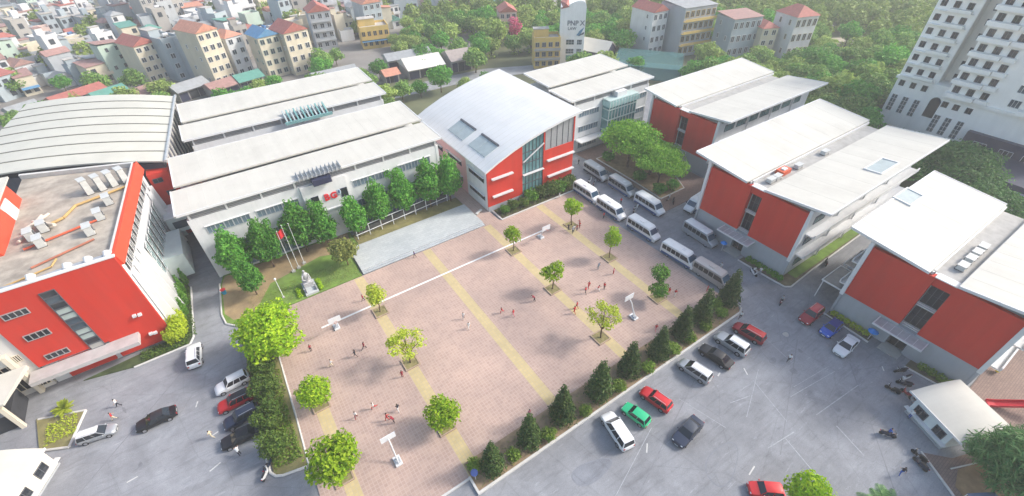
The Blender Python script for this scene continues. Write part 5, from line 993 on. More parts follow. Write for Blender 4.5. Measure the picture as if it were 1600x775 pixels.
def minibus(lab, x, y, deg, pm, roofm, skirt, sc=1.0):
    L, Wd, H = 7.0, 2.05, 2.62; w = Wd / 2; t = thing('minibus', lab, 'minibus', (0, 0, 0), 0, 'school minibuses in the bus lane')
    st = [(-L / 2, .50, 2.0, w * .93, 1), (-L / 2 + .08, .36, 2.44, w * .97, 1), (-L / 2 + .4, .33, H - .06, w, 1), (L / 2 - 2.0, .33, H - .05, w, 1), (L / 2 - 1.65, .33, H - .12, w, 1), (L / 2 - .85, .33, 1.42, w, 0), (L / 2 - .4, .33, 1.22, w * .96, 0), (L / 2 - .05, .38, 1.0, w * .88, 0), (L / 2, .45, .8, w * .82, 0)]
    rings = []
    for (xx, z0, z1, hw, up) in st:
        k = .86 if up else .94; rings.append([(xx, -hw * .94, z0), (xx, -hw, z0 + .2), (xx, -hw, min(z1 - .1, 1.32)), (xx, -hw * (k + .06), z1 - .13), (xx, -hw * k * .88, z1), (xx, hw * k * .88, z1), (xx, hw * (k + .06), z1 - .13), (xx, hw, min(z1 - .1, 1.32)), (xx, hw, z0 + .2), (xx, hw * .94, z0)][::-1])
    b = MB().loft(rings).part('body', pm, t); smooth_by_angle(b, 35)
    MB().loft([[(a, -hw, H - .06), (a, -hw * .6, H + dz), (a, hw * .6, H + dz), (a, hw, H - .06), (a, hw * .9, H - .15), (a, -hw * .9, H - .15)] for a, hw, dz in ((-L / 2 + .25, w * .86, -.02), (-L / 2 + .6, w * .92, .04), (L / 2 - 2.1, w * .92, .04), (L / 2 - 1.75, w * .86, -.03))]).part('roof', roofm, t)
    if int(y) % 2: MB().box(-.9, .1, -.4, .4, H + .03, H + .16).part('roof_unit', roofm, t)
    else: MB().box(.2, .8, -.3, .3, H + .03, H + .09).part('roof_hatch', FRAMEW, t)
    for s in (-1, 1):
        for i in range(5):
            x0 = -L / 2 + .35 + i * .94; x1 = x0 + .86; a, c = w * 1.0, w * .955
            p = [(x0, -s * a, 1.36), (x1, -s * a, 1.36), (x1, -s * c, 2.22), (x0, -s * c, 2.22)]
            if s < 0: p = [p[1], p[0], p[3], p[2]]
            quad_panel(p, .03, .03, t, 'side_window', GLC)
        p = [(L / 2 - 2.12, -s * w, 1.36), (L / 2 - 1.0, -s * w, 1.36), (L / 2 - 1.62, -s * w * .96, 2.2), (L / 2 - 2.12, -s * w * .96, 2.2)]
        if s < 0: p = [p[1], p[0], p[3], p[2]]
        quad_panel(p, .03, .06, t, 'side_window', GLC)
        MB().box(-L / 2 + .3, L / 2 - .6, s * w * 1.0 - .02, s * w * 1.0 + .02, .36, .78).part('skirt', skirt, t)
        MB().ball((L / 2 - .09, s * w * .62, .86), .1, .2, .12, 8, 6).part('headlight', LAMPW, t); MB().box(-L / 2 - .02, -L / 2 + .1, s * w * .8 - .1, s * w * .8 + .06, .8, 1.25).part('tail_light', LAMPR, t)
        MB().box(L / 2 - 1.3, L / 2 - 1.15, s * (w + .12) - .08, s * (w + .12) + .08, 1.5, 1.85).part('mirror', BLACKP, t)
    quad_panel([(L / 2 - .87, -w * .9, 1.46), (L / 2 - .87, w * .9, 1.46), (L / 2 - 1.66, w * .82, H - .17), (L / 2 - 1.66, -w * .82, H - .17)], .03, .04, t, 'windscreen', glass('bus_windscreen', (.03, .07, .12), .06))
    quad_panel([(-L / 2 + .01, w * .85, 1.45), (-L / 2 + .01, -w * .85, 1.45), (-L / 2 + .08, -w * .8, 2.25), (-L / 2 + .08, w * .8, 2.25)], .05, .04, t, 'rear_window', GLC)
    MB().box(L / 2 - .15, L / 2 + .03, -w * .8, w * .8, .4, .62).part('bumper', BLACKP, t)
    add_wheels(t, [(sx, sy * (w - .12)) for sx in (-L * .27, L * .31) for sy in (-1, 1)], .40, .24)
    t.location = (x, y, .003); t.rotation_euler = (0, 0, R_(deg)); t.scale = (sc,) * 3; return t
BW = paint('white_bus_paint', (.72, .73, .74), 0); BR_ = mat('white_bus_roof', (.78, .78, .76), .5, .05, .8); BS = paint('silver_bus_paint', (.40, .42, .44), .4); BT = paint('taupe_bus_roof', (.50, .46, .43), 0); BG = paint('taupe_bus_paint', (.38, .35, .34), 0)
for a in (('white minibus with dark blue flank at the far end, beside the shrub bed', 57.9, 59.2, -89, BW, BR_, BLUES), ('white minibus second in the row along the court, behind a person in red', 57.8, 51.8, -90, BW, BR_, BLUES), ('white minibus third in the row along the court', 58.2, 43.4, -88, BW, BR_, BLUES),
          ('white minibus fourth in the row, beside the planter with two headed tree', 57.8, 34.4, -86, BW, BR_, BLUES), ('taupe minibus last in the row, next to the far conifer', 58.3, 27.9, -87, BG, BT, BG),
          ('dark silver minibus at the back of the lane by the spreading tree', 65.2, 64.5, -92, BS, mat('silver_bus_roof', (.50, .51, .52), .45, .06, .8), P_N), ('silver minibus second in the lane beside the island', 65.5, 56.6, -92, BS, mat('silver_bus_roof', (.5, .51, .52)), BLUES), ('white minibus beside the island, next to parked scooters', 65.3, 48.5, -91, BW, BR_, BLUES),
          ('white minibus tucked between island and red block, facing the lane', 73.6, 43.3, 186, BW, BR_, BLUES), ('pale silver minibus close against the grey base of the red block', 65.6, 36.2, -92, BS, BR_, BS)): minibus(*a)

# scooters and bicycles
def scooter_proto(i, pm):
    t = thing('scooter', 'parked scooter', 'scooter', (0, 0, 0))
    for x in (-.62, .62):
        o = MB().tube((0, -.05, 0), (0, .05, 0), .27, n=12).part('wheel', RUBBER, t); o.location = (x, 0, .27); MB().tube((0, -.055, 0), (0, .055, 0), .15, n=8).part('rim', CHROME, o)
    b = MB().loft([[(x, -hw, z0), (x, hw, z0), (x, hw * .8, z1), (x, -hw * .8, z1)] for x, hw, z0, z1 in ((-.88, .05, .62, .74), (-.6, .15, .38, .78), (-.1, .17, .25, .66), (.2, .15, .22, .34), (.42, .14, .24, .5), (.56, .10, .45, .98), (.62, .06, .8, 1.0))]).part('body', pm, t); smooth_by_angle(b, 45)
    MB().loft([[(x, -hw, z - .05), (x, hw, z - .05), (x, hw * .8, z + .05), (x, -hw * .8, z + .05)] for x, hw, z in ((-.72, .09, .82), (-.4, .13, .80), (.05, .11, .74))]).part('seat', BLACKP, t)
    MB().path([(.48, -.33, 1.03), (.56, -.12, 1.0), (.56, .12, 1.0), (.48, .33, 1.03)], .022, 6).part('handlebar', BLACKP, t)
    MB().tube((.56, 0, .95), (.62, 0, .3), .035, n=6).part('fork', CHROME, t); MB().ball((.63, 0, .88), .06, .09, .07, 8, 5).part('headlight', LAMPW, t); MB().box(-.93, -.86, -.07, .07, .66, .74).part('tail_light', LAMPR, t); return t
protos = {'black': P_B, 'white': P_W, 'navy': P_N, 'red': P_DR, 'silver': P_S}; SP = {}
def scooter(c, lab, x, y, deg, z=.003, group='scooters and motorbikes', s=1.02):
    if c not in SP: SP[c] = scooter_proto(c, protos[c]); o = SP[c]; o['label'] = lab; o['group'] = group; o.location = (x, y, z); o.rotation_euler = (0, 0, R_(deg)); o.scale = (s,) * 3; return o
    return dup(SP[c], (x, y, z), R_(deg), lab, group, s)
for c, lab, x, y, a in (('black', 'black scooter parked under the canopy by the right red block', 64.0, 1.5, 150), ('white', 'white scooter beside the black one under the entrance canopy', 63.2, .6, 160), ('navy', 'dark scooter in the loose group before the guard house', 62.2, .3, 120), ('black', 'black scooter standing across the others before the guard house', 60.0, .7, 100),
        ('silver', 'grey scooter nearest the guard house wall', 60.3, -1.7, 60), ('red', 'dark red scooter right by the guard house corner', 60.9, -.7, 80), ('navy', 'dark blue motorbike by the kerb below the guard house', 52.0, -5.7, 70), ('black', 'black motorbike at the kerb below the guard house', 52.9, -5.2, 75),
        ('white', 'white scooter beside the curved kerb end of the left planter', -11.4, 36.3, 60), ('navy', 'dark scooter beside the white one at the left planter', -10.9, 37.2, 50), ('white', 'white scooter behind the first minibus of the lane', 62.4, 63.3, 20), ('silver', 'pale scooter next to the white one behind the minibuses', 62.6, 62.0, 30),
        ('white', 'white scooter standing between the two minibus rows', 63.0, 49.9, 10), ('silver', 'pale scooter beside the white one between the minibus rows', 62.2, 49.4, 20), ('black', 'black motorbike parked in the lane between the red blocks', 77.7, 19.0, 30), ('black', 'black motorbike in the shade of the left lane', -15.0, 84.0, 90),
        ('silver', 'silver scooter under the nearer spreading tree', 71.0, 48.4, 20), ('black', 'dark scooter under the nearer spreading tree', 70.9, 47.0, 40), ('red', 'red scooter being ridden across the yard corner', 62.8, 18.1, 200), ('white', 'white scooter carrying a rider past the hedge', 65.2, 24.6, 250), ('navy', 'blue scooter carrying a rider past the guard house', 52.8, -1.9, 300)):
    scooter(c, lab, x, y, a)

# ------------------------------------------------------------------ people
SKIN = mat('skin', (.42, .25, .17), .6, .08, 4); HAIR = mat('black_hair', (.015, .012, .01), .6, .2, 6); SHOE = mat('dark_shoe', (.03, .03, .03), .6, .1, 4)
CLO = {'red': mat('red_cloth', (.52, .02, .03), .85, .12, 4), 'darkred': mat('dark_red_cloth', (.26, .02, .035), .85, .12, 4), 'white': mat('white_cloth', (.74, .74, .73), .85, .06, 4), 'dark': mat('dark_cloth', (.03, .03, .04), .85, .15, 4), 'purple': mat('purple_cloth', (.13, .05, .18), .85, .12, 4), 'cream': mat('cream_cloth', (.60, .52, .36), .85, .08, 4), 'grey': mat('grey_cloth', (.30, .31, .34), .85, .1, 4), 'blue': mat('blue_cloth', (.03, .10, .40), .85, .1, 4), 'pink': mat('pink_cloth', (.60, .20, .24), .85, .1, 4)}
def pose_mesh(legs, arms, lean, crouch=0., spread=.0):
    """one continuous skinned body; returns mesh with slots skin, shirt, trousers, shoes"""
    V = []; E = []; Rr = []; REG = []
    def v(p, r): V.append(Vector(p)); Rr.append(r); return len(V) - 1
    def e(a, b, reg): E.append((a, b)); REG.append(reg)
    hz = .90 - crouch; up = Vector((math.sin(lean), 0, math.cos(lean)))
    pel = v((0, 0, hz), .125); sp = v(Vector((0, 0, hz)) + up * .22, .115); ch = v(Vector((0, 0, hz)) + up * .42, .135); nk = v(Vector((0, 0, hz)) + up * .56, .05)
    hd = v(Vector((0, 0, hz)) + up * .66 + Vector((.02, 0, 0)), .085); tp = v(Vector((0, 0, hz)) + up * .77 + Vector((.01, 0, 0)), .075)
    e(pel, sp, 1); e(sp, ch, 1); e(ch, nk, 1); e(nk, hd, 0); e(hd, tp, 0)
    ns = v(V[hd] + Vector((.10, 0, .02)), .018); e(hd, ns, 0)
    for s in (-1, 1):
        er = v(V[hd] + Vector((0, s * .085, .03)), .02); e(hd, er, 0)
        th, kn = legs[0 if s < 0 else 1]; h = v((0, s * .09, hz - .06), .095); e(pel, h, 2)
        k_ = v(V[h] + Vector((math.sin(th) * .40, s * spread, -math.cos(th) * .40)), .062); a_ = v(V[k_] + Vector((math.sin(th - kn) * .38, 0, -math.cos(th - kn) * .38)), .042)
        f_ = v(V[a_] + Vector((.15 * math.cos(th - kn), 0, -.035 + .15 * math.sin(th - kn))), .036); e(h, k_, 2); e(k_, a_, 2); e(a_, f_, 3)
        sh, el = arms[0 if s < 0 else 1]; S_ = v(V[ch] + Vector((0, s * .17, .06)), .062); e(ch, S_, 1)
        E_ = v(V[S_] + Vector((math.sin(sh) * .27, s * .06, -math.cos(sh) * .27)), .042); W_ = v(V[E_] + Vector((math.sin(sh + el) * .23, s * .01, -math.cos(sh + el) * .23)), .030)
        d = (V[W_] - V[E_]).normalized(); Pm = v(V[W_] + d * .07, .030); e(S_, E_, 1); e(E_, W_, 0); e(W_, Pm, 0)
        sd_ = d.cross(Vector((0, 1, 0))).normalized() if abs(d.y) < .95 else Vector((1, 0, 0))
        for q, ln in ((-.03, .065), (-.01, .08), (.01, .075), (.028, .06)):
            f1 = v(V[Pm] + sd_ * q + d * ln * .5, .009); f2 = v(V[f1] + d * ln * .5 + Vector((0, -s * .02, 0)), .008); e(Pm, f1, 0); e(f1, f2, 0)
        tb = v(V[W_] + sd_ * .045 + d * .05, .010); e(W_, tb, 0)
    me = bpy.data.meshes.new('body'); me.from_pydata([tuple(p) for p in V], E, []); o = bpy.data.objects.new('body', me); COL.objects.link(o)
    o.modifiers.new('skin', 'SKIN'); sk = me.skin_vertices[0].data
    for i, r in enumerate(Rr): sk[i].radius = (r, r); sk[i].use_root = i == 0
    sb = o.modifiers.new('sub', 'SUBSURF'); sb.levels = 1; sb.render_levels = 1
    dg = bpy.context.evaluated_depsgraph_get(); nm = bpy.data.meshes.new_from_object(o.evaluated_get(dg)); bpy.data.objects.remove(o)
    A = np.array([V[a] for a, b in E]); B = np.array([V[b] for a, b in E]); reg = np.array(REG); D = B - A; dd = (D * D).sum(1)
    zmin = min(q.co.z for q in nm.vertices)
    for k in range(4): nm.materials.append(SKIN)
    idx = []
    for p in nm.polygons:
        c = np.array(p.center); t = np.clip(((c - A) * D).sum(1) / dd, 0, 1); i = np.linalg.norm(A + D * t[:, None] - c, axis=1).argmin(); idx.append(int(reg[i]))
    nm.polygons.foreach_set('material_index', idx); nm.polygons.foreach_set('use_smooth', [True] * len(nm.polygons))
    head = V[hd].copy(); top = V[tp].copy()
    hair = MB().ball((head + (top - head) * .55 + Vector((-.02, 0, .0))), .098, .095, .085, 10, 6).mesh('hair', HAIR, smooth=True)
    eyes = MB()
    for s in (-1, 1): eyes.ball(head + Vector((.088, s * .032, .035)), .012, n=6, m=4)
    return nm, hair, eyes.mesh('eyes', HAIR), zmin
POSES = {'stand': pose_mesh([(0, .03), (.05, .03)], [(.05, .2), (-.05, .2)], 0), 'walk': pose_mesh([(.42, .1), (-.30, .25)], [(-.4, .3), (.4, .4)], .05), 'run': pose_mesh([(.85, .9), (-.45, .9)], [(-.8, 1.3), (.7, 1.4)], .2),
         'bend': pose_mesh([(.15, .1), (-.1, .15)], [(1.0, .3), (.8, .4)], .75), 'sit': pose_mesh([(1.35, 1.3), (1.35, 1.3)], [(.8, .5), (.8, .5)], .08), 'play': pose_mesh([(.3, .3), (-.25, .3)], [(1.2, .5), (.2, .9)], .1, 0, .06)}
BC = {}
def person(pose, shirt, legs, lab, x, y, deg, h=1.5, z=.10, group='people in the school yard'):
    nm, hair, eyes, zmin = POSES[pose]; k = (pose, shirt, legs)
    if k not in BC:
        m = nm.copy()
        for i, q in enumerate((SKIN, CLO[shirt], CLO[legs], SHOE)): m.materials[i] = q
        BC[k] = m
    t = thing('person', lab, 'person', (x, y, z - zmin * h / 1.7), R_(deg), group)
    b = link('body', BC[k], t); link('hair', hair, t); link('eyes', eyes, t); t.scale = (h / 1.7,) * 3; return t
for q in (('walk', 'red', 'dark', 'dark haired child in red walking above the lime tree on the white line', 7.8, 56.9, 200), ('run', 'darkred', 'dark', 'child in dark red running just left of the sparse tree', 4.5, 47.3, 30), ('walk', 'dark', 'dark', 'child in dark clothes beside the running dark red child', 3.0, 46.7, 150), ('play', 'white', 'cream', 'child in white near the left edge strip', -.4, 47.0, 10), ('stand', 'darkred', 'dark', 'child in maroon by the big lime tree', -2.1, 51.4, 100),
          ('walk', 'purple', 'dark', 'child in purple at the foot of the stage steps', 19.3, 62.0, 200), ('walk', 'white', 'grey', 'child in white shirt beside the middle strip, farther one', 19.4, 44.1, 240), ('walk', 'white', 'white', 'child all in white beside the middle strip, nearer one', 19.1, 41.9, 260), ('run', 'red', 'red', 'child in red running right of the middle strip', 25.0, 41.7, 200), ('walk', 'red', 'pink', 'child in pinkish red right of the runner in red', 26.1, 40.1, 120),
          ('stand', 'darkred', 'darkred', 'tall figure in maroon under the sparse yellow green tree', 7.2, 39.6, 80), ('bend', 'darkred', 'dark', 'child in dark red bending down alone in mid court', 30.7, 40.8, 150), ('walk', 'red', 'red', 'child in red on the strip, left of a close pair', 34.3, 35.1, 100), ('walk', 'red', 'darkred', 'child in red on the strip, right of a close pair', 35.3, 35.7, 130), ('play', 'red', 'dark', 'leftmost child of the red group above the thin yellow tree', 38.6, 37.4, 100),
          ('walk', 'red', 'red', 'second child of the red group above the thin yellow tree', 39.8, 38.0, 60), ('run', 'red', 'white', 'child running in the middle of the red group', 40.7, 36.7, 300), ('stand', 'red', 'dark', 'rightmost child of the red group above the yellow tree', 41.8, 36.4, 200), ('stand', 'pink', 'red', 'child in faded red beside the small green tree planter', 45.6, 38.2, 100), ('bend', 'grey', 'grey', 'child in grey crouching near the small green tree', 44.2, 40.6, 10),
          ('walk', 'red', 'red', 'child in red right of the two headed tree', 49.7, 29.6, 200), ('walk', 'red', 'white', 'child in red and white right of the two headed tree', 50.1, 28.7, 240), ('stand', 'red', 'red', 'person in bright red beside the taupe minibus', 55.2, 26.4, 100), ('walk', 'red', 'pink', 'child in red alone before the conifers', 42.0, 25.4, 60),
          ('stand', 'dark', 'dark', 'child in dark clothes in the huddle under the court tree', 47.2, 52.3, 20), ('stand', 'white', 'grey', 'child in white in the huddle under the court tree', 47.8, 51.4, 70), ('bend', 'grey', 'dark', 'child in grey bending in the huddle under the tree', 47.2, 51.0, 60), ('stand', 'red', 'darkred', 'child in red in the huddle under the tree', 49.4, 51.6, 190), ('play', 'red', 'white', 'child in red reaching out at the huddle edge', 49.9, 52.2, 170), ('stand', 'darkred', 'dark', 'child in maroon at the back of the huddle', 48.4, 51.2, 100),
          ('stand', 'red', 'dark', 'person in red beside the second minibus of the row', 55.3, 51.2, 90), ('walk', 'white', 'white', 'person in white walking by the shrub bed kerb', 52.7, 62.0, 180), ('stand', 'pink', 'grey', 'child in pink by a near conifer of the front row', 18.3, 24.9, 80), ('walk', 'white', 'darkred', 'child in white with dark trousers left of the children in front', -.2, 37.2, 60), ('run', 'white', 'red', 'child in white running between the two children in front', 2.2, 37.3, 200),
          ('play', 'red', 'red', 'child in bright red in the trio near the front', 3.0, 34.7, 20), ('bend', 'darkred', 'dark', 'child in dark red bending in the trio near the front', 3.6, 33.9, 140), ('walk', 'dark', 'white', 'child in dark top and white trousers of the front trio', 4.7, 35.1, 100)):
    person(*q, h=rng.uniform(1.48, 1.66))
for q in (('walk', 'cream', 'cream', 'person in cream walking before the dark parked cars', -16.0, 45.0, 150, 1.6), ('bend', 'white', 'dark', 'person in white shirt leaning beside the last black sedan', -13.5, 40.6, 100, 1.65), ('walk', 'white', 'dark', 'person in white by the front of the left red block', -25.8, 57.0, 190, 1.65), ('walk', 'red', 'cream', 'person in red top near the silver minivan', -26.3, 55.0, 20, 1.6), ('stand', 'red', 'dark', 'person in red between the two minibus rows', 61.8, 53.0, 60, 1.6), ('walk', 'dark', 'dark', 'dark dressed person by the hall corner', 65.2, 70.5, 100, 1.65),
          ('stand', 'white', 'blue', 'guard in pale shirt standing at the guard house window', 57.6, -2.3, 150, 1.68), ('walk', 'white', 'dark', 'person in white shirt at the kerb end by the red car', 54.6, 19.8, 200, 1.65), ('walk', 'white', 'white', 'person in white beside the taupe minibus rear', 61.6, 28.6, 200, 1.65), ('walk', 'dark', 'blue', 'person in black with blue trousers below the guard house', 49.0, -4.9, 30, 1.65), ('walk', 'white', 'dark', 'person in black and white crossing the open yard', 53.2, 11.1, 200, 1.65), ('stand', 'white', 'grey', 'person in white standing by the hedge of the middle block', 66.0, 24.0, 200, 1.65)):
    person(*q[:-1], h=q[-1], z=.01)
for q in (('grey', 'dark', 'rider in grey on the red scooter', 62.85, 18.15, 200), ('white', 'dark', 'rider in white on the white scooter by the hedge', 65.25, 24.75, 250), ('blue', 'dark', 'rider in blue on the scooter before the guard house', 52.75, -1.8, 300)):
    person('sit', *q, h=1.65, z=.33)

# ------------------------------------------------------------------ court and yard furniture
def hoop(lab, x, y, s):
    t = thing('basketball_hoop', lab, 'basketball hoop', (x, y, .1), 0, 'portable white basketball hoops')
    MB().box(x - .42, x + .42, y - .65, y + .65, .13, .36).part('base', FRAMEW, t); MB().box(x - .28, x + .28, y - .4, y + .3, .361, .52).part('ballast', GREYW, t)
    MB().tube((x, y, .42), (x, y + s * .9, 2.6), .085).tube((x, y - s * .5, .42), (x, y + s * .6, 1.9), .05).part('mast', FRAMEW, t); MB().tube((x, y + s * .9, 2.6), (x, y + s * 1.5, 3.1), .07).part('arm', FRAMEW, t)
    b = MB().box(x - .9, x + .9, y + s * 1.55 - .03, y + s * 1.55 + .03, 2.75, 3.8).part('backboard', mat('backboard_white', (.72, .74, .76), .4, .05, 2), t)
    r = MB(); c = Vector((x, y + s * 1.85, 2.95))
    r.path([tuple(c + Vector((.225 * math.cos(a), .225 * math.sin(a), 0))) for a in np.linspace(0, 6.2832, 15)], .018, 5); r.part('rim', REDPIPE, b)
hoop('white basketball hoop nearest the camera, near the front of the court', 2.0, 29.0, 1); hoop('white basketball hoop by the thin yellow tree, near the conifers', 41.3, 29.2, 1)
hoop('white basketball hoop at the left end of the white line', 2.4, 53.8, -1); hoop('white basketball hoop at the right end of the white line', 41.5, 53.6, -1)
WP = mat('white_pole_paint', (.74, .75, .76), .4, .05, 2)
for i, (x, y, h, lab) in enumerate(((.1, 70.8, 9, 'leftmost flagpole on the lawn before the white block'), (1.1, 71.3, 9.5, 'middle flagpole carrying the red flag'), (2.2, 72.0, 9, 'rightmost flagpole on the lawn before the white block'))):
    t = thing('flagpole', lab, 'flagpole', (x, y, .15), 0, 'flagpoles on the lawn'); MB().tube((x, y, .15), (x, y, h), .05, .03, 10).part('pole', WP, t); MB().ball((x, y, h + .08), .09).part('finial', CHROME, t); MB().box(x - .3, x + .3, y - .3, y + .3, .152, .4).part('base', CONC, t)
    if i == 1:
        mb = MB(); F = [(x - .06 - .16 * k, y + .12 * math.sin(k * 1.1), 8.9 - .06 * k) for k in range(8)]
        for a, b in zip(F, F[1:]): mb.hexa([(a[0], a[1], a[2] - 1.5), (b[0], b[1], b[2] - 1.5), (b[0], b[1] + .03, b[2] - 1.5), (a[0], a[1] + .03, a[2] - 1.5)], [a, b, (b[0], b[1] + .03, b[2]), (a[0], a[1] + .03, a[2])])
        mb.part('flag', CLO['red'], t)
for x, y, h, lab in ((-2.9, 65.2, 4.2, 'short white lamp post on the lawn beside the big lime tree'), (8.0, 68.8, 4.0, 'white globe lamp post by the olive tree')):
    t = thing('lamp_post', lab, 'lamp post', (x, y, .15)); MB().tube((x, y, .15), (x, y, h), .06, .045, 8).part('pole', WP, t); MB().ball((x, y, h + .16), .2, n=10).part('globe', mat('lamp_globe', (.75, .75, .73), .3, .04, 3), t); MB().box(x - .2, x + .2, y - .2, y + .2, .152, .3).part('base', CONC, t)
t = thing('statue', 'grey statue on a stepped plinth between two clipped hedges', 'statue', (1.3, 65.6, .15)); GRS = mat('grey_statue_stone', (.42, .42, .43), .8, .15, 2, bump=.3)
MB().box(.3, 2.4, 63.1, 66.6, .152, .5).part('plinth_step', STONE, t); MB().box(.6, 2.1, 64.9, 66.4, .501, 1.3).part('plinth', GRS, t)
sb = MB().loft([[(1.35 + r * math.cos(a), 65.6 + r * .8 * math.sin(a), z) for a in np.linspace(0, 5.9, 10)] for z, r in ((1.301, .55), (1.8, .5), (2.3, .42), (2.7, .5), (3.0, .38), (3.15, .14), (3.25, .13), (3.4, .2), (3.6, .2), (3.72, .08))]).part('figure', GRS, t); smooth_by_angle(sb, 60)
MB().tube((.9, 65.4, 2.85), (.75, 65.0, 2.2), .13, .1).tube((.75, 65.0, 2.2), (1.2, 64.85, 2.0), .1, .08).tube((1.8, 65.4, 2.85), (1.95, 65.0, 2.2), .13, .1).tube((1.95, 65.0, 2.2), (1.5, 64.85, 2.0), .1, .08).part('arms', GRS, sb)
MB().box(.5, .62, 63.5, 64.6, .501, .9).box(2.08, 2.2, 63.5, 64.6, .501, .9).part('plinth_wing', mat('dark_statue_base', (.12, .12, .13), .7, .1, 1), t, kind='stuff')
t = thing('walkway_pergola', 'white railed walkway with posts between tree row and stage', 'walkway', (22, 75, .2))
for i in range(9): MB().tube((12.6 + i * 2.5, 73.0 + .22 * i, .2), (12.6 + i * 2.5, 73.0 + .22 * i, 2.7), .075, n=8).part('post', WP, t)
for z in (1.2, 2.7): MB().tube((12.4, 72.98, z), (32.8, 74.78, z), .07, n=8).part('rail', WP, t)
MB().hexa([(12.4, 74.0, .2), (33, 75.8, .2), (33, 76.3, .2), (12.4, 74.5, .2)], [(12.4, 74.0, 1.5), (33, 75.8, 1.5), (33, 76.3, 1.5), (12.4, 74.5, 1.5)]).part('dark_wall', mat('dark_wall_plaster', (.10, .10, .10), .85, .2, 1), t)
t = thing('round_sign', 'blue round sign on a post at the planter corner', 'sign', (8.6, 22.0, .16)); MB().tube((8.6, 22.0, .16), (8.6, 22.0, 2.0), .035, n=8).part('post', WP, t); MB().tube((8.56, 21.95, 2.0), (8.50, 21.88, 2.08), .42, n=20).part('disc', mat('blue_sign_paint', (.06, .10, .30), .4, .1, 2), t)
def umbrella(lab, x, y, z, m, r=.9):
    t = thing('parasol', lab, 'parasol', (x, y, z)); mb = MB(); n = 10
    mb.add([(x, y, z + 2.2)] + [(x + r * math.cos(6.283 * i / n), y + r * math.sin(6.283 * i / n), z + 1.75) for i in range(n)] + [(x, y, z + 2.12)], [(0, i + 1, (i + 1) % n + 1) for i in range(n)] + [(n + 1, (i + 1) % n + 1, i + 1) for i in range(n)]); mb.part('canopy', m, t); MB().tube((x, y, z), (x, y, z + 2.15), .03, n=6).part('pole', WP, t)
umbrella('bright blue parasol by the yellow hedge and entrance', 66.3, 6.7, .1, mat('blue_canvas', (.02, .22, .65), .7, .08, 2), .7)
umbrella('bright blue parasol beside the minibus by the middle block', 66.0, 31.6, .1, mat('blue_canvas', (.02, .22, .65)), .6)
t = thing('bin', 'blue and red bin under the tree at the left lane', 'bin', (-10.9, 71.9, .1)); MB().tube((-10.9, 71.9, .15), (-10.9, 71.9, 1.0), .32, .38, 12).part('drum', mat('blue_bin', (.03, .30, .50), .5, .1, 2), t); MB().tube((-10.9, 71.9, 1.001), (-10.9, 71.9, 1.1), .42, n=12).part('rim', CLO['red'], t)
t = thing('bench', 'pale stone bench on the pink path by the hall', 'bench', (35.9, 67.2, .1)); MB().rbox(35.9, 67.2, .5, 1.9, .5, .12, R_(25)).part('seat', KERB, t)
for s in (-.7, .7): MB().rbox(35.9 + s * math.cos(R_(25)), 67.2 + s * math.sin(R_(25)), .27, .15, .42, .33, R_(25)).part('leg', KERB, t)
t = thing('slide', 'red playground slide on the brown paving at the right edge', 'slide', (70, -8, .1)); RS = mat('red_plastic', (.62, .02, .04), .4, .06, 2)
mb = MB(); P = [(67.6, -7.0, .3), (68.2, -7.6, .4), (69.2, -8.7, .9), (70.4, -10.2, 1.7), (71.4, -11.4, 2.1)]
for a, b in zip(P, P[1:]):
    d = (Vector(b) - Vector(a)); d.z = 0; d.normalize(); q = Vector((-d.y, d.x, 0)) * .42
    A, B = Vector(a), Vector(b); mb.hexa([A - q, B - q, B + q, A + q], [A - q + Vector((0, 0, .08)), B - q + Vector((0, 0, .08)), B + q + Vector((0, 0, .08)), A + q + Vector((0, 0, .08))])
    for s in (-1, 1): mb.hexa([A + q * s, B + q * s, B + q * s * 1.15, A + q * s * 1.15], [v + Vector((0, 0, .38)) for v in (A + q * s, B + q * s, B + q * s * 1.15, A + q * s * 1.15)])
mb.part('chute', RS, t, kind='stuff'); MB().tube((71.3, -11.1, .11), (71.3, -11.1, 2.1), .05).tube((71.8, -11.6, .11), (71.8, -11.6, 2.1), .05).part('support', FRAMEW, t, kind='stuff')
t = thing('toy_rocker', 'yellow and white spring toy on the brown paving', 'playground toy', (74.5, -5.9, .1)); MB().ball((74.5, -5.9, .7), .6, .3, .35).part('seat', mat('yellow_plastic', (.65, .50, .03), .4, .05, 2), t); MB().tube((74.5, -5.9, .11), (74.5, -5.9, .45), .12).part('spring', CHROME, t); MB().ball((75.0, -5.7, 1.1), .25).part('head', FRAMEW, t)
t = thing('orange_hoist', 'orange service box in the roof gutter of the middle red block', 'box', (75.5, 30.6, 13.2)); MB().box(74.6, 77.0, 30.2, 31.6, 13.2, 14.0).part('box', REDPIPE, t); MB().box(75.2, 76.2, 30.5, 31.2, 14.001, 14.2).part('lid', FRAMEW, t)
for i, (x, y, z, lab) in enumerate(((71.5, 30.4, 13.18, 'white unit nearest the front in the middle block gutter'), (73.2, 30.4, 13.18, 'white unit left of the orange box in the gutter'), (79.5, 30.4, 13.18, 'white unit just beyond the orange box'), (88, 30.4, 13.18, 'white unit halfway along the middle block gutter'), (74.5, 4.0, 13.18, 'first white unit in the right block gutter'), (76.6, 4.0, 13.18, 'second white unit in the right block gutter'), (78.7, 4.0, 13.18, 'third white unit in the right block gutter'), (72.0, 4.0, 13.18, 'dark front unit in the right block gutter'))): ac_unit(x, y, z, lab, .9, 1.5, .75, R_(90), 'units in the roof gutters')
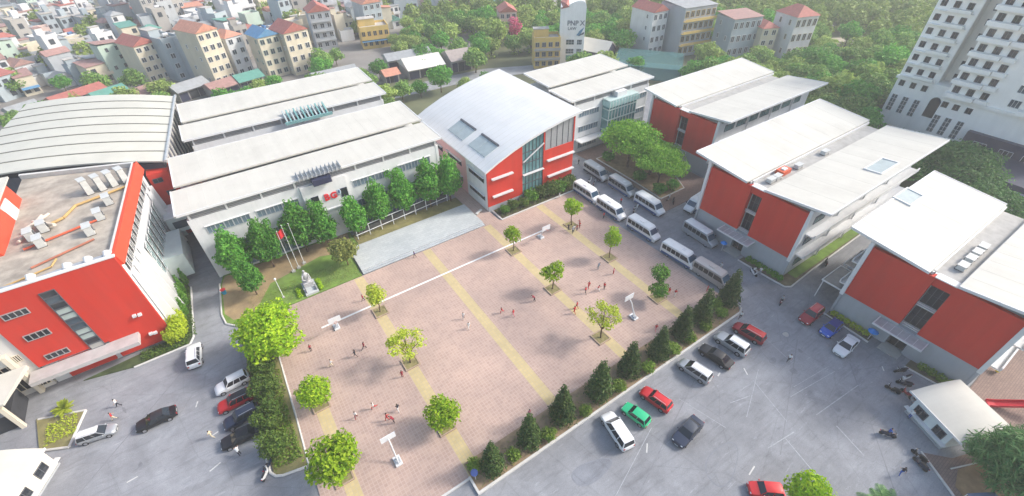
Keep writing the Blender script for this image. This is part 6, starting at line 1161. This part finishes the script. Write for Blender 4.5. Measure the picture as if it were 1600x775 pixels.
t = thing('blue_tent', 'blue tent canopy at the bottom edge below the guard house', 'tent', (51.5, -11.6, .1)); MB().add([(50.6, -9.6, 2.3), (53.2, -11.2, 2.3), (51.8, -13.6, 2.3), (49.0, -12.0, 2.3), (51.2, -11.6, 3.0)], [(0, 1, 4), (1, 2, 4), (2, 3, 4), (3, 0, 4), (3, 2, 1, 0)]).part('canopy', mat('blue_grey_canvas', (.10, .14, .22), .7, .1, 1), t)
for p in ((50.6, -9.7), (53.1, -11.2), (51.8, -13.5), (49.1, -12)): MB().tube((p[0], p[1], .1), (p[0], p[1], 2.3), .04, n=6).part('pole', WP, t)

# ------------------------------------------------------------------ the town behind
def hmat(n, c): return mat('house_' + n, c, .85, .08, .4, streak=True, dirt=.22)
HW = {'white': hmat('white', (.60, .605, .615)), 'cream': hmat('cream', (.60, .54, .42)), 'pale grey': hmat('pale_grey', (.40, .425, .45)), 'yellow': hmat('yellow', (.60, .43, .14)), 'bluish grey': hmat('blue_grey', (.34, .40, .44)), 'bare concrete': hmat('concrete', (.36, .345, .325)), 'pale pink': hmat('pink', (.60, .45, .40)), 'pale green': hmat('pale_green', (.42, .52, .45))}
HR = {'red': mat('red_roof_tiles', (.36, .12, .10), .8, .2, 1.2, dirt=.2), 'rust red': mat('rust_roof_sheet', (.33, .19, .17), .7, .2, 1.2, dirt=.3), 'blue': mat('blue_roof_sheet', (.09, .24, .42), .6, .12, 1, dirt=.15), 'green': mat('green_roof_sheet', (.10, .27, .22), .6, .15, 1, dirt=.2), 'grey': mat('grey_roof_sheet', (.30, .315, .325), .65, .15, 1, dirt=.3), 'orange': mat('orange_roof_tiles', (.50, .23, .16), .8, .18, 1.2, dirt=.15)}
SLAB = mat('roof_slab', (.44, .42, .39), .9, .2, .5, dirt=.4); TANK = mat('steel_tank', (.55, .56, .58), .35, .1, 2, metal=.5); BLUET = mat('blue_tank', (.05, .16, .36), .5, .1, 2); WDK = mat('house_window_glass', (.05, .06, .075), .25, .4, .9)
def house(lab, x, y, rz, w, d, st, wall, roof, rcol='red', near=False, extra='', trim=None, name='house', group='houses of the town', fh=3.3, door=True):
    t = thing(name, lab, 'house', (0, 0, 0), 0, group); h = st * fh; wm = HW[wall]; R = random.Random(int(x * 37 + y * 11)); a, b = w / 2, d / 2
    MB().box(-a, a, -b, b, 0, h).part('wall', wm, t); rm = HR[rcol]
    if roof == 'flat':
        mb = MB(); mb.box(-a, a, -b, -b + .18, h + .002, h + .9).box(-a, a, b - .18, b, h + .002, h + .9).box(-a, -a + .18, -b + .181, b - .181, h + .002, h + .9).box(a - .18, a, -b + .181, b - .181, h + .002, h + .9); mb.part('parapet', wm, t)
        MB().box(-a + .181, a - .181, -b + .181, b - .181, h + .003, h + .06).part('roof', SLAB, t)
    elif roof == 'gable':
        o = .35; q = MB().add([(-a - o, -b - o, h), (a + o, -b - o, h), (a + o, b + o, h), (-a - o, b + o, h), (-a - o, 0, h + d * .30), (a + o, 0, h + d * .30)] if w >= d else [(-a - o, -b - o, h), (a + o, -b - o, h), (a + o, b + o, h), (-a - o, b + o, h), (0, -b - o, h + w * .32), (0, b + o, h + w * .32)], [(0, 1, 5, 4), (2, 3, 4, 5), (1, 2, 5), (3, 0, 4), (3, 2, 1, 0)] if w >= d else [(1, 2, 5, 4), (3, 0, 4, 5), (0, 1, 4), (2, 3, 5), (3, 2, 1, 0)]); q.part('roof', rm, t)
    elif roof == 'hip':
        o = .4; k = min(w, d) * .38; hx, hy = (a - k if w > d else 0.01), (b - k if d > w else 0.01)
        MB().add([(-a - o, -b - o, h), (a + o, -b - o, h), (a + o, b + o, h), (-a - o, b + o, h), (-hx, -hy, h + k * .8), (hx, -hy, h + k * .8), (hx, hy, h + k * .8), (-hx, hy, h + k * .8)], [(0, 1, 5, 4), (1, 2, 6, 5), (2, 3, 7, 6), (3, 0, 4, 7), (4, 5, 6, 7), (3, 2, 1, 0)]).part('roof', rm, t)
    else:
        o = .3; MB().hexa([(-a - o, -b - o, h + .25), (a + o, -b - o, h + .25), (a + o, b + o, h + 1.0), (-a - o, b + o, h + 1.0)], [(-a - o, -b - o, h + .37), (a + o, -b - o, h + .37), (a + o, b + o, h + 1.12), (-a - o, b + o, h + 1.12)]).part('roof', rm, t); MB().box(-a + .1, a - .1, -b + .1, b - .1, h, h + .3).part('eaves_wall', wm, t)
    top = h + .06 if roof == 'flat' else h
    if 'stair' in extra: s_ = MB().box(-a + .3, a * .2, b * .1, b - .3, top, top + 2.5).part('stair_room', wm, t); MB().box(-a + .1, a * .2 + .2, b * .1 - .2, b - .1, top + 2.501, top + 2.65).part('stair_roof', HR['rust red'] if R.random() < .4 else SLAB, s_)
    if 'tank' in extra: MB().tube((a * .3 - .8, -b * .3, top + .9), (a * .3 + .8, -b * .3, top + .9), .55, n=10).part('water_tank', BLUET if 'blue' in extra else TANK, t); MB().box(a * .3 - .7, a * .3 + .7, -b * .3 - .4, -b * .3 + .4, top, top + .35).part('tank_stand', BLACKP, t)
    if 'awning' in extra: MB().hexa([(-a, -b - 1.3, fh * .8), (a, -b - 1.3, fh * .8), (a, -b - .01, fh * .95), (-a, -b - .01, fh * .95)], [(-a, -b - 1.3, fh * .8 + .06), (a, -b - 1.3, fh * .8 + .06), (a, -b - .01, fh * .95 + .06), (-a, -b - .01, fh * .95 + .06)]).part('awning', HR['green' if R.random() < .5 else 'blue'], t)
    bal = 'balcon' in extra
    nx = max(1, int(w / 2.2)); mb = MB()
    for s in range(st):
        z = s * fh + fh * .55
        for i in range(nx):
            xx = -a + w * (i + .5) / nx; ww = min(1.5, w / nx * .62); hh = fh * .5
            if near: window(t, 'S', xx, -b, z, ww, hh, 2, trim or FRAMEW, WDK, d=.12)
            elif R.random() < .62: mb.box(xx - ww / 2, xx + ww / 2, -b - .06, -b - .002, z - hh / 2, z + hh / 2)
        if bal and s: MB().box(-a + .05, a - .05, -b - 1.1, -b - .003, s * fh - .08, s * fh + .08).box(-a + .05, a - .05, -b - 1.1, -b - 1.0, s * fh + .081, s * fh + .85).part('balcony', trim or wm, t)
        if 'side' in extra:
            for sx in (-1, 1):
                for yy in (-b * .5, b * .4):
                    if R.random() < .35: continue
                    if near: window(t, 'W' if sx < 0 else 'E', sx * a, yy, z, .9, fh * .38, 2, trim or FRAMEW, WDK, d=.1)
                    else: mb.box(min(sx * a, sx * (a + .06)), max(sx * a, sx * (a + .06)), yy - .45, yy + .45, z - .6, z + .6)
    if not near and mb.v: mb.part('windows', WDK, t, kind='stuff')
    t.location = (x, y, 0); t.rotation_euler = (0, 0, R_(rz)); return t
HERO = []
def hero(*a, **k): HERO.append((a[1], a[2], max(a[4], a[5]) * .62)); return house(*a, near=True, **k)
hero('cream four storey villa with a dark red roof behind the rear white block', 29, 181, 14, 8.5, 10, 4, 'cream', 'gable', 'red', extra='side', fh=3.4)
hero('cream house with bright blue roof joined to the red roofed villa', 20.5, 182, 14, 7, 9, 4, 'cream', 'gable', 'blue', extra='side', fh=3.3, trim=HW['pale green'])
hero('bright yellow villa with terraces and a rust red porch roof', 62, 193, -12, 11, 9, 2, 'yellow', 'flat', extra='stair awning balconies', fh=3.6, trim=HW['yellow'])
hero('tall grey house with a red pitched roof and open loft left of the yellow villa', 45, 204, -6, 8, 9, 4, 'pale grey', 'gable', 'red', extra='balconies', fh=3.4)
hero('tall cream house with orange red roof and blank side wall, behind the sheds', 2.5, 187, 26, 7, 12, 5, 'cream', 'gable', 'orange', extra='side', fh=3.3)
hero('narrow white house with two small red roofs right of the tall cream one', 10.5, 190, 26, 6, 8, 4, 'white', 'hip', 'orange', extra='side', fh=3.2)
hero('cream block with rust red roof near the long gym roof', -15.5, 203, 26, 7, 11, 4, 'cream', 'gable', 'red', fh=3.0)
hero('narrow glass fronted grey house between two cream houses', -8, 200, 26, 6, 12, 4, 'bluish grey', 'flat', extra='stair tank', fh=3.2)
hero('stepped white house with open terraces beside the glass fronted one', -2.6, 196, 26, 5, 13, 4, 'pale grey', 'flat', extra='balconies', fh=3.1)
hero('yellow two storey house with dark balconies left of the white sign tower', 102, 132, -30, 9, 7, 3, 'yellow', 'flat', extra='balconies stair', fh=3.1, trim=HW['bare concrete'])
hero('narrow pale house with red roof standing alone among the trees', 141, 122, -4, 7, 11, 4, 'white', 'gable', 'red', extra='side', fh=3.7)
hero('wide grey and yellow house with terrace roofs at the edge of the wood', 153, 115, -10, 14, 13, 4, 'pale grey', 'shed', 'grey', extra='balconies', fh=4.0, trim=HW['yellow'])
hero('blank grey house with rust red lean to roof right of the wide one', 164, 101, -15, 12, 9, 3, 'bluish grey', 'shed', 'rust red', extra='side', fh=4.3)
hero('small cream house with red hip roof at the end of the row', 171, 95, -25, 6, 8, 3, 'cream', 'hip', 'red', fh=3.3)
hero('white and cream house with pink red roof standing alone in the wood', 179, 89, -18, 9, 10, 3, 'white', 'hip', 'red', extra='side', fh=4.6, trim=HW['cream'])
hero('white house with pink red gable beside the pink creeper', 112, 172, -25, 7, 9, 3, 'pale pink', 'gable', 'red', extra='balconies')
hero('ochre house among grey ones at the top edge left of centre', 78, 248, 8, 8, 9, 4, 'yellow', 'flat', extra='tank')
hero('grey blank walled house beside the yellow villa roof', 66, 208, 6, 8, 10, 4, 'bluish grey', 'gable', 'orange')
# the white sign tower
st_ = thing('sign_tower', 'tall narrow white tower house with faded lettering and blue swoosh', 'tower house', (0, 0, 0)); WT = mat('sign_tower_white', (.80, .80, .79), .8, .05, .6, streak=True, dirt=.1)
MB().box(-4.2, 4.2, -5, 5, 0, 18.6).part('wall', WT, st_)
mb = MB(); P = [(-2.2, 18.6), (4.2, 18.6)] + [(4.2 - 6.4 * i / 10, 18.6 + 1.8 * math.sin(math.pi * (.25 + .75 * i / 10)) ** .8) for i in range(1, 10)]
mb.add([(x, -5.001, z) for x, z in P] + [(x, -4.6, z) for x, z in P], [tuple(range(len(P))), tuple(range(2 * len(P) - 1, len(P) - 1, -1))] + [((i + 1) % len(P), i, len(P) + i, len(P) + (i + 1) % len(P)) for i in range(len(P))]); mb.part('curved_parapet', WT, st_)
MB().add([(-4.3, -5.2, 18.0), (-1.4, -5.2, 18.62), (-1.4, 4, 19.4), (-4.3, 4, 18.7), (-2.6, -5.2, 19.6)], [(0, 1, 4), (1, 2, 4), (2, 3, 4), (3, 0, 4), (3, 2, 1, 0)]).part('red_roof', HR['red'], st_)
LET = mat('faded_lettering', (.20, .21, .24), .7, .2, 2)
for txt, sz, z, xx in (('PNP X', 2.1, 13.6, 1.0), ('LAW', 1.3, 11.9, -.2)):
    o = link('lettering', text_mesh(txt, sz, .04, LET), st_); o.location = (xx, -5.06, z); o.rotation_euler = (R_(90), 0, 0)
MB().hexa([(1.4, -5.12, 9.8), (2.6, -5.12, 9.6), (2.6, -5.003, 9.6), (1.4, -5.003, 9.8)], [(2.4, -5.12, 11.2), (3.9, -5.12, 12.4), (3.9, -5.003, 12.4), (2.4, -5.003, 11.2)]).part('swoosh', mat('blue_swoosh', (.08, .22, .36), .6, .1, 1), st_)
MB().hexa([(2.0, -5.16, 9.5), (3.9, -5.16, 10.2), (3.9, -5.125, 10.2), (2.0, -5.125, 9.5)], [(2.5, -5.16, 10.1), (4.0, -5.16, 10.9), (4.0, -5.125, 10.9), (2.5, -5.125, 10.1)]).part('swoosh', mat('dark_swoosh', (.05, .08, .12), .6, .1, 1), st_)
for z in (7.6, 4.6): 
    for x, w in ((-.6, 2.8), (2.6, 1.7)): window(st_, 'S', x, -5, z, w, 1.7, 3, FRAMEW, GLASSB, 2, d=.15)
MB().box(-1.8, 4.25, -5.4, -5.003, 1.5, 3.2).part('teal_awning', HR['green'], st_)
st_.location = (112.5, 131, 0); st_.rotation_euler = (0, 0, R_(-38))
sh = thing('lean_to_shed', 'white shed with dark blue gable beside the sign tower', 'shed', (0, 0, 0)); MB().box(-3.5, 3.5, -6, 6, 0, 4).part('wall', NAVY, sh); MB().hexa([(-4.4, -6.4, 3.4), (0, -6.4, 6.6), (0, 6.4, 6.6), (-4.4, 6.4, 3.4)], [(-4.4, -6.4, 3.55), (0, -6.4, 6.78), (0, 6.4, 6.78), (-4.4, 6.4, 3.55)]).hexa([(0.001, -6.4, 6.6), (4.4, -6.4, 3.4), (4.4, 6.4, 3.4), (0.001, 6.4, 6.6)], [(0.001, -6.4, 6.78), (4.4, -6.4, 3.55), (4.4, 6.4, 3.55), (0.001, 6.4, 6.78)]).part('roof', ROOFW, sh); MB().add([(-3.5, -6.02, 4), (3.5, -6.02, 4), (0, -6.02, 6.5), (-3.5, -5.9, 4), (3.5, -5.9, 4), (0, -5.9, 6.5)], [(0, 1, 2), (5, 4, 3), (0, 3, 4, 1), (1, 4, 5, 2), (2, 5, 3, 0)]).part('gable', NAVY, sh)
sh.location = (121, 127, 0); sh.rotation_euler = (0, 0, R_(20)); HERO += [(112.5, 131, 8), (121, 127, 8)]
# market sheds along the back street
def shed(lab, x, y, rz, w, d, h, rc, open_=True):
    t = thing('market_shed', lab, 'shed', (0, 0, 0), 0, 'sheds along the back street'); a, b = w / 2, d / 2
    MB().box(-a + .2, a - .2, -b + .8, b, 0, h).part('wall', HW['bare concrete'], t)
    MB().add([(-a - .3, -b - .5, h - .1), (a + .3, -b - .5, h - .1), (a + .3, b + .3, h), (-a - .3, b + .3, h), (-a - .3, 0, h + d * .22), (a + .3, 0, h + d * .22)], [(0, 1, 5, 4), (2, 3, 4, 5), (1, 2, 5), (3, 0, 4), (3, 2, 1, 0)]).part('roof', rc, t)
    for i in range(3): MB().box(-a + .4 + i * (w - 1.2) / 3, -a + .1 + (i + .9) * (w - .6) / 3, -b + .7, -b + .79, .1, h * .75).part('shopfront', DARKIN if i % 2 else NAVY, t)
    HERO.append((x, y, w * .6)); t.location = (x, y, 0); t.rotation_euler = (0, 0, R_(rz)); return t
TARP = mat('white_tarpaulin', (.62, .60, .55), .7, .1, 1, dirt=.15); BRSH = mat('brown_grey_sheet', (.34, .29, .27), .7, .2, 1, dirt=.3)
for q in (('wide market shed under a white tarpaulin roof', 63, 151.5, -4, 13, 11, 3.4, TARP), ('brown grey market shed right of the tarpaulin roof', 75.5, 148.5, -6, 8, 10, 4.2, BRSH), ('low shed with orange gable left of the tarpaulin roof', 51, 150.5, -2, 5, 6, 2.8, HR['orange']), ('long grey shed behind the tarpaulin roof', 62, 161, -4, 16, 7, 4, HR['grey']), ('grey flat looking shed behind the green row of trees', 35, 158, 2, 14, 8, 3.6, HR['grey']), ('low rust red shed by the tall cream house', 3, 172, 20, 9, 7, 3, HR['rust red']), ('green roofed shed below the narrow white house', 11, 174, 15, 8, 7, 3.2, HR['green']),
          ('long red and green shed behind the gym roof', -35, 188, 30, 14, 6, 3.8, HR['red']), ('teal roofed shed next to the long red one', -27, 184, 28, 9, 6, 3.6, HR['green']), ('rust roofed shed near the gym ridge', -18, 180, 28, 10, 7, 3.2, HR['rust red']), ('grey shed between the red shed and the tall cream house', -6, 176, 24, 10, 7, 3.4, HR['grey']), ('small white roofed pavilion in the trees', 84, 181, 10, 9, 7, 3.6, TARP), ('grey kiosk at the left beyond the gym eave', -48, 186, 30, 7, 7, 3, HR['grey'])): shed(*q)
# netted sports cage
np_ = thing('netted_cage', 'teal netted sports cage behind the white block with the glass bay', 'sports cage', (128, 103, 0))
NET = bpy.data.materials.new('teal_net'); NET.use_nodes = True; nn_ = NET.node_tree.nodes; pb_ = nn_['Principled BSDF']; pb_.inputs['Base Color'].default_value = (.10, .26, .26, 1); tp_ = nn_.new('ShaderNodeBsdfTransparent'); mx_ = nn_.new('ShaderNodeMixShader'); mx_.inputs[0].default_value = .3
NET.node_tree.links.new(tp_.outputs[0], mx_.inputs[1]); NET.node_tree.links.new(pb_.outputs[0], mx_.inputs[2]); NET.node_tree.links.new(mx_.outputs[0], nn_['Material Output'].inputs[0])
CG = [(112, 110), (126, 92), (140, 103), (127, 121)]
for i in range(4):
    a, b = CG[i], CG[(i + 1) % 4]; d = Vector((b[0] - a[0], b[1] - a[1])).normalized() * .03
    MB().add([(a[0], a[1], 0), (b[0], b[1], 0), (b[0], b[1], 4), (a[0], a[1], 4), (a[0] - d.y, a[1] + d.x, 0), (b[0] - d.y, b[1] + d.x, 0), (b[0] - d.y, b[1] + d.x, 4), (a[0] - d.y, a[1] + d.x, 4)], [(0, 1, 2, 3), (7, 6, 5, 4), (3, 2, 6, 7)]).part('net_panel', NET, np_)
    MB().tube((a[0], a[1], 0), (a[0], a[1], 4.3), .1, n=6).part('post', STEEL, np_)
MB().prism(CG, 4.02, 4.05).part('net_roof', NET, np_)
struct('pitch', MB().prism([(112.5, 110), (126, 92.5), (139.5, 103), (127, 120.5)], -.13, .03), mat('teal_pitch', (.12, .25, .25), .9, .12, .3))
# street after street of narrow town houses
CITY = [(-78, 196), (-44, 212), (-22, 206), (10, 205), (40, 212), (56, 204), (72, 206), (92, 224), (112, 232), (128, 206), (150, 196), (196, 250), (-20, 460), (-110, 500), (-150, 420)]
hr = random.Random(23); SITES = []
def try_row(u0, v0, rot):
    pass
for band in range(44):
    y = 194 + band * 6.7; rot0 = 26
    x = -150
    while x < 200:
        w = hr.choice((3.4, 3.8, 4.2, 4.6, 5, 5.8)) * (1 + band * .008); rot = 26 if x < 36 else (-8 if x < 95 else -25)
        cx, cy = x + w / 2, y + (x * .18 if x < 36 else 6.5) + hr.uniform(-1.2, 1.2)
        if inside((cx, cy), CITY) and not any(math.hypot(cx - q[0], cy - q[1]) < q[2] + w * .3 for q in HERO) and hr.random() > .06: SITES.append((math.hypot(cx, cy), cx, cy, rot + hr.choice((0, 0, 90, 90, 7, -9, 14, -16)), w))
        x += w + (hr.uniform(.2, 1.0) if hr.random() < .8 else hr.uniform(2.5, 5))
SITES.sort()
NUM = ['single', 'two', 'three', 'four', 'five', 'six', 'seven']; USED = set()
far_w = MB(); FWM = [HW['white'], HW['pale grey'], HW['cream'], HW['bluish grey'], HW['bare concrete'], SLAB, HR['red'], HR['rust red'], HR['grey'], WDK]
for i, (dist, x, y, rot, w) in enumerate(SITES):
    st = hr.choice((1, 1, 1, 2, 2, 2, 3, 3, 4)) + (hr.random() < .06); wall = hr.choices(list(HW), (42, 20, 12, 2, 11, 9, 2, 2))[0]; roof = hr.choices(('flat', 'gable', 'hip', 'shed'), (48, 12, 5, 35))[0]; rc = hr.choices(list(HR), (16, 28, 2, 12, 38, 4))[0]; d = hr.uniform(5.0, 6.9)
    if i < 285:
        for k in range(60):
            ex = hr.choice(('stair', 'tank', 'stair tank', 'balconies', 'balconies tank', 'awning', 'awning stair', 'side', 'side tank', 'balconies stair', 'blue tank', '')) if roof == 'flat' else hr.choice(('balconies', 'awning', 'side', 'side balconies', ''))
            desc = {'stair': 'rooftop stair room', 'tank': 'steel roof tank', 'stair tank': 'stair room and tank', 'balconies': 'balconies', 'balconies tank': 'balconies and tank', 'awning': 'street awning', 'awning stair': 'awning and stair room', 'side': 'windowed side walls', 'side tank': 'side windows and tank', 'balconies stair': 'balconies and stair room', 'blue tank': 'blue roof tank', 'side balconies': 'balconies, side windows', '': 'plain front'}[ex]
            where = ('front rows' if dist < 240 else 'middle rows' if dist < 320 else 'far rows') + (' at left' if x < -20 else ' centre left' if x < 50 else ' by the wood')
            lab = '%s %s storey house, %s, %s, %s' % (wall.replace('pale grey', 'grey').replace('bare concrete', 'concrete').replace('bluish grey', 'slate').replace('pale ', ''), NUM[st - 1], 'flat roof' if roof == 'flat' else rc + ' ' + {'gable': 'gable', 'hip': 'hip', 'shed': 'sloping'}[roof] + ' roof', desc, where)
            if lab not in USED: break
            st = hr.choice((1, 2, 3)); wall = hr.choice(list(HW))
        USED.add(lab); house(lab, x, y, rot, w * hr.uniform(.95, 1.25), d, st, wall, roof, rc, False, ex, fh=hr.uniform(2.8, 3.5))
    else:
        h = st * 3.2; c, s = math.cos(R_(rot)), math.sin(R_(rot)); wi = hr.choices(range(5), (34, 22, 14, 16, 14))[0]; far_w.rbox(x, y, h / 2, w, d, h, R_(rot), wi)
        far_w.rbox(x, y, h + .2, w + .4, d + .4, .3, R_(rot), hr.choices((5, 6, 7, 8), (40, 14, 16, 30))[0])
        if hr.random() < .6: far_w.rbox(x + c, y + s, h + 1.5, w * .45, d * .4, 2.3, R_(rot), wi)
        for q in range(st):
            for e in (-.25, .25): far_w.rbox(x + c * w * e + s * (d / 2 + .02), y + s * w * e - c * (d / 2 + .02), q * 3.2 + 1.8, w * .28, .06, 1.4, R_(rot), 9)
if far_w.v: far_w.part('distant_houses', FWM, None, kind='stuff')
# three tall slabs at the top of the town
for x, y, rot, w, d, st, wl, lab in ((-6, 262, 24, 16, 10, 7, 'bare concrete', 'long concrete apartment slab with rows of windows at the top left'), (33, 262, 22, 7, 12, 6, 'cream', 'narrow cream slab rising above grey roofs at the top edge'), (-52, 330, 28, 16, 10, 5, 'pale green', 'striped pale green block near the top left corner'), (60, 262, 8, 14, 11, 6, 'white', 'white apartment block at the top edge above the yellow villa')):
    house(lab, x, y, rot, w, d, st, wl, 'flat', near=True, extra='stair tank', name='apartment_block', group='taller blocks of the town')
# pale clearings in the wood
for i, (x, y, r) in enumerate(((206, 88, 6), (214, 84, 7), (199, 77, 5), (227, 101, 5), (152, 37, 6))): patch(x, y, r, r * .6, R_(-30), mat('pale_clearing', (.42, .37, .29), .95, .2, .3), .03, 'clearing')

# ------------------------------------------------------------------ haze over everything
hz = bpy.data.materials.new('haze_air'); hz.use_nodes = True; n = hz.node_tree.nodes; n.remove(n['Principled BSDF'])
pv = n.new('ShaderNodeVolumePrincipled'); pv.inputs['Color'].default_value = (.97, .985, 1.0, 1); pv.inputs['Density'].default_value = .0006; pv.inputs['Anisotropy'].default_value = .2
hz.node_tree.links.new(pv.outputs[0], n['Material Output'].inputs['Volume'])
tag(MB().box(-1700, 1900, -1000, 2500, -1.2, 62).part('haze', hz), kind='stuff')
